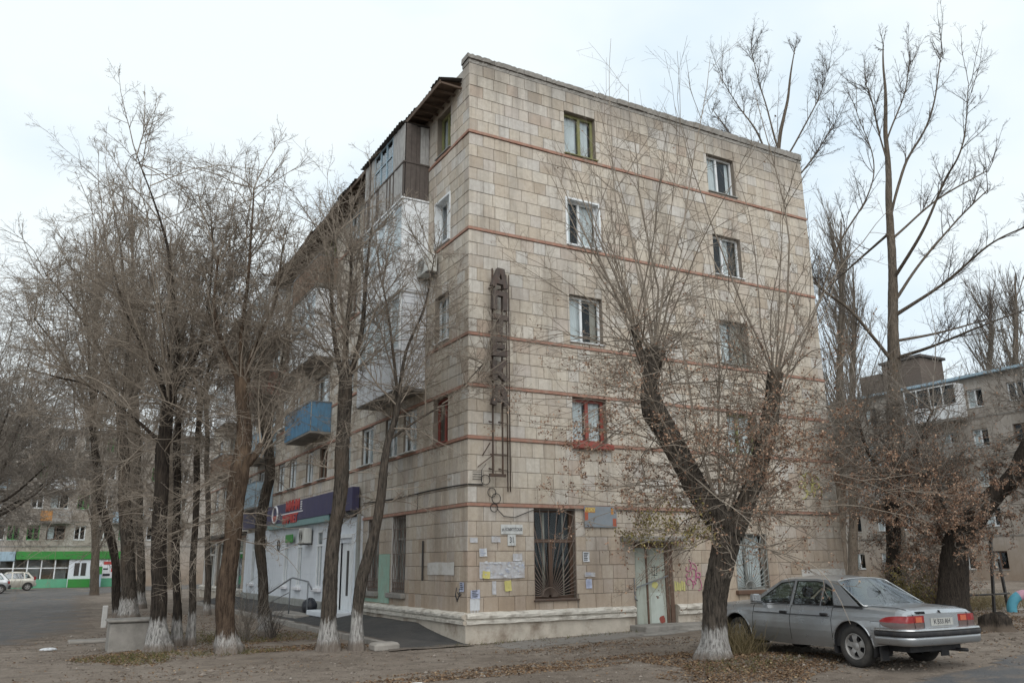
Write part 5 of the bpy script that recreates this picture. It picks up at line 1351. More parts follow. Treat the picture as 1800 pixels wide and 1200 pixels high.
TREES = {
'elm_a': {'base': (-3.09, 0.48, 0.0), 'trunk': [[0, 0, 0, 0.257], [-0.04, 0.01, 0.66, 0.21], [-0.0, 0.0, 1.68, 0.182], [0.01, -0.0, 2.5, 0.184], [0.09, -0.03, 3.28, 0.193], [0.12, -0.04, 4.44, 0.196], [0.11, -0.04, 5.5, 0.199], [0.1, -0.03, 6.18, 0.174]], 'limbs': [[[0.1, -0.03, 5.64, 0.119], [-0.15, 0.04, 6.86, 0.087], [-0.31, 0.09, 8.27, 0.062], [-0.27, 0.08, 9.74, 0.035]], [[0.11, -0.04, 5.77, 0.12], [0.42, -0.14, 7.03, 0.095], [0.46, -0.15, 8.46, 0.069], [0.58, -0.19, 9.81, 0.035]], [[0.1, -0.03, 6.05, 0.107], [0.11, -0.04, 7.44, 0.081], [0.12, -0.04, 9.18, 0.049]]]},
'elm_b': {'base': (-2.54, 0.24, 0.0), 'trunk': [[0, 0, 0, 0.172], [-0.01, 0.0, 0.68, 0.149], [0.08, -0.03, 1.46, 0.157], [0.23, -0.08, 2.28, 0.146], [0.38, -0.13, 3.12, 0.129], [0.46, -0.17, 3.93, 0.111], [0.53, -0.19, 4.54, 0.099], [0.64, -0.23, 5.05, 0.093], [0.7, -0.26, 5.66, 0.094]], 'limbs': [[[0.53, -0.19, 4.54, 0.066], [1.08, -0.41, 4.99, 0.04], [1.81, -0.73, 5.53, 0.027], [2.53, -1.08, 6.37, 0.014]], [[0.68, -0.25, 5.52, 0.08], [0.86, -0.32, 6.63, 0.061], [1.22, -0.47, 7.77, 0.041], [1.45, -0.57, 9.1, 0.021]], [[0.68, -0.25, 5.52, 0.067], [0.54, -0.2, 6.9, 0.054], [0.28, -0.1, 8.32, 0.034]]]},
'elm_c': {'base': (-5.1, 0.91, 0.0), 'trunk': [[0, 0, 0, 0.272], [-0.07, 0.01, 0.55, 0.226], [-0.13, 0.03, 1.32, 0.241], [-0.1, 0.02, 2.09, 0.219], [-0.07, 0.01, 2.89, 0.222], [-0.02, 0.0, 3.71, 0.262], [0.0, -0.0, 4.47, 0.215], [-0.1, 0.02, 5.31, 0.172], [-0.11, 0.02, 5.85, 0.206]], 'limbs': [[[-0.0, -0.0, 3.75, 0.15], [0.26, -0.06, 4.13, 0.139], [0.36, -0.08, 4.39, 0.114]], [[-0.13, 0.02, 5.66, 0.103], [-0.55, 0.09, 6.55, 0.077], [-0.86, 0.14, 7.46, 0.058], [-0.83, 0.14, 8.71, 0.04]], [[-0.07, 0.01, 5.79, 0.09], [0.13, -0.03, 6.74, 0.072], [0.44, -0.1, 7.72, 0.053], [0.58, -0.13, 9.16, 0.027]], [[-0.12, 0.02, 5.79, 0.09], [-0.22, 0.04, 7.12, 0.072], [-0.15, 0.02, 8.79, 0.053], [-0.21, 0.03, 10.53, 0.027]]]},
'elm_d': {'base': (-3.35, 5.03, 0.0), 'trunk': [[0, 0, 0, 0.2], [-0.11, 0.03, 0.71, 0.164], [-0.22, 0.05, 1.67, 0.158], [-0.31, 0.07, 2.4, 0.167], [-0.24, 0.06, 3.65, 0.169], [-0.19, 0.04, 4.17, 0.171], [-0.29, 0.07, 5.1, 0.164], [-0.4, 0.09, 5.69, 0.157]], 'limbs': [[[-0.38, 0.08, 5.54, 0.094], [-0.16, 0.03, 6.59, 0.064], [-0.01, -0.0, 7.92, 0.041]], [[-0.39, 0.08, 5.54, 0.094], [-0.63, 0.13, 6.89, 0.064], [-0.63, 0.14, 8.55, 0.04]]]},
'elm_e': {'base': (-6.3, 2.15, 0.0), 'trunk': [[0, 0, 0, 0.292], [-0.06, 0.01, 0.61, 0.215], [-0.12, 0.01, 1.32, 0.204], [-0.17, 0.02, 2.11, 0.194], [-0.25, 0.03, 3.34, 0.19], [-0.32, 0.04, 4.19, 0.186], [-0.29, 0.03, 4.64, 0.174], [-0.26, 0.03, 5.5, 0.17]], 'limbs': [[[-0.26, 0.03, 5.37, 0.098], [-0.68, 0.07, 6.27, 0.079], [-1.32, 0.12, 7.29, 0.052], [-1.82, 0.14, 8.74, 0.026]], [[-0.23, 0.02, 5.37, 0.105], [-0.24, 0.02, 6.85, 0.08], [-0.53, 0.05, 8.65, 0.061], [-1.06, 0.1, 10.32, 0.034], [-1.54, 0.13, 11.43, 0.021]], [[-0.26, 0.03, 5.5, 0.092], [0.21, -0.03, 6.62, 0.067], [0.41, -0.06, 8.05, 0.048], [0.3, -0.04, 9.8, 0.028]], [[-0.33, 0.03, 4.45, 0.077], [-1.03, 0.1, 5.06, 0.051], [-1.9, 0.14, 5.64, 0.032], [-2.7, 0.15, 5.82, 0.019]]]},
'elm_f': {'base': (-5.78, 3.28, 0.0), 'trunk': [[0, 0, 0, 0.143], [-0.07, 0.01, 0.86, 0.118], [-0.19, 0.03, 2.13, 0.113], [-0.3, 0.04, 3.44, 0.108], [-0.37, 0.05, 4.35, 0.103], [-0.41, 0.05, 5.24, 0.097]], 'limbs': [[[-0.41, 0.05, 5.17, 0.062], [-0.32, 0.04, 6.6, 0.042], [-0.27, 0.03, 8.38, 0.029]], [[-0.42, 0.05, 5.17, 0.062], [-0.71, 0.09, 6.57, 0.042], [-1.12, 0.13, 8.28, 0.028]]]},
'elm_g': {'base': (-5.47, 3.38, 0.0), 'trunk': [[0, 0, 0, 0.125], [-0.03, 0.01, 0.84, 0.1], [-0.07, 0.01, 1.7, 0.094], [-0.14, 0.02, 3.02, 0.089], [-0.18, 0.03, 3.93, 0.09], [-0.27, 0.04, 5.93, 0.085]], 'limbs': [[[-0.27, 0.04, 5.79, 0.056], [0.0, 0.0, 7.27, 0.043], [0.16, -0.02, 8.81, 0.03]]]},
'elm_h': {'base': (-5.78, 14.96, 0.0), 'trunk': [[0, 0, 0, 0.356], [-0.07, 0.01, 1.04, 0.289], [-0.27, 0.02, 2.32, 0.282], [-0.46, 0.04, 3.64, 0.254], [-0.73, 0.06, 5.65, 0.226], [-0.97, 0.07, 7.41, 0.208]], 'limbs': [[[-0.96, 0.07, 7.31, 0.125], [-1.8, 0.11, 9.37, 0.094], [-3.11, 0.13, 11.15, 0.052], [-3.96, 0.12, 12.11, 0.031]], [[-0.94, 0.07, 7.31, 0.125], [-0.99, 0.07, 9.89, 0.096], [-1.47, 0.1, 12.74, 0.065], [-2.02, 0.12, 15.21, 0.033]], [[-0.92, 0.07, 7.1, 0.104], [-0.43, 0.03, 9.07, 0.074], [-0.54, 0.04, 11.28, 0.054]]]},
'elm_i': {'base': (-5.99, 16.67, 0.0), 'trunk': [[0, 0, 0, 0.166], [-0.23, 0.02, 1.68, 0.167], [-0.49, 0.04, 2.7, 0.189], [-0.71, 0.05, 3.37, 0.179], [-0.98, 0.07, 4.14, 0.18], [-1.33, 0.08, 5.81, 0.16], [-1.67, 0.1, 7.51, 0.129]], 'limbs': [[[-1.65, 0.09, 7.3, 0.086], [-2.63, 0.11, 9.19, 0.065], [-3.95, 0.1, 10.8, 0.043]], [[-1.67, 0.1, 7.51, 0.097], [-2.06, 0.11, 10.15, 0.066], [-2.65, 0.11, 12.83, 0.044]]]},
'elm_j': {'base': (-4.53, 23.36, 0.0), 'trunk': [[0, 0, 0, 0.201], [-0.26, 0.03, 2.46, 0.203], [-0.47, 0.05, 4.12, 0.193], [-0.84, 0.08, 7.19, 0.17], [-1.09, 0.1, 9.3, 0.145]], 'limbs': [[[-1.09, 0.1, 9.3, 0.092], [-1.9, 0.15, 11.4, 0.066], [-2.72, 0.19, 13.51, 0.04]]]},
'elm_k': {'base': (-2.99, 15.96, 0.0), 'trunk': [[0, 0, 0, 0.138], [-0.16, 0.03, 2.33, 0.119], [-0.31, 0.05, 4.12, 0.121], [-0.56, 0.09, 6.82, 0.112], [-0.69, 0.11, 8.17, 0.102]], 'limbs': [[[-0.69, 0.12, 8.17, 0.068], [-0.35, 0.06, 10.06, 0.046]]]},
'main': {'base': (1.93, -6.02, 0.04), 'trunk': [[0, 0, 0, 0.334], [0.03, -0.03, 0.41, 0.265], [0.07, -0.06, 0.94, 0.246], [0.12, -0.11, 1.29, 0.253], [0.21, -0.19, 1.79, 0.26], [0.27, -0.25, 2.24, 0.303], [0.23, -0.21, 2.55, 0.295]], 'limbs': [[[0.23, -0.21, 2.34, 0.241], [0.08, -0.07, 2.68, 0.233], [-0.09, 0.08, 3.03, 0.203], [-0.24, 0.21, 3.55, 0.189], [-0.44, 0.38, 4.15, 0.197], [-0.62, 0.53, 4.55, 0.221], [-0.67, 0.57, 5.03, 0.161], [-0.61, 0.53, 5.42, 0.162], [-0.56, 0.49, 5.76, 0.191]], [[-0.75, 0.63, 5.49, 0.078], [-0.84, 0.7, 5.96, 0.073], [-0.84, 0.71, 6.29, 0.074]], [[0.34, -0.31, 2.24, 0.209], [0.48, -0.45, 2.59, 0.167], [0.64, -0.6, 3.05, 0.152], [0.82, -0.79, 3.67, 0.148], [0.93, -0.91, 4.14, 0.159], [1.0, -0.98, 4.67, 0.128], [1.06, -1.04, 5.16, 0.14]]]},
'poplar': {'base': (15.94, 0.71, 0.24), 'trunk': [[0, 0, 0, 0.373], [0.22, -0.29, 3.03, 0.295], [0.45, -0.61, 6.87, 0.275], [0.58, -0.79, 8.87, 0.239], [0.73, -1.0, 11.36, 0.183], [0.85, -1.18, 14.17, 0.145], [0.92, -1.29, 15.74, 0.115], [1.03, -1.44, 18.04, 0.075], [1.15, -1.64, 20.53, 0.022]], 'limbs': [[[0.56, -0.77, 8.26, 0.109], [0.41, -2.33, 8.33, 0.076], [0.28, -4.02, 8.53, 0.045], [0.46, -5.37, 8.75, 0.026]], [[0.6, -0.82, 8.87, 0.09], [2.22, -1.44, 9.23, 0.06], [3.92, -2.33, 9.75, 0.03]], [[0.65, -0.9, 9.79, 0.11], [1.16, -2.58, 10.58, 0.077], [1.49, -4.12, 11.49, 0.047], [2.04, -5.17, 11.91, 0.028]], [[0.69, -0.95, 10.31, 0.091], [2.1, -1.26, 11.94, 0.072], [3.63, -1.84, 13.59, 0.053], [4.64, -2.6, 14.76, 0.032]], [[0.73, -1.02, 11.14, 0.101], [0.49, -2.46, 12.31, 0.078], [0.55, -3.5, 13.8, 0.058], [0.45, -4.31, 14.66, 0.038], [0.7, -4.77, 16.82, 0.019]], [[0.8, -1.11, 12.64, 0.072], [2.98, -1.72, 14.42, 0.053], [4.7, -2.69, 15.55, 0.032]], [[0.84, -1.17, 13.51, 0.082], [1.63, -1.46, 15.6, 0.074], [2.56, -1.99, 17.23, 0.053], [2.88, -2.53, 19.19, 0.032], [3.0, -2.73, 20.05, 0.022]], [[0.54, -0.73, 8.06, 0.109], [-0.92, -0.45, 9.8, 0.079], [-1.95, -0.1, 10.62, 0.069], [-2.49, -0.08, 11.23, 0.03]], [[-1.95, -0.1, 10.62, 0.05], [-1.76, -0.99, 12.2, 0.049], [-1.18, -1.78, 13.6, 0.039], [-0.99, -2.04, 14.82, 0.03], [-1.17, -1.78, 17.01, 0.02]], [[0.82, -1.15, 12.96, 0.082], [0.8, 0.61, 12.22, 0.053], [0.37, 1.96, 11.31, 0.033]], [[0.91, -1.27, 15.52, 0.052], [0.38, -1.38, 17.65, 0.042], [0.11, -1.35, 18.66, 0.021]], [[0.95, -1.34, 16.42, 0.053], [1.83, -1.76, 18.58, 0.032], [2.1, -2.0, 19.87, 0.022]]]},
'lean': {'base': (11.94, -4.01, 0.24), 'trunk': [[0, 0, 0, 0.482], [0.0, -0.01, 0.59, 0.396], [0.09, -0.13, 1.44, 0.362], [0.18, -0.27, 2.02, 0.334], [0.46, -0.71, 2.54, 0.295], [0.72, -1.13, 3.14, 0.243], [0.94, -1.5, 3.51, 0.234], [1.1, -1.79, 4.07, 0.234], [1.35, -2.25, 5.05, 0.219]], 'limbs': [[[0.17, -0.27, 1.97, 0.119], [0.06, -0.1, 2.85, 0.09], [-0.02, 0.03, 3.76, 0.053]]]},
'stub': {'base': (12.72, -1.66, 0.24), 'trunk': [[0, 0, 0, 0.292], [0.08, -0.1, 1.24, 0.254], [0.12, -0.17, 2.04, 0.247], [0.17, -0.22, 3.01, 0.233], [0.24, -0.32, 3.83, 0.251]], 'limbs': [[[0.22, -0.29, 3.5, 0.117], [-0.08, 0.11, 4.53, 0.085], [-0.21, 0.27, 5.57, 0.052]], [[0.23, -0.31, 3.66, 0.117], [0.65, -0.9, 4.62, 0.084], [0.98, -1.39, 5.75, 0.05]]]},
'behind_roof': {'base': (17.96, 7.58, 0.24), 'trunk': [[0, 0, 0, 0.349], [0.62, -0.67, 10.79, 0.3], [1.02, -1.11, 18.04, 0.222], [1.19, -1.3, 20.3, 0.172], [1.57, -1.75, 22.56, 0.12], [1.89, -2.14, 24.94, 0.041]], 'limbs': [[[1.02, -1.11, 18.04, 0.131], [0.62, -0.66, 20.76, 0.107], [0.09, -0.09, 22.41, 0.068], [-0.37, 0.39, 24.08, 0.041]], [[1.16, -1.26, 19.73, 0.119], [0.89, -0.96, 22.48, 0.081], [0.61, -0.65, 25.35, 0.041]], [[1.09, -1.19, 18.88, 0.118], [1.86, -2.1, 20.68, 0.092], [2.42, -2.8, 22.24, 0.053], [2.73, -3.21, 23.59, 0.026]], [[0.99, -1.08, 17.48, 0.13], [1.91, -2.16, 18.93, 0.091], [2.7, -3.16, 20.66, 0.052]], [[1.01, -1.09, 17.76, 0.104], [0.14, -0.14, 20.0, 0.08], [-0.82, 0.84, 22.64, 0.041]]]},
'lom_a': {'base': (35.62, 19.33, 0.24), 'trunk': [[0, 0, 0, 0.394], [0.31, -0.37, 4.42, 0.321], [0.75, -0.91, 11.79, 0.248], [1.22, -1.5, 17.89, 0.17], [1.61, -2.01, 24.32, 0.04]], 'limbs': []},
'lom_b': {'base': (51.45, 17.66, 0.24), 'trunk': [[0, 0, 0, 0.399], [0.37, -0.63, 4.62, 0.325], [0.91, -1.59, 12.75, 0.25], [1.28, -2.27, 17.38, 0.169], [1.59, -2.84, 22.16, 0.043]], 'limbs': []},
'lom_c': {'base': (54.03, 21.11, 0.24), 'trunk': [[0, 0, 0, 0.385], [0.39, -0.64, 4.86, 0.313], [0.98, -1.62, 13.58, 0.241], [1.33, -2.23, 17.86, 0.163], [1.62, -2.73, 22.27, 0.046]], 'limbs': []},
'lom_d': {'base': (-5.25, 43.94, 0.0), 'trunk': [[0, 0, 0, 0.277], [-0.51, 0.03, 5.23, 0.225], [-1.39, 0.06, 12.8, 0.174], [-1.93, 0.08, 18.78, 0.119], [-2.64, 0.1, 25.02, 0.04]], 'limbs': []},
'lom_e': {'base': (-2.73, 47.77, 0.0), 'trunk': [[0, 0, 0, 0.299], [-0.5, 0.04, 5.49, 0.244], [-1.39, 0.11, 13.69, 0.188], [-2.03, 0.16, 21.3, 0.129], [-2.86, 0.2, 29.31, 0.044]], 'limbs': []},
'lom_f': {'base': (0.56, 53.43, 0.01), 'trunk': [[0, 0, 0, 0.287], [-0.5, 0.06, 5.85, 0.234], [-1.4, 0.17, 14.96, 0.181], [-1.91, 0.23, 22.19, 0.124], [-2.63, 0.3, 29.75, 0.049]], 'limbs': []},
'lom_g': {'base': (40.73, 22.56, 0.24), 'trunk': [[0, 0, 0, 0.354], [0.34, -0.42, 4.7, 0.288], [0.84, -1.04, 12.78, 0.223], [1.23, -1.55, 17.63, 0.151], [1.54, -1.96, 22.67, 0.043]], 'limbs': []},
'side_a': {'base': (-10.25, 7.0, 0.0), 'trunk': [[0, 0, 0, 0.258], [-0.22, -0.01, 2.43, 0.215], [-0.21, -0.01, 3.12, 0.193], [-0.18, -0.01, 3.82, 0.17]], 'limbs': [[[-0.17, -0.01, 3.54, 0.097], [0.17, 0.01, 4.71, 0.062], [0.35, 0.02, 5.76, 0.03]], [[-0.21, -0.01, 3.82, 0.097], [-0.5, -0.03, 5.1, 0.061], [-0.47, -0.03, 6.28, 0.03]], [[-0.12, -0.0, 2.98, 0.084], [0.69, 0.03, 3.57, 0.05], [1.36, 0.05, 4.33, 0.025]]]},
'side_b': {'base': (-10.64, 24.01, 0.0), 'trunk': [[0, 0, 0, 0.335], [-0.36, -0.02, 2.87, 0.279], [-0.33, -0.02, 4.04, 0.25], [-0.28, -0.01, 5.23, 0.221]], 'limbs': [[[-0.26, -0.02, 4.76, 0.126], [0.32, 0.01, 6.73, 0.08], [0.64, 0.02, 8.51, 0.039]], [[-0.33, -0.02, 5.23, 0.126], [-0.82, -0.05, 7.39, 0.08], [-0.76, -0.04, 9.39, 0.039]], [[-0.18, -0.01, 3.81, 0.109], [1.2, 0.03, 4.8, 0.064], [2.37, 0.03, 6.08, 0.033]]]},
'side_e': {'base': (-10.33, 15.01, 0.0), 'trunk': [[0, 0, 0, 0.262], [-0.29, -0.01, 2.64, 0.219], [-0.25, -0.01, 3.46, 0.196], [-0.2, -0.01, 4.3, 0.173]], 'limbs': [[[-0.18, -0.01, 3.93, 0.099], [0.28, 0.01, 5.47, 0.063], [0.52, 0.02, 6.86, 0.031]], [[-0.23, -0.01, 4.3, 0.099], [-0.61, -0.03, 5.99, 0.062], [-0.57, -0.03, 7.56, 0.03]], [[-0.12, -0.0, 3.19, 0.086], [0.97, 0.03, 3.96, 0.05], [1.88, 0.03, 4.96, 0.026]]]},
'side_f': {'base': (-11.12, 38.0, 0.0), 'trunk': [[0, 0, 0, 0.378], [-0.48, -0.02, 3.23, 0.315], [-0.44, -0.02, 4.8, 0.283], [-0.38, -0.02, 6.39, 0.25]], 'limbs': [[[-0.34, -0.02, 5.75, 0.142], [0.44, 0.02, 8.38, 0.091], [0.87, 0.03, 10.76, 0.044]], [[-0.43, -0.02, 6.38, 0.143], [-1.08, -0.06, 9.27, 0.09], [-1.01, -0.05, 11.94, 0.044]], [[-0.23, -0.01, 4.48, 0.124], [1.62, 0.04, 5.81, 0.073], [3.18, 0.04, 7.52, 0.037]]]},
'side_c': {'base': (-9.85, 90.04, 0.0), 'trunk': [[0, 0, 0, 0.608], [-0.88, -0.01, 4.59, 0.507], [-1.0, -0.01, 9.52, 0.456], [-1.07, -0.02, 14.59, 0.405]], 'limbs': [[[-1.03, -0.01, 13.31, 0.231], [0.6, 0.01, 18.62, 0.147], [1.5, 0.01, 23.4, 0.072]], [[-1.19, -0.02, 14.58, 0.231], [-2.46, -0.05, 20.34, 0.146], [-2.27, -0.04, 25.72, 0.071]], [[-0.83, -0.01, 10.78, 0.201], [2.93, -0.01, 13.5, 0.118], [6.09, -0.11, 16.98, 0.06]]]},
'side_d': {'base': (-4.72, 95.97, 0.0), 'trunk': [[0, 0, 0, 0.621], [-0.85, 0.03, 4.76, 0.518], [-0.91, 0.03, 10.1, 0.467], [-0.91, 0.03, 15.6, 0.414]], 'limbs': [[[-0.87, 0.03, 14.21, 0.236], [1.02, -0.04, 19.96, 0.151], [2.09, -0.09, 25.14, 0.074]], [[-1.03, 0.03, 15.59, 0.237], [-2.35, 0.06, 21.85, 0.149], [-2.06, 0.06, 27.68, 0.073]], [[-0.69, 0.03, 11.47, 0.205], [3.51, -0.18, 14.4, 0.12], [7.06, -0.47, 18.15, 0.062]]]}}

# ------------------------------------------------------------------ trees: measured trunks and limbs, grown branches
def catmull(P, step):
    P = np.asarray(P, float)
    Q = np.vstack([2 * P[0] - P[1], P, 2 * P[-1] - P[-2]])
    out = []
    for i in range(1, len(Q) - 2):
        L = np.linalg.norm(Q[i + 1, :3] - Q[i, :3]); n = max(1, int(round(L / step)))
        t = (np.arange(n) / n)[:, None]
        p0, p1, p2, p3 = Q[i - 1], Q[i], Q[i + 1], Q[i + 2]
        c = 0.5 * (2 * p1 + (p2 - p0) * t + (2 * p0 - 5 * p1 + 4 * p2 - p3) * t ** 2 + (3 * p1 - p0 - 3 * p2 + p3) * t ** 3)
        c[:, 3] = (p1[3] * (1 - t) + p2[3] * t)[:, 0]
        out.append(c)
    out.append(P[-1:])
    return np.vstack(out)

def tubes(pts, rad, k):
    N, S, _ = pts.shape
    tan = np.gradient(pts, axis=1)
    tan /= np.linalg.norm(tan, axis=2, keepdims=True) + 1e-9
    mean = tan.mean(1)
    ref = np.where((np.abs(mean[:, 2]) > 0.8)[:, None], np.array([1.0, 0, 0]), np.array([0, 0, 1.0]))[:, None, :]
    a = np.cross(tan, ref); a /= np.linalg.norm(a, axis=2, keepdims=True) + 1e-9
    b = np.cross(tan, a)
    an = 2 * np.pi * np.arange(k) / k
    ring = pts[:, :, None, :] + rad[:, :, None, None] * (np.cos(an)[:, None] * a[:, :, None, :] + np.sin(an)[:, None] * b[:, :, None, :])
    n, s, j = np.meshgrid(np.arange(N), np.arange(S - 1), np.arange(k), indexing='ij')
    i0 = (n * S + s) * k
    q = np.stack([i0 + j, i0 + (j + 1) % k, i0 + k + (j + 1) % k, i0 + k + j], -1).reshape(-1, 4)
    return ring.reshape(-1, 3), q

def grow(st, d, L, r0, r1, S, jit, up, rng):
    N = len(st)
    pts = np.empty((N, S, 3)); pts[:, 0] = st
    d = d.copy(); seg = (L / (S - 1))[:, None]
    upv = np.zeros((N, 3)); upv[:, 2] = up
    for s in range(1, S):
        d = d + rng.normal(0, jit, (N, 3)) + upv
        d /= np.linalg.norm(d, axis=1, keepdims=True)
        pts[:, s] = pts[:, s - 1] + d * seg
    t = np.linspace(0, 1, S)[None, :]
    r0 = np.broadcast_to(r0, N)[:, None]; r1 = np.broadcast_to(r1, N)[:, None]
    return pts, r0 * (1 - t) ** 0.9 + r1 * (1 - (1 - t) ** 0.9)

def spawn(pts, rad, L, k, t0, t1, a0, a1, lf, rng):
    N, S, _ = pts.shape
    idx = np.repeat(np.arange(N), k)
    t = rng.uniform(t0, t1, N * k) * (S - 1)
    i = np.minimum(t.astype(int), S - 2); f = (t - i)[:, None]
    p = pts[idx, i] * (1 - f) + pts[idx, i + 1] * f
    tan = pts[idx, i + 1] - pts[idx, i]; tan /= np.linalg.norm(tan, axis=1, keepdims=True) + 1e-9
    r = rng.normal(0, 1, (N * k, 3)); r -= (r * tan).sum(1, keepdims=True) * tan; r /= np.linalg.norm(r, axis=1, keepdims=True) + 1e-9
    a = rng.uniform(a0, a1, N * k)[:, None]
    d = np.cos(a) * tan + np.sin(a) * r
    LL = L[idx] * lf * (1.15 - 0.6 * t / (S - 1)) * rng.uniform(0.55, 1.25, N * k)
    return p, d, LL, rad[idx, i]

def trunk_mesh(name, paths, sides, step, bark=0.07, flare=0.35, seed=0):
    V, Q, b = [], [], 0
    rng = np.random.default_rng(seed)
    for pi, P in enumerate(paths):
        k = sides if pi == 0 else max(8, int(sides * 0.6))
        c = catmull(P, step)
        pts = c[:, :3].copy(); rad = np.maximum(c[:, 3], 0.012)
        zz = pts[:, 2]
        pts[:, 0] += 0.02 * np.sin(zz * 2.3 + seed) * np.minimum(1, zz); pts[:, 1] += 0.02 * np.cos(zz * 1.9 + seed * 2) * np.minimum(1, zz)
        v, q = tubes(pts[None], rad[None], k)
        v = v.reshape(len(pts), k, 3)
        an = 2 * np.pi * np.arange(k) / k
        w1 = np.sin(an[None, :] * 7 + 2.2 * np.sin(zz[:, None] * 1.7 + seed) + zz[:, None] * 1.3) + 0.7 * np.sin(an[None, :] * 12 - zz[:, None] * 2.1 + 1.9 * np.sin(zz[:, None] * 3.3))
        lump = 0.035 * np.sin(an[None, :] * 2 + zz[:, None] * 2.7 + seed) + 0.03 * np.sin(an[None, :] * 3 - zz[:, None] * 4.9)
        fl = 1 + bark * w1 * 0.55 + lump + rng.normal(0, bark * 0.28, (len(pts), k))
        if pi == 0:
            fl = fl * (1 + flare * np.exp(-np.maximum(zz, 0) / 0.18)[:, None] * (0.5 + 0.5 * np.sin(an[None, :] * 5 + seed)))
            v[0, :, 2] -= 0.12
        v = pts[:, None, :] + (v - pts[:, None, :]) * fl[:, :, None]
        n = len(pts)
        cap = np.arange((n - 1) * k, n * k)
        V.append(v.reshape(-1, 3)); Q.append(q + b)
        # close the sawn top with a fan of quads
        top = pts[-1] + (pts[-1] - pts[-2]) / (np.linalg.norm(pts[-1] - pts[-2]) + 1e-9) * rad[-1] * 0.35
        V.append(top[None]); tb = n * k
        Q.append(np.stack([cap[0::2] + b, np.roll(cap, -1)[0::2] + b, np.roll(cap, -2)[0::2] + b, np.full(len(cap[0::2]), tb + b)], -1))
        b += n * k + 1
    return np_mesh(name, np.vstack(V), np.vstack(Q))

def leaf_quads(p, size, rng, droop=0.0):
    N = len(p)
    d = rng.normal(0, 1, (N, 3)); d[:, 2] -= droop; d /= np.linalg.norm(d, axis=1, keepdims=True)
    r = rng.normal(0, 1, (N, 3)); s = np.cross(d, r); s /= np.linalg.norm(s, axis=1, keepdims=True)
    n = np.cross(d, s)
    L = (size * rng.uniform(0.6, 1.3, N))[:, None]
    c = rng.uniform(-0.3, 0.3, (N, 1))
    v = np.stack([p, p + d * L * .5 + s * L * .34 + n * L * c, p + d * L, p + d * L * .5 - s * L * .34 + n * L * c], 1)
    q = np.arange(N * 4).reshape(N, 4)
    return v.reshape(-1, 3), q

def cone_dirs(n, amin, amax, rng, bias=None):
    a = rng.uniform(amin, amax, n); f = rng.uniform(0, 2 * np.pi, n)
    d = np.stack([np.sin(a) * np.cos(f), np.sin(a) * np.sin(f), np.cos(a)], 1)
    if bias is not None: d = d + np.array(bias) * rng.uniform(0, 1, (n, 1))
    return d / np.linalg.norm(d, axis=1, keepdims=True)

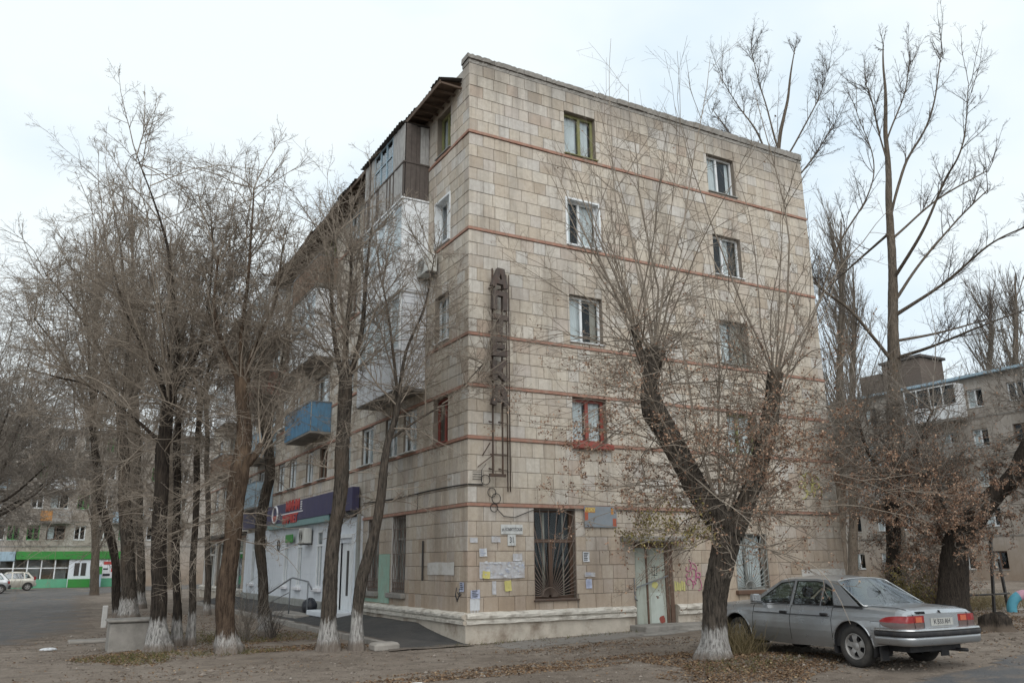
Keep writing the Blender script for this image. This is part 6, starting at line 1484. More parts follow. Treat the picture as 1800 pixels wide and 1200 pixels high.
def make_tree(key, label, group, bark='bark', twig='twig', lime=0.0, shoots=26, length=5.5, k=(9, 6, 2), droop=14, limbshoots=5, leaves=0, leafmat='leaf', leafz=None, leafsize=0.05, rs=1.0, seed=0, sides=26, step=0.07, amax=R(58), up=0.05, name='elm_tree', yellow=0, thin=1.0, low=0.55, ts=0.8, ls=0.6, dl=1.0, tipf=0.5, headf=1.0):
    T = TREES[key]
    T = dict(base=T['base'], trunk=[[a, b, c, r * (1 if c < 0.3 else ts)] for a, b, c, r in T['trunk']], limbs=[[[a, b, c, r * ls] for a, b, c, r in l] for l in T['limbs']])
    rng = np.random.default_rng(seed + 100)
    root = empty(name, T['base'], 0, label, 'tree', group)
    paths = [T['trunk']] + T['limbs']
    tr = link('trunk', trunk_mesh('trunk', paths, sides, step, seed=seed), MAT[bark], root)
    tr['lime_height'] = float(lime)
    V, Q, b = [], [], 0
    def add(p, r, kk):
        nonlocal b
        v, q = tubes(p, r, kk); V.append(v); Q.append(q + b); b += len(v)
    heads = [np.array(T['trunk'][-1])] + [np.array(l[-1]) for l in T['limbs']]
    P1, R1, L1 = [], [], []
    hw = np.array([h[3] for h in heads]) + 0.03; hw = hw / hw.sum()
    for hi_, (h, wgt) in enumerate(zip(heads, hw)):
        n = max(3, int(shoots * wgt + 0.5))
        d = cone_dirs(n, 0.03, amax, rng)
        ang = np.arccos(np.clip(d[:, 2], -1, 1))
        L = length * (1.12 - 0.55 * ang / amax) * rng.uniform(0.65, 1.15, n)
        L = L * (tipf if hi_ else headf)
        st = h[:3] + d * 0.04 - np.array([0, 0, 1.0]) * rng.uniform(0, 0.35, (n, 1))
        r0 = np.minimum(0.6 * h[3] + 0.006, rng.uniform(0.011, 0.027, n) * rs)
        p, r = grow(st, d, L, r0, 0.004 * rs, 10, 0.07, up, rng)
        P1.append(p); R1.append(r); L1.append(L)
    for l in T['limbs']:
        c = catmull(l, 0.3)[None]
        if limbshoots <= 0: continue
        st, d, L, rp = spawn(c[:, :, :3], c[:, :, 3], np.array([length]), limbshoots, 0.25, 0.98, R(25), R(60), 0.62, rng)
        d[:, 2] += 0.35; d /= np.linalg.norm(d, axis=1, keepdims=True)
        p, r = grow(st, d, L, np.minimum(rp * 0.6 + .004, rng.uniform(0.010, 0.020, len(st)) * rs), 0.0035 * rs, 10, 0.08, up, rng)
        P1.append(p); R1.append(r); L1.append(L)
    if droop:
        c = catmull(T['trunk'], 0.3)
        cs = [c[int(len(c) * low):]] + [catmull(l, 0.3) for l in T['limbs']]
        cc = np.vstack(cs)
        sel = cc[rng.integers(0, len(cc), droop)]
        d = cone_dirs(droop, R(45), R(110), rng)
        L = rng.uniform(0.9, 2.7, droop) * (length / 5.5) * dl
        p, r = grow(sel[:, :3] + d * sel[:, 3:4] * 0.6, d, L, rng.uniform(0.008, 0.016, droop) * rs, 0.003 * rs, 10, 0.13, -0.055, rng)
        P1.append(p); R1.append(r); L1.append(L)
    p1, r1, l1 = np.concatenate(P1), np.concatenate(R1), np.concatenate(L1)
    add(p1, r1, 5)
    st, d, L, rp = spawn(p1, r1, l1, k[0], 0.12, 0.97, R(22), R(55), 0.36, rng)
    p2, r2 = grow(st, d, L, np.minimum(rp * 0.7, 0.011 * rs * thin), 0.0028 * rs * thin, 7, 0.10, up * 0.8, rng); add(p2, r2, 4)
    tips = [p2]
    if k[1]:
        st, d, L, rp = spawn(p2, r2, L, k[1], 0.15, 0.98, R(25), R(62), 0.42, rng)
        p3, r3 = grow(st, d, L, np.minimum(rp * 0.75, 0.0062 * rs * thin), 0.0024 * rs * thin, 4, 0.13, up * 0.5, rng); add(p3, r3, 3); tips.append(p3)
        if k[2]:
            st, d, L, rp = spawn(p3, r3, L, k[2], 0.2, 0.95, R(25), R(65), 0.6, rng)
            p4, r4 = grow(st, d, L, np.minimum(rp * 0.85, 0.0045 * rs * thin), 0.0022 * rs * thin, 3, 0.14, 0.0, rng); add(p4, r4, 3); tips.append(p4)
    link('crown', np_mesh('crown', np.vstack(V), np.vstack(Q)), MAT[twig], root)
    if leaves:
        allp = np.concatenate([t.reshape(-1, 3) for t in tips[1:]] or [p2.reshape(-1, 3)])
        if leafz is not None:
            wz = leafz(allp); wz = np.clip(wz, 0, None); pr = wz / wz.sum()
            sel = allp[rng.choice(len(allp), leaves, p=pr)]
        else:
            sel = allp[rng.integers(0, len(allp), leaves)]
        sel = sel + rng.normal(0, 0.02, sel.shape)
        v, q = leaf_quads(sel, leafsize, rng, 0.5)
        tag(link('leaves', np_mesh('leaves', v, q, False), MAT[leafmat], root), kind='stuff')
        if yellow:
            wy = np.exp(-(((allp[:, 0] + 0.85) / 0.6) ** 2 + ((allp[:, 1] - 0.4) / 0.8) ** 2 + ((allp[:, 2] - 2.3) / 0.3) ** 2)) + 1e-9
            sel = allp[rng.choice(len(allp), yellow, p=wy / wy.sum())] + rng.normal(0, 0.05, (yellow, 3))
            v, q = leaf_quads(sel, leafsize * 1.1, rng, 0.5)
            tag(link('leaves', np_mesh('leaves', v, q, False), MAT['leaf_y'], root), label='yellow green leaves low in the crown', kind='stuff')
    return root

G1 = 'lime washed elms along the long facade'
make_tree('elm_a', 'straight lime washed elm before the white shop door, upright branches above', G1, lime=0.66, shoots=28, length=4.6, seed=1, droop=44, k=(10, 6, 2), twig='twig_pale')
make_tree('elm_b', 'slender lime washed elm leaning towards the building corner', G1, lime=0.78, shoots=20, length=4.2, seed=2, droop=44, k=(9, 6, 2), twig='twig_pale', amax=R(72))
make_tree('elm_c', 'stout elm with peeling reddish bark and patchy lime wash', G1, bark='bark_red', lime=0.42, shoots=30, length=4.8, seed=3, droop=110, low=0.42, twig='twig_pale', k=(9, 6, 2), ls=0.6)
make_tree('elm_d', 'elm behind the stout peeling one, bent trunk before the navy fascia', G1, lime=0.55, shoots=20, length=4.4, seed=4, droop=40, k=(9, 6, 2), twig='twig_pale')
make_tree('elm_e', 'thick dark elm with wide lime washed foot beside the concrete block', G1, bark='bark_dark', lime=0.72, shoots=30, length=5.4, seed=5, droop=130, low=0.42, twig='twig_pale', k=(9, 6, 2), ls=0.6, dl=1.3, amax=R(70))
make_tree('elm_f', 'thin almost black elm close behind the thick dark one', G1, bark='bark_dark', lime=0.60, shoots=14, length=4.8, seed=6, droop=40, low=0.45, k=(9, 6, 2), twig='twig_pale', dl=1.2)
make_tree('elm_g', 'thin greyish elm between the black one and the peeling one', G1, lime=0.75, shoots=13, length=4.6, k=(9, 6, 2), seed=7, droop=40, low=0.45, twig='twig_pale', dl=1.2)
make_tree('elm_h', 'farther grey elm with lime washed foot behind the concrete block', G1, lime=0.70, shoots=26, length=5.8, seed=8, rs=1.1, droop=130, low=0.4, k=(9, 6, 2), twig='twig_pale', dl=1.9, amax=R(70))
make_tree('elm_i', 'dark elm leaning towards the road behind the concrete block', G1, bark='bark_dark', lime=0.3, shoots=20, length=5.4, seed=9, rs=1.1, droop=110, low=0.4, k=(9, 6, 2), twig='twig_pale', dl=2.1, amax=R(75))
make_tree('elm_j', 'slim elm farther along the facade beyond the grey elm', G1, lime=0.7, shoots=20, length=6.6, seed=10, rs=1.2, k=(9, 6, 1), twig='twig_pale', sides=16, step=.15, droop=50, dl=1.5)
make_tree('elm_k', 'thin pole-like elm farther along beside the white shop wall', G1, lime=0.4, shoots=14, length=5.6, seed=11, rs=1.2, k=(9, 6, 1), twig='twig_pale', sides=14, step=.15, droop=40, dl=1.3)
def lz(p): return np.exp(-((p[:, 2] - 3.5) / 1.7) ** 2) * (0.25 + np.clip(np.hypot(p[:, 0], p[:, 1]) / 1.6, 0, 1)) + 0.02
make_tree('main', 'forked lime washed elm with dry brown leaves before the end wall', None, lime=0.62, shoots=36, length=6.3, k=(6, 4, 2), seed=21, droop=170, low=0.78, leaves=15000, leafz=lz, leafsize=0.046, amax=R(46), yellow=1000, limbshoots=9, sides=40, step=0.05, ts=0.84, ls=1.08, dl=1.15, thin=0.85, twig='twig_pale', tipf=1.0)
make_tree('poplar', 'tall bare poplar with spreading branches behind the parked car', None, bark='bark_poplar', twig='twig_dark', shoots=34, length=3.0, k=(7, 4, 1), seed=22, tipf=0.7, headf=0.3, droop=0, limbshoots=15, amax=R(60), rs=0.95, name='poplar_tree', sides=22, step=.12, ts=0.8, ls=0.62)
make_tree('lean', 'thick leaning elm overgrown with brown leaves beyond the stump', None, bark='bark_dark', lime=0.0, shoots=22, length=3.2, k=(9, 6, 2), seed=23, droop=110, low=0.35, leaves=15000, leafz=lambda p: np.exp(-((p[:, 2] - 2.2) / 1.6) ** 2) + .03, leafsize=0.055, limbshoots=8, ts=0.9, dl=1.4, tipf=1.0)
make_tree('stub', 'short pollarded elm with brown leaves behind the car roof', None, bark='bark_dark', lime=0.0, shoots=30, length=3.9, k=(9, 6, 2), seed=24, droop=150, low=0.3, leaves=17000, leafz=lambda p: np.exp(-((p[:, 2] - 3.0) / 1.5) ** 2) + .03, leafsize=0.052, amax=R(80), limbshoots=9, dl=1.4, tipf=1.0)
make_tree('behind_roof', 'bare tree rising behind the roof of the corner building', None, bark='bark_poplar', twig='twig_dark', shoots=26, length=3.6, k=(8, 5, 1), seed=25, tipf=0.65, headf=0.3, droop=0, limbshoots=16, amax=R(55), rs=1.0, name='poplar_tree', sides=16, step=.25, ts=0.5, ls=0.4)
G2 = 'columnar poplars standing far behind'
LOM = {'lom_a': 'columnar poplar close beside the right edge of the corner building', 'lom_g': 'columnar poplar just right of the one at the building edge', 'lom_b': 'columnar poplar behind the grey block, right one of a pair', 'lom_c': 'columnar poplar behind the grey block, left one of a pair',
       'lom_d': 'columnar poplar by the green shop corner', 'lom_e': 'tall columnar poplar behind the lime washed elms, middle of three', 'lom_f': 'columnar poplar nearest the far end of the long facade'}
def lombardy(key, label, seed, n=90):
    T = TREES[key]; rng = np.random.default_rng(seed)
    root = empty('poplar_tree', T['base'], 0, label, 'tree', G2)
    tr = link('trunk', trunk_mesh('trunk', [T['trunk']], 12, 0.5, seed=seed), MAT['bark_poplar'], root); tr['lime_height'] = 0.8 if seed in (44,) else 0.0
    H = T['trunk'][-1][2]; c = catmull(T['trunk'], 0.5)
    t = rng.uniform(0.10, 0.93, n); ci = c[(t * (len(c) - 1)).astype(int)]
    d = cone_dirs(n, R(12), R(30), rng); L = H * rng.uniform(0.16, 0.30, n) * (1.2 - 0.6 * t)
    p1, r1 = grow(ci[:, :3], d, L, rng.uniform(0.03, 0.06, n), 0.008, 8, 0.03, 0.06, rng)
    V, Q, b = [], [], 0
    st, d, LL, rp = spawn(p1, r1, L, 8, 0.1, 0.95, R(10), R(32), 0.42, rng)
    p2, r2 = grow(st, d, LL, np.minimum(rp, 0.016), 0.005, 5, 0.06, 0.07, rng)
    st, d, LL, rp = spawn(p2, r2, LL, 4, 0.1, 0.95, R(12), R(40), 0.5, rng)
    p3, r3 = grow(st, d, LL, np.minimum(rp, 0.009), 0.004, 3, 0.08, 0.05, rng)
    for (p, r, kk) in ((p1, r1, 5), (p2, r2, 3), (p3, r3, 3)):
        v, q = tubes(p, r, kk); V.append(v); Q.append(q + b); b += len(v)
    link('crown', np_mesh('crown', np.vstack(V), np.vstack(Q)), MAT['twig_far'], root)
for i, (kx, lb_) in enumerate(LOM.items()): lombardy(kx, lb_, 41 + i)
make_tree('side_a', 'dark elm at the road edge opposite the facade, branches over the road', None, bark='bark_dark', twig='twig', shoots=24, length=3.6, seed=31, droop=36, dl=1.1, tipf=0.8, rs=1.0, amax=R(75), k=(9, 6, 2))
make_tree('side_b', 'elm farther up the road on its open side', None, bark='bark_dark', twig='twig', shoots=30, length=5.0, seed=32, droop=90, dl=2.0, tipf=0.8, rs=1.4, amax=R(75), k=(9, 6, 1), sides=16, step=.15)
make_tree('side_c', 'far bare tree behind the green shop block above the blue fascia', None, twig='twig_far', shoots=24, length=7.5, seed=33, droop=0, rs=2.2, amax=R(60), k=(8, 5, 0), sides=12, step=.5, name='bare_tree')
make_tree('side_d', 'far bare tree behind the green shop block above the entrance', None, twig='twig_far', shoots=24, length=7.5, seed=34, droop=0, rs=2.2, amax=R(60), k=(8, 5, 0), sides=12, step=.5, name='bare_tree')
make_tree('side_e', 'dark bare elm on the open road side between the two others', None, bark='bark_dark', twig='twig', shoots=26, length=4.2, seed=35, droop=50, dl=1.5, rs=1.2, amax=R(75), k=(9, 6, 1), sides=16, step=.15, tipf=0.8)
make_tree('side_f', 'bare elm near the parked hatchbacks on the open road side', None, bark='bark_dark', twig='twig', shoots=30, length=6.0, seed=36, droop=90, dl=2.0, rs=1.8, amax=R(75), k=(9, 6, 1), sides=14, step=.2, tipf=0.8)

# ------------------------------------------------------------------ cars
def car_paint(name, c, metal=0.75, rough=0.34):
    m, nt, b = new_mat(name)
    p = pos(nt)
    n = noise(nt, p, 2.2, 5, 0.6); n2 = noise(nt, p, 30, 3)
    cc = mixc(nt, ramp(nt, n, [(0.4, 0.0), (0.7, 0.35)]), c, (0.20, 0.18, 0.155))
    sz = node(nt, 'ShaderNodeSeparateXYZ'); nt.links.new(p, sz.inputs[0])
    mr = node(nt, 'ShaderNodeMapRange'); mr.inputs[1].default_value = 0.85; mr.inputs[2].default_value = 0.3
    mr.inputs[3].default_value = 0.0; mr.inputs[4].default_value = 0.5
    nt.links.new(sz.outputs[2], mr.inputs[0])
    cc = mixc(nt, mr.outputs[0], cc, (0.19, 0.165, 0.14))         # road dust on the lower panels
    nt.links.new(cc, b.inputs['Base Color'])
    b.inputs['Metallic'].default_value = metal
    rr = ramp(nt, n, [(0.35, rough), (0.7, rough + 0.15)]); nt.links.new(rr, b.inputs['Roughness'])
    b.inputs['Coat Weight'].default_value = 0.6; b.inputs['Coat Roughness'].default_value = 0.08
    return m
CP = {'silver': car_paint('silver_grey_paint', (0.40, 0.425, 0.45), 0.7, 0.26),
      'beige': car_paint('pale_beige_paint', (0.50, 0.48, 0.42), 0.3), 'silver2': car_paint('light_silver_paint', (0.45, 0.47, 0.49), 0.6),
      'rubber': simple('tyre_rubber', (0.035, 0.033, 0.031), 0.9, 0.3, 12, 0.6, 4.0, dirtc=(0.10, 0.088, 0.075), streak=False),
      'rim': simple('steel_wheel_rim', (0.32, 0.31, 0.30), 0.5, 0.2, 9, 0.5, 5.0, metal=0.5),
      'dark': simple('black_trim', (0.018, 0.018, 0.02), 0.6, 0.3, 9, 0.3, 4.0),
      'chrome': simple('dull_chrome', (0.48, 0.48, 0.48), 0.22, 0.05, 9, 0.25, 4.0, metal=0.9, bs=0),
      'red': simple('red_lens', (0.24, 0.02, 0.022), 0.2, 0.25, 20, 0.25, 6.0, bs=0, spec=0.6),
      'orange': simple('orange_lens', (0.42, 0.10, 0.05), 0.2, 0.2, 20, 0.2, 6.0, bs=0, spec=0.6),
      'smoke': simple('smoky_lens', (0.11, 0.075, 0.07), 0.2, 0.25, 20, 0.2, 6.0, bs=0, spec=0.6),
      'seat': simple('dark_seat_cloth', (0.03, 0.03, 0.033), 0.9, 0.3, 6, 0, bs=0.2),
      'clear': simple('lamp_lens', (0.5, 0.52, 0.54), 0.15, 0.1, 9, 0, bs=0, spec=0.6)}

def build_car(root, C, paint):
    """C: tables of the body; x forward, y left, z up, wheels on z = 0"""
    it = lambda k, u: float(np.interp(u, [p[0] for p in C[k]], [p[1] for p in C[k]]))
    wf, wr, wz, AR = C['wheel_f'], C['wheel_r'], C['wheel_z'], C['arch']
    zp = [0.20, 0.40, 0.55, 0.70, 0.775, 0.785, 0.86, 0.92, 1.0]
    pp = [0.95, 0.985, 1.0, 0.998, 0.988, 0.966, 0.945, 0.90, 0.84]
    s = C.get('zs', 1.0)
    def prof(z): return float(np.interp(z / s, zp, pp))
    def surf(u, z): return it('W', u) * prof(z)
    def zb(u):
        b = it('zb', u)
        for c in (wf, wr):
            d = abs(u - c)
            if d < AR: b = max(b, wz + math.sqrt(AR * AR - d * d))
        return b
    us = set(np.round(np.arange(C['rear'], C['front'] + .001, 0.06), 3))
    for c in (wf, wr):
        us |= set(np.round(np.linspace(c - AR, c + AR, 27), 4)); us |= {round(c - AR - .002, 4), round(c + AR + .002, 4)}
    seams = C['seams']
    for q in seams: us |= {round(q - 0.006, 4), round(q + 0.006, 4)}
    us |= {C['rear'], C['front'], C['cab'][0], C['cab'][1]} | {C['rear'] + d for d in (.01, .03, .06, .1)} | {C['front'] - d for d in (.01, .03, .06, .1)}
    us = sorted(us)
    vf = [0.0, 0.12, 0.25, 0.4, 0.55, 0.70, 0.80, 0.815, 0.9, 1.0]
    rows = []
    for u in us:
        b, zs_ = zb(u), it('zsh', u)
        zsill = it('zb', u)
        r = []
        for f in vf:
            z = max(zsill + (zs_ - zsill) * f, b + 0.004 * f)
            z = min(z, zs_ + 0.004 * f) if b < zs_ else z
            r.append((u, surf(u, z), z))
        zt = it('zt', u); yw_ = surf(u, zs_)
        deck = [(u, yw_ * 0.93, zs_ + (zt - zs_) * 0.55), (u, yw_ * 0.75, zs_ + (zt - zs_) * 0.9), (u, yw_ * 0.4, zt), (u, 0, zt + 0.004)]
        rows.append((r, deck))
    parts = {}
    def put(nm, vs):
        parts.setdefault(nm, MB()).add(vs, [(0, 1, 2, 3)], True)
    ns = len(vf)
    for i in range(len(us) - 1):
        um = (us[i] + us[i + 1]) / 2
        if us[i + 1] - us[i] < 1e-6: continue
        gap = any(abs(um - q) < 0.005 for q in seams) and us[i + 1] - us[i] < 0.0125
        for sg_ in (1, -1):
            fl = lambda p: (p[0], p[1] * sg_, p[2])
            for j in range(ns - 1):
                q = [rows[i][0][j], rows[i + 1][0][j], rows[i + 1][0][j + 1], rows[i][0][j + 1]]
                if abs(q[0][2] - q[3][2]) + abs(q[1][2] - q[2][2]) < 1e-4: continue
                if gap and 0 < j: continue
                nm = 'body'
                if j > 0 and len(seams) >= 3:
                    if seams[1] < um < seams[0]: nm = 'front_door' + ('' if sg_ > 0 else '_')
                    elif seams[2] < um < seams[1]: nm = 'rear_door' + ('' if sg_ > 0 else '_')
                put(nm, [fl(p) for p in (q if sg_ > 0 else q[::-1])][::-1])
            if not (C['cab'][0] - 1e-6 < um < C['cab'][1] + 1e-6):
                d0 = [rows[i][0][-1]] + rows[i][1]; d1 = [rows[i + 1][0][-1]] + rows[i + 1][1]
                for j in range(len(d0) - 1):
                    q = [d0[j], d1[j], d1[j + 1], d0[j + 1]]
                    nm = 'bonnet' if um > C['cab'][1] else 'boot_lid'
                    if j == 0: nm = 'body'
                    put(nm, [fl(p) for p in (q if sg_ > 0 else q[::-1])][::-1])
    for e in (0, -1):
        loop = rows[e][0] + rows[e][1]
        full = loop + [(p[0], -p[1], p[2]) for p in reversed(loop[:-1])]
        parts['body'].add(full, [tuple(range(len(full))) if e else tuple(reversed(range(len(full))))])
    for nm, mb in parts.items(): mb.build(nm.rstrip('_'), paint, root)
    # underside, inner shell, wheel wells
    MB().box(C['rear'] + .15, C['front'] - .2, -0.60, 0.60, it('zb', 0) + .02, it('zb', 0) + .10).box(C['cab'][0] + .1, C['cab'][1] - .0, -it('W', 0) * .90, it('W', 0) * .90, it('zb', 0) + .04, it('zsh', 0) - .10).build('underbody', CP['dark'], root)
    for c in (wf, wr):
        for sg_ in (1, -1):
            mb = MB()
            Pw = [[(c + (AR + .01) * math.cos(t), sg_ * y, wz + (AR + .01) * math.sin(t)) for y in (0.45, surf(c, wz + .3) - .012)] for t in np.linspace(-.35, math.pi + .35, 22)]
            mb.grid(Pw)
            mb.box(c - AR, c + AR, sg_ * .45 - .01, sg_ * .45 + .01, .22, wz + AR)
            mb.build('wheel_well', CP['dark'], root)
        for sg_ in (1, -1):
            mb = MB()
            mb.tube([(c + (AR + .004) * math.cos(t), sg_ * (surf(c + AR * math.cos(t), wz + AR * math.sin(t)) + .003), wz + (AR + .004) * math.sin(t)) for t in np.linspace(-.02, math.pi + .02, 26)], 0.014, 6)
            mb.build('arch_lip', paint, root)
    # wheels
    tw = 0.20
    for c in (wr, wf):
        for sg_ in (1, -1):
            yo = C['track'] / 2
            r_ = C['tyre']
            M = Matrix.Translation((c, sg_ * yo, r_)) @ Matrix.Diagonal((1, sg_, 1, 1))
            t = MB(M).lathe([(r_ * .62, -tw / 2), (r_ * .93, -tw / 2), (r_ * .99, -tw * .38), (r_, -tw * .2), (r_, tw * .2), (r_ * .99, tw * .38), (r_ * .93, tw / 2), (r_ * .78, tw * .54), (r_ * .64, tw / 2), (r_ * .61, tw * .40)], 36, 'y').build('wheel', CP['rubber'], root)
            rim = MB(M).lathe([(r_ * .645, tw * .44), (r_ * .62, tw * .50), (r_ * .58, tw * .46), (r_ * .54, tw * .26), (r_ * .52, tw * .1)], 36, 'y')
            for a in range(5):
                an = 2 * math.pi * a / 5 + 0.3
                dx, dz = math.cos(an), math.sin(an)
                rim.add([(r_ * .12 * dx - r_ * .14 * dz, tw * .30, r_ * .12 * dz + r_ * .14 * dx), (r_ * .12 * dx + r_ * .14 * dz, tw * .30, r_ * .12 * dz - r_ * .14 * dx),
                         (r_ * .56 * dx + r_ * .20 * dz, tw * .36, r_ * .56 * dz - r_ * .20 * dx), (r_ * .56 * dx - r_ * .20 * dz, tw * .36, r_ * .56 * dz + r_ * .20 * dx),
                         (r_ * .34 * dx - r_ * .12 * dz, tw * .42, r_ * .34 * dz + r_ * .12 * dx), (r_ * .34 * dx + r_ * .12 * dz, tw * .42, r_ * .34 * dz - r_ * .12 * dx)], [(0, 1, 5, 4), (4, 5, 2, 3)], True)
            rim.lathe([(0.0, tw * .40), (r_ * .13, tw * .39), (r_ * .2, tw * .32), (r_ * .26, tw * .26)], 20, 'y')
            rim.build('rim', CP['rim'], t)
            MB(M).lathe([(0.001, tw * .06), (r_ * .56, tw * .06)], 24, 'y').build('brake_disc', CP['dark'], t)
    # cabin
    y_b, slope = C['ybelt'], C['yslope']
    def cab(u, z): return y_b - (z - C['belt']) * slope
    def side_panel(sg_):
        loops = [[Vector((a, b, 0)) for a, b in C['outline']]] + [[Vector((a, b, 0)) for a, b in h] for h in C['holes']]
        tri = tessellate_polygon(loops)
        flat = [p for l in loops for p in l]
        vs = [(p.x, sg_ * cab(p.x, p.y), p.y) for p in flat]
        return MB().add(vs, [tuple(t) for t in tri])
    mb = MB()
    for sg_ in (1, -1):
        m2 = side_panel(sg_); mb.add(m2.v, m2.f)
    mb.build('cabin_pillars', paint, root)
    for sg_ in (1, -1):
        for h in C['holes']:
            vs = [(a, sg_ * (cab(a, b) - .006), b) for a, b in h]
            MB().add(vs, [tuple(range(len(vs)))]).build('side_window', MAT['car_glass'], root)
            mb = MB(); mb.tube([(a, sg_ * (cab(a, b) + .002), b) for a, b in h], 0.011, 5, closed=True); mb.build('window_seal', CP['dark'], root)
    top = C['roofline']                                    # (u, z) from windscreen header to rear header
    uu = np.linspace(top[0][0], top[-1][0], 16)
    tz = np.interp(-uu, [-p[0] for p in top], [p[1] for p in top])
    Pg = []
    for u, z in zip(uu, tz):
        ye = cab(u, z)
        Pg.append([(u, ye * f, z + C['crown'] * (1 - abs(f) ** 2.6) ** 1.0) for f in np.linspace(-1, 1, 21)])
    MB().grid([[q for q in reversed(r)] for r in Pg]).build('roof', paint, root)
    def screen(base, head, nm):
        (ub, zb_), (uh, zh) = base, head
        yb_, yh = cab(ub, zb_) - .05, cab(uh, zh) - .015
        P_ = [[(ub + (uh - ub) * t + math.copysign(.05, ub - uh) * (1 - abs(f) ** 2) * (1 - t * .5), (yb_ + (yh - yb_) * t) * f, zb_ + (zh - zb_) * t + C['crown'] * (1 - abs(f) ** 2.6) * t * .9) for f in np.linspace(-1, 1, 13)] for t in np.linspace(0, 1, 8)]
        MB().grid(P_).build(nm, MAT['car_glass'], root)
        ring = P_[0] + [r[-1] for r in P_[1:]] + P_[-1][::-1][1:] + [r[0] for r in P_[::-1][1:-1]]
        MB().tube(ring, 0.013, 5, closed=True).build('screen_trim', CP['chrome'] if C.get('chrome') else CP['dark'], root)
        return P_
    screen(*C['windscreen'], 'windscreen'); screen(*C['backlight'], 'rear_window')
    MB().box(C['cab'][0], C['cab'][0] + .45, -y_b * .93, y_b * .93, C['belt'] - .05, C['belt'] - .02).box(C['cab'][1] - .35, C['cab'][1], -y_b * .93, y_b * .93, C['belt'] - .10, C['belt'] - .02).build('shelf', CP['dark'], root)
    for (su, dy) in C['seats']:
        for sg_ in (1, -1):
            a = sg_ * dy
            st = MB().bbox(su - .06, su + .10, a - .24, a + .24, .45, 1.02, .05).bbox(su, su + .5, a - .24, a + .24, .35, .52, .05).bbox(su - .05, su + .06, a - .12, a + .12, 1.05, 1.24, .04)
            st.build('seat', CP['seat'], root)
    return surf, cab, it

volga = dict(front=2.28, rear=-2.42, wheel_f=1.4, wheel_r=-1.4, wheel_z=0.33, arch=0.405, tyre=0.325, track=1.50,
    W=[(-2.42, .80), (-2.36, .845), (-2.25, .87), (-1.4, .895), (0, .905), (1.2, .90), (1.9, .87), (2.2, .81), (2.28, .74)],
    zb=[(-2.42, .46), (-1.85, .36), (-1.6, .29), (0, .265), (1.7, .29), (2.28, .42)],
    zsh=[(-2.42, .855), (-2.3, .89), (-1.6, .93), (-1.0, .925), (0, .92), (.95, .915), (1.3, .90), (1.9, .86), (2.2, .80), (2.28, .72)],
    zt=[(-2.42, .87), (-2.36, .925), (-2.25, .955), (-1.6, .985), (-1.4, .985), (0, .95), (1.0, .985), (1.5, .965), (1.9, .915), (2.2, .84), (2.28, .75)],
    cab=(-1.56, 1.06), seams=[0.93, -0.03, -0.985], belt=0.925, ybelt=0.815, yslope=0.46, crown=0.055,
    outline=[(1.06, .925), (.36, 1.345), (.0, 1.38), (-.50, 1.382), (-.95, 1.35), (-1.22, 1.17), (-1.60, .925)],
    holes=[[(.88, .95), (.34, 1.30), (.03, 1.338), (.03, .945)], [(-.05, .945), (-.05, 1.338), (-.50, 1.34), (-.68, 1.325), (-.68, .945)], [(-.72, .945), (-.72, 1.315), (-.88, 1.23), (-1.0, .945)]],
    roofline=[(.36, 1.345), (.0, 1.38), (-.50, 1.382), (-.95, 1.35)], windscreen=((1.10, .945), (.37, 1.34)), backlight=((-1.58, .965), (-.95, 1.345)),
    seats=[(.0, .36), (-.85, .36)], chrome=True)
CAR = empty('parked_car', (4.10, -6.68, 0.062), R(87.3), 'silver grey four door sedan parked beside the forked elm', 'car')
surf, cabf, it = build_car(CAR, volga, CP['silver'])
def on_side(u0, u1, z0, z1, off, nm, mt, sg_=1, nu=6):
    P_ = [[(u, sg_ * (surf(u, z) + off), z) for z in (np.linspace(z0, z1, 4) if sg_ < 0 else np.linspace(z1, z0, 4))] for u in np.linspace(u0, u1, nu)]
    return MB().grid(P_).build(nm, mt, CAR)
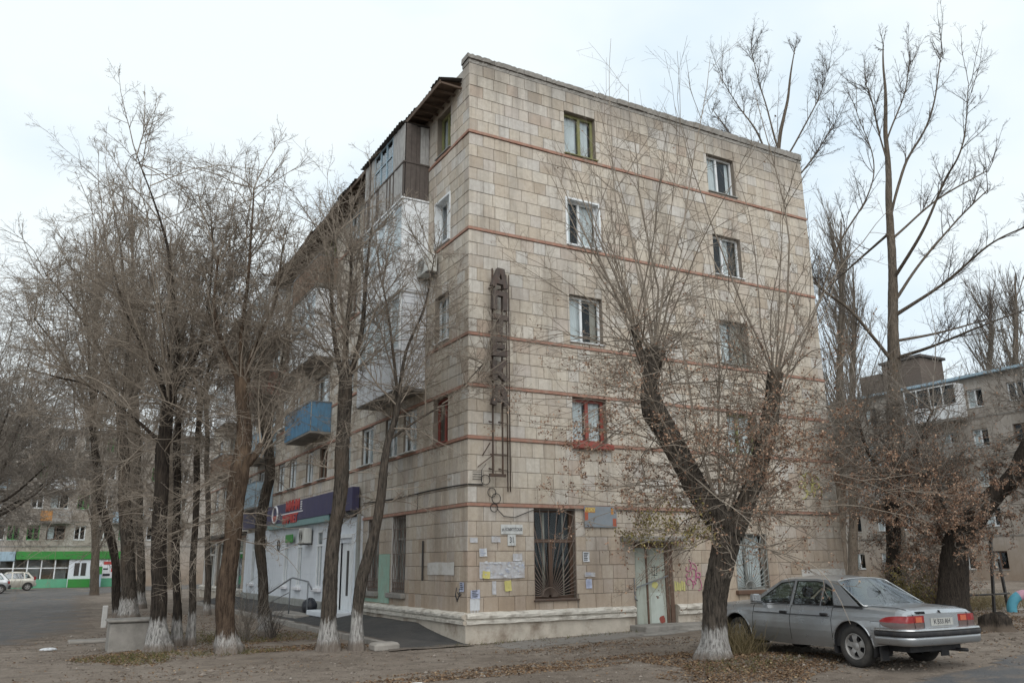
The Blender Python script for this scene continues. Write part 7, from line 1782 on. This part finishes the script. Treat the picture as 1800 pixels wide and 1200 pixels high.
for sg_ in (1, -1):
    for c in (0.14, -0.82):                                            # handles
        MB().bbox(c - .085, c + .085, *(sorted((sg_ * (surf(c, .80) - .005), sg_ * (surf(c, .80) + .028)))), .785, .825, .008).build('door_handle', CP['dark'], CAR)
    # tail lamp wrapping round the corner
    ring = []
    lamp = MB(); P_ = []
    for u in np.linspace(-1.98, -2.40, 9):
        f = math.sqrt(max(0, 1 - ((u + 2.40) / .42) ** 2))
        zc_, hh = 0.745, 0.10 * (0.25 + .75 * f)
        P_.append([(u, sg_ * (surf(u, z) + .008), z) for z in (np.linspace(zc_ - hh * .05, zc_ + hh, 4))])
    for y in np.linspace(0.80, 0.40, 6): P_.append([(-2.432, sg_ * y, z) for z in np.linspace(.74, .845, 4)])
    lamp.grid(P_); tl = lamp.build('tail_lamp', CP['red'], CAR)
    lamp = MB(); P_ = []
    for u in np.linspace(-1.98, -2.40, 9):
        f = math.sqrt(max(0, 1 - ((u + 2.40) / .42) ** 2)); hh = 0.10 * (0.25 + .75 * f)
        P_.append([(u, sg_ * (surf(u, z) + .0075), z) for z in np.linspace(.745 - hh, .745 - hh * .04, 4)])
    for y in np.linspace(0.80, 0.42, 6): P_.append([(-2.431, sg_ * y, z) for z in np.linspace(.652, .741, 4)])
    lamp.grid(P_); lamp.build('lower_lens', CP['smoke'], tl)
    MB().box(-2.442, -2.434, *sorted((sg_ * .46, sg_ * .60)), .745, .825).build('orange_lens', CP['orange'], tl)
    MB().tube([(-1.55, sg_ * .80, .948), (-1.75, sg_ * .70, .965), (-2.15, sg_ * .665, .955), (-2.30, sg_ * .655, .935), (-2.428, sg_ * .64, .86), (-2.44, sg_ * .62, .65)], .005, 5).build('boot_seam', CP['dark'], CAR)
    # mirror
    mm = MB().bbox(.70, .82, *sorted((sg_ * .86, sg_ * 1.04)), .96, 1.10, .025).beam((.78, sg_ * .80, .955), (.76, sg_ * .90, .99), .04).build('wing_mirror', CP['silver'], CAR)
    MB().box(.693, .701, *sorted((sg_ * .875, sg_ * 1.03)), .975, 1.085).build('mirror_glass', CP['chrome'], mm)
    MB().box(-1.88, -1.865, *sorted((sg_ * .62, sg_ * .82)), .14, .42).build('mud_flap', CP['dark'], CAR)
    MB().box(-1.62, -1.0, *sorted((sg_ * (cabf(0, .945) - .004), sg_ * (cabf(0, .945) + .012))), .930, .962).build('pillar_trim', CP['dark'], CAR)
    MB().bbox(2.20, 2.27, *sorted((sg_ * .42, sg_ * .74)), .58, .74, .02).build('headlamp', CP['clear'], CAR)
    on_side(-.95, .90, .775, .783, .004, 'crease_shade', CP['dark'], sg_, 12)  # dark strip paints the shade line along the body crease
fl = on_side(-1.98, -1.80, .60, .745, .005, 'fuel_flap', CP['silver'])
MB().tube([(-1.98, surf(-1.98, .6) + .005, .6), (-1.80, surf(-1.8, .6) + .005, .6), (-1.80, surf(-1.8, .745) + .005, .745), (-1.98, surf(-1.98, .745) + .005, .745)], .004, 4, closed=True).build('flap_seam', CP['dark'], fl)
MB().tube([(-.9, .87, .36), (-.9, .88, .345)], .01, 4)
def bumper(front):
    sgn = 1 if front else -1
    e = 2.28 if front else 2.42
    path = []
    for t in np.linspace(0, 1, 9):  path.append((sgn * (e - .52 + .40 * t), .905 - .01 * t))
    for a in np.linspace(0, math.pi / 2, 9): path.append((sgn * (e - .10 + .20 * math.sin(a)), .695 + .20 * math.cos(a)))
    for y in np.linspace(.62, -.62, 9): path.append((sgn * (e + .10 + .025 * (1 - (y / .62) ** 2)), y))
    half = path[:18]
    path += [(u, -y) for u, y in reversed(half)]
    def sweep(prof_, nm, mt, par):
        P_ = []
        n = len(path)
        for i, (u, y) in enumerate(path):
            du = path[min(i + 1, n - 1)][0] - path[max(i - 1, 0)][0]; dy = path[min(i + 1, n - 1)][1] - path[max(i - 1, 0)][1]
            L = math.hypot(du, dy); nx, ny = (-dy / L, du / L)
            if nx * u + ny * y < 0: nx, ny = -nx, -ny
            P_.append([(u + nx * o, y + ny * o, z) for o, z in prof_])
        return MB().grid(P_).build(nm, mt, par)
    b = sweep([(-.10, .395), (-.02, .40), (.015, .425), (.02, .50), (.018, .535), (-.03, .538)], 'bumper', CP['silver'], CAR)
    sweep([(-.03, .54), (.03, .542), (.035, .56), (.035, .595), (.03, .608), (-.03, .610)], 'rubber_strip', CP['dark'], b)
    sweep([(-.03, .612), (.022, .614), (.028, .632), (.012, .652), (-.08, .662), (-.16, .665)], 'chrome_cap', CP['chrome'], b)
bumper(False); bumper(True)
pn = MB().box(-2.436, -2.428, -.40, .40, .655, .845).build('plate_panel', CP['silver'], CAR)
np_ = MB().box(-2.446, -2.438, -.26, .26, .685, .80).build('number_plate', MAT['carplate'], CAR)
MPl = Matrix(((0, 0, -1, -2.448), (-1, 0, 0, 0), (0, 1, 0, .742), (0, 0, 0, 1)))
text('К 533 АН', .095, MAT['ink'], np_, MPl, .0008, .001, sx=1.0)
MPl2 = Matrix(((0, 0, -1, -2.405), (-1, 0, 0, .45), (0, 1, 0, .885), (0, 0, 0, 1)))
text('ВОЛГА', .045, CP['dark'], CAR, MPl2, .03, .001, name='badge', sx=1.2)
MB(Matrix(((0, 0, -1, -2.40), (-1, 0, 0, 0), (0, 1, 0, .89), (0, 0, 0, 1)))).prism([(-.02, .02), (-.005, -.01), (.025, -.022), (.005, .0), (-.005, .025)], 0.0, .03).build('badge', CP['dark'], CAR)
MB().tube([(-2.05, -.50, .28), (-2.46, -.50, .29)], .028, 8).build('exhaust_pipe', CP['dark'], CAR)
MB().tube([(.35 + .0, .36 + .17 * math.cos(t), .93 + .17 * math.sin(t)) for t in np.linspace(0, 2 * math.pi, 20)], .014, 6, closed=True).build('steering_wheel', CP['seat'], CAR)

hatch = dict(front=1.75, rear=-1.75, wheel_f=1.22, wheel_r=-1.22, wheel_z=0.30, arch=0.36, tyre=0.29, track=1.42,
    W=[(-1.75, .74), (-1.6, .82), (0, .84), (1.3, .82), (1.75, .68)], zb=[(-1.75, .34), (-1.4, .25), (0, .24), (1.4, .25), (1.75, .34)],
    zsh=[(-1.75, .86), (-1.2, .90), (0, .88), (.9, .87), (1.75, .66)], zt=[(-1.75, .90), (0, .9), (.9, .96), (1.4, .88), (1.75, .70)],
    cab=(-1.70, .95), seams=[.78, -.1, -.84], belt=.885, ybelt=.755, yslope=.34, crown=.05,
    outline=[(1.0, .885), (.35, 1.36), (-.3, 1.42), (-1.2, 1.37), (-1.68, .885)],
    holes=[[(.78, .93), (.33, 1.30), (-.06, 1.34), (-.06, .92)], [(-.15, .92), (-.15, 1.34), (-.85, 1.33), (-.92, .92)], [(-1.0, .94), (-.96, 1.31), (-1.14, 1.28), (-1.38, .96)]],
    roofline=[(.35, 1.36), (-.3, 1.42), (-1.2, 1.37)], windscreen=((1.02, .92), (.36, 1.355)), backlight=((-1.66, .92), (-1.22, 1.36)), seats=[(0, .33), (-.8, .33)])
h2 = empty('parked_car', (-10.45, 60.3, 0.0), R(184), 'pale beige hatchback parked in front of the green shop', 'car')
s2, c2, _ = build_car(h2, hatch, CP['beige'])
for sg_ in (1, -1):
    MB().bbox(-1.74, -1.60, *sorted((sg_ * .60, sg_ * .80)), .80, 1.06, .02).build('tail_lamp', CP['red'], h2)
MB().bbox(-1.82, -1.66, -.76, .76, .34, .58, .04).build('bumper', CP['beige'], h2)
h3 = empty('parked_car', (-12.05, 53.3, 0.0), R(183), 'light silver hatchback beside the pale beige one at the street end', 'car')
hatch3 = dict(hatch); 
build_car(h3, hatch3, CP['silver2'])
for sg_ in (1, -1): MB().bbox(-1.76, -1.62, *sorted((sg_ * .62, sg_ * .80)), .66, .84, .02).build('tail_lamp', CP['red'], h3)
MB().bbox(-1.86, -1.66, -.78, .78, .32, .56, .04).build('bumper', CP['dark'], h3)

# ------------------------------------------------------------------ small things on the ground
cb = MB().bbox(-7.25, -6.2, 2.75, 3.55, -0.05, 0.60, 0.03).build('concrete_block', MAT['concrete'])
thing(cb, 'square grey concrete block standing beside the thick dark elm', 'concrete block')
MB().bbox(-7.30, -6.16, 2.70, 3.60, 0.60, 0.66, 0.02).build('cap_slab', MAT['concrete'], cb)
thing(MB().bbox(-6.85, -6.70, 11.4, 11.55, -.05, 0.62, 0.02).build('concrete_post', MAT['paint_white']), 'short white concrete post at the road edge beyond the concrete block', 'post')
thing(MB().bbox(-7.9, -6.6, 5.6, 6.3, -.02, 0.05, 0.02).build('concrete_slab', MAT['kerb']), 'flat cracked concrete slab lying behind the concrete block', 'slab')

# stump
bm_pts = []
k = 26
P_ = []
for (z, r) in ((-.05, .42), (.04, .36), (.14, .31), (.26, .30), (.33, .28)):
    P_.append([(10.3 + r * (1 + .16 * math.sin(3 * t + 1) + .10 * math.sin(7 * t)) * math.cos(t), -6.1 + r * (1 + .16 * math.sin(3 * t + 1) + .1 * math.sin(7 * t)) * math.sin(t), .2 + z + .05 * math.sin(2 * t + 1) * (z > .3)) for t in np.linspace(0, 2 * math.pi, k)])
P_.append([(10.3 + .02 * math.cos(t), -6.1 + .02 * math.sin(t), .2 + .30) for t in np.linspace(0, 2 * math.pi, k)])
thing(MB().grid(P_).build('tree_stump', MAT['bark_dark']), 'low dark tree stump on leaf litter beyond the parked car', 'stump')

# painted tyre standing in the yard
ty = empty('painted_tyre', (16.9, -3.0, 0.24), R(-35), 'half buried tyre painted turquoise and violet standing in the yard', 'tyre')
def tyre_arc(a0, a1, mt, nm):
    P_ = []
    for t in np.linspace(a0, a1, 14):
        row = []
        for s_ in np.linspace(0, 2 * math.pi, 13):
            rr_ = .43 + .14 * math.cos(s_)
            row.append((rr_ * math.cos(t), .12 * math.sin(s_), rr_ * math.sin(t) + .04))
        P_.append(row)
    return MB().grid(P_).build(nm, mt, ty)
tyre_arc(R(-12), R(65), simple('violet_tyre_paint', (0.30, 0.24, 0.42), .7, .2, 6, .3, 3), 'tyre_section')
tyre_arc(R(65), R(115), simple('pink_tyre_paint', (0.42, 0.24, 0.30), .7, .2, 6, .3, 3), 'tyre_section')
tyre_arc(R(115), R(192), simple('turquoise_tyre_paint', (0.07, 0.26, 0.34), .7, .2, 6, .3, 3), 'tyre_section')

# leaning fence posts and a sagging rail in the yard
for i, (x, y, h, lx) in enumerate(((13.4, -1.2, 1.9, .12), (15.9, -2.6, 2.2, .18), (17.8, -1.9, 1.5, -.05))):
    thing(MB().beam((x, y, .18), (x + lx * .6, y - lx, .24 + h), .07).build('fence_post', MAT['iron']),
          ['dark leaning fence post behind the car boot', 'tallest dark leaning fence post near the painted tyre', 'short dark fence post beyond the painted tyre'][i], 'post', 'yard fence posts')
thing(MB().tube([(13.5, -1.3, .75), (14.8, -2.1, .70), (16.0, -2.7, .74), (17.8, -2.0, .70)], .03, 6).build('fence_rail', MAT['iron']), 'dark sagging rail between the yard fence posts', 'rail')
for i, (x, y, r_, lb_) in enumerate(((-8.35, 4.0, .15, 'white plastic scrap lying on the road edge'), (-3.6, -5.6, .13, 'crumpled white plastic bag on the leaf strip before the elms'))):
    P_ = [[(x + r_ * math.cos(t) * math.sin(p) * (1 + .3 * math.sin(3 * t + i)), y + r_ * .5 * math.sin(t) * math.sin(p), .02 + r_ * .22 * math.cos(p) * (1 + .4 * math.sin(5 * t))) for t in np.linspace(0, 2 * math.pi, 15)] for p in np.linspace(.02, math.pi * .6, 7)]
    thing(MB().grid(P_, False).build('litter_scrap', MAT['paper']), lb_, 'litter')

# ------------------------------------------------------------------ fallen leaves, weeds and bushes
def inside_blob(n, blobs, rng):
    out = []
    for (cx, cy, rx, ry, cnt) in blobs:
        a = rng.uniform(0, 2 * np.pi, cnt); r = np.sqrt(rng.uniform(0, 1, cnt)) * (1 + .25 * np.sin(3 * a + cx))
        out.append(np.stack([cx + rx * r * np.cos(a), cy + ry * r * np.sin(a)], 1))
    return np.vstack(out)
def ground_z(p):
    x, y = p[:, 0], p[:, 1]
    z = gz(x, y) + 0.012 * smooth_noise(x, y, 1.1, 1) + 0.010 * smooth_noise(x, y, 3.7, 2) - 0.016
    z += 0.10 * np.exp(-(((x - 2.2) / 1.5) ** 2 + ((y + 6.3) / 1.3) ** 2)) + 0.05 * np.exp(-(((x + 5.5) / 2.2) ** 2 + ((y - 1.9) / 1.6) ** 2))
    return z
rng = np.random.default_rng(77)
xy = inside_blob(0, [(2.1, -6.6, 1.7, 1.5, 5200), (1.3, -7.6, 1.5, 1.0, 2200), (2.0, -4.9, 1.4, .6, 700), (11.5, -4.2, 4.0, 2.6, 6500), (8.6, -5.6, 2.6, 1.0, 1800), (15.5, -1.5, 4.5, 2.5, 3500),
                    (-2.6, -4.9, 3.2, .38, 2300), (-.6, -4.3, 2.6, .35, 1200), (-5.3, 1.3, 2.6, .9, 1400), (-7.0, 1.3, .9, 1.4, 1700), (-2.9, 1.2, 1.4, .7, 1200), (-3.2, 5.2, 1.6, 2.6, 1500), (-4.6, 4.3, 1.6, 2.6, 1300), (3.0, -2.6, 2.4, .7, 600), (-4.5, 13, 2.4, 6, 1800), (-1, -6, 6, 3, 600), (-6.5, -2, 2.5, 1.2, 300), (1.0, -2.2, 1.6, .3, 350), (-2, -1.6, 6, 1.6, 250), (6, -8, 4, 1.2, 300), (-8, 3, 2, 5, 250)], rng)
z = ground_z(xy)
v, q = leaf_quads(np.column_stack([xy, z + .008]), 0.055, rng)
v = v.reshape(-1, 4, 3); zc_ = np.repeat(z[:, None], 4, 1)
v[:, :, 2] = zc_ + .004 + np.clip(np.abs(v[:, :, 2] - zc_ - .008) * .45, 0, .03)
tag(link('leaf_litter', np_mesh('leaf_litter', v.reshape(-1, 3), q, False), MAT['litter']), 'brown fallen leaves scattered over the earth and under the trees', 'leaves', kind='stuff')

def pebbles(n, seed):
    """gravel and crumbs of earth lying about"""
    rng = np.random.default_rng(seed)
    xy = inside_blob(0, [(-2, -4, 8, 4.5, int(n * .6)), (6, -7, 5, 2.2, int(n * .2)), (-7, 4, 2.5, 6, int(n * .2))], rng)
    m = len(xy); z = ground_z(xy)
    s = rng.gamma(2.0, .006, m) + .006
    oc = np.array([(1, 0, 0), (0, 1, 0), (-1, 0, 0), (0, -1, 0), (0, 0, .7), (0, 0, -.7)], float)
    v = oc[None] * s[:, None, None] * rng.uniform(.6, 1.4, (m, 6, 1)) + np.column_stack([xy, z + s * .2])[:, None, :]
    f = np.array([(0, 1, 4), (1, 2, 4), (2, 3, 4), (3, 0, 4), (1, 0, 5), (2, 1, 5), (3, 2, 5), (0, 3, 5)])
    q = (np.arange(m) * 6)[:, None, None] + f[None]
    return np_mesh('gravel', v.reshape(-1, 3), q.reshape(-1, 3), False)
tag(link('gravel', pebbles(5000, 5), leaf_mat('gravel_grain', [(0.0, (0.10, 0.082, 0.066)), (0.7, (0.18, 0.15, 0.125)), (1.0, (0.25, 0.22, 0.19))])), 'small stones and crumbs of earth scattered over the trodden ground', 'gravel', kind='stuff')

def blades(name, blobs, h, mat, label, cat, seed, spread=.35, w0=.006):
    rng = np.random.default_rng(seed)
    xy = inside_blob(0, blobs, rng); N = len(xy)
    z = ground_z(xy)
    d = np.stack([rng.normal(0, spread, N), rng.normal(0, spread, N), np.ones(N)], 1); d /= np.linalg.norm(d, axis=1, keepdims=True)
    L = h * rng.uniform(.35, 1.15, N)
    p, r = grow(np.column_stack([xy, z - .01]), d, L, rng.uniform(.6, 1.3, N) * w0, .0015, 4, .12, -.06, rng)
    v, q = tubes(p, r, 3)
    return tag(link(name, np_mesh(name, v, q), MAT[mat]), label, cat, kind='stuff')
blades('dry_weeds', [(2.75, -5.75, .45, .45, 330), (3.0, -5.4, .35, .3, 200)], .62, 'grass', 'dry straw weeds between the forked elm and the car', 'weeds', 3)
blades('grass', [(-6.9, 1.0, .9, .9, 700), (-5.0, .9, 1.2, .4, 350), (-3.8, 4.6, 1.6, 1.8, 800), (1.8, -6.9, 1.2, .6, 300), (.2, -.35, 1.6, .15, 120), (3.2, -.5, 1.6, .2, 110), (-5.2, 6, 1.2, 2.5, 600)], .11, 'grass_g', 'thin tufts of faded grass round the tree feet', 'grass', 4, .6)
blades('dry_grass', [(13.0, -1.8, 2.4, 1.2, 2600), (16.5, -.6, 3, 1.5, 2200), (10.8, -2.6, 1.5, .7, 900), (21, 1, 4, 2, 1500)], .45, 'grass', 'faded dry grass and weeds in the yard behind the car', 'grass', 5, .45)
def bush(name, base, n, h, seed, mat, label, leaves=0, lm='leaf', amax=R(45), group=None):
    rng = np.random.default_rng(seed)
    root = empty(name, base, 0, label, 'bush', group)
    d = cone_dirs(n, .05, amax, rng); L = h * rng.uniform(.5, 1.1, n)
    p1, r1 = grow(np.tile([[0, 0, 0.0]], (n, 1)) + rng.normal(0, .08, (n, 3)) * [1, 1, 0], d, L, rng.uniform(.006, .012, n), .003, 8, .1, .02, rng)
    st, d, LL, rp = spawn(p1, r1, L, 6, .2, .95, R(20), R(55), .4, rng)
    p2, r2 = grow(st, d, LL, np.minimum(rp, .005), .002, 4, .12, .02, rng)
    V, Q, b = [], [], 0
    for (p, r, kk) in ((p1, r1, 4), (p2, r2, 3)):
        v, q = tubes(p, r, kk); V.append(v); Q.append(q + b); b += len(v)
    link('stems', np_mesh('stems', np.vstack(V), np.vstack(Q)), MAT[mat], root)
    if leaves:
        sel = p2.reshape(-1, 3)[rng.integers(0, p2.shape[0] * p2.shape[1], leaves)] + rng.normal(0, .03, (leaves, 3))
        v, q = leaf_quads(sel, .05, rng, .3)
        tag(link('leaves', np_mesh('leaves', v, q, False), MAT[lm], root), kind='stuff')
bush('bare_bush', (-4.1, 4.0, 0), 26, 1.5, 61, 'twig', 'bare twiggy bush between the peeling elm and the bent elm')
bush('bare_bush', (-3.4, 4.2, 0), 16, 0.9, 62, 'twig_dark', 'low dark bare shoots at the foot of the bent elm')
bush('yard_bush', (12.3, -2.6, .24), 40, 1.5, 63, 'twig', 'yellowing bush behind the car boot', 2600, 'leaf_y', R(60))
bush('yard_bush', (13.6, -2.4, .24), 40, 1.7, 64, 'twig', 'brown leaved bush at the foot of the thick leaning elm', 3000, 'leaf', R(60))
bush('yard_bush', (17.3, -.2, .24), 34, 1.6, 65, 'twig_dark', 'bare dark bush behind the painted tyre', 700, 'leaf', R(60))
bush('yard_bush', (19.2, 1.6, .24), 34, 1.9, 66, 'twig', 'sparse brown bush in front of the grey block', 1400, 'leaf', R(60))

# ------------------------------------------------------------------ put every thing's origin at its own base
bpy.context.view_layer.update()
def rebase(o):
    pts = []
    def collect(x, M):
        if x.type == 'MESH':
            bb = [M @ Vector(c) for c in x.bound_box]; pts.extend(bb)
        for c in x.children: collect(c, M @ c.matrix_local)
    collect(o, Matrix.Identity(4))
    if not pts: return
    c = Vector(((min(p.x for p in pts) + max(p.x for p in pts)) / 2, (min(p.y for p in pts) + max(p.y for p in pts)) / 2, min(p.z for p in pts)))
    if o.type == 'MESH': o.data.transform(Matrix.Translation(-c))
    for ch in o.children: ch.matrix_local = Matrix.Translation(-c) @ ch.matrix_local
    o.location = c
for o in [x for x in col.objects if x.parent is None and x.type in {'MESH', 'EMPTY'} and 'category' in x and x.get('kind') != 'stuff' and x.location.length < 1e-6]:
    rebase(o)
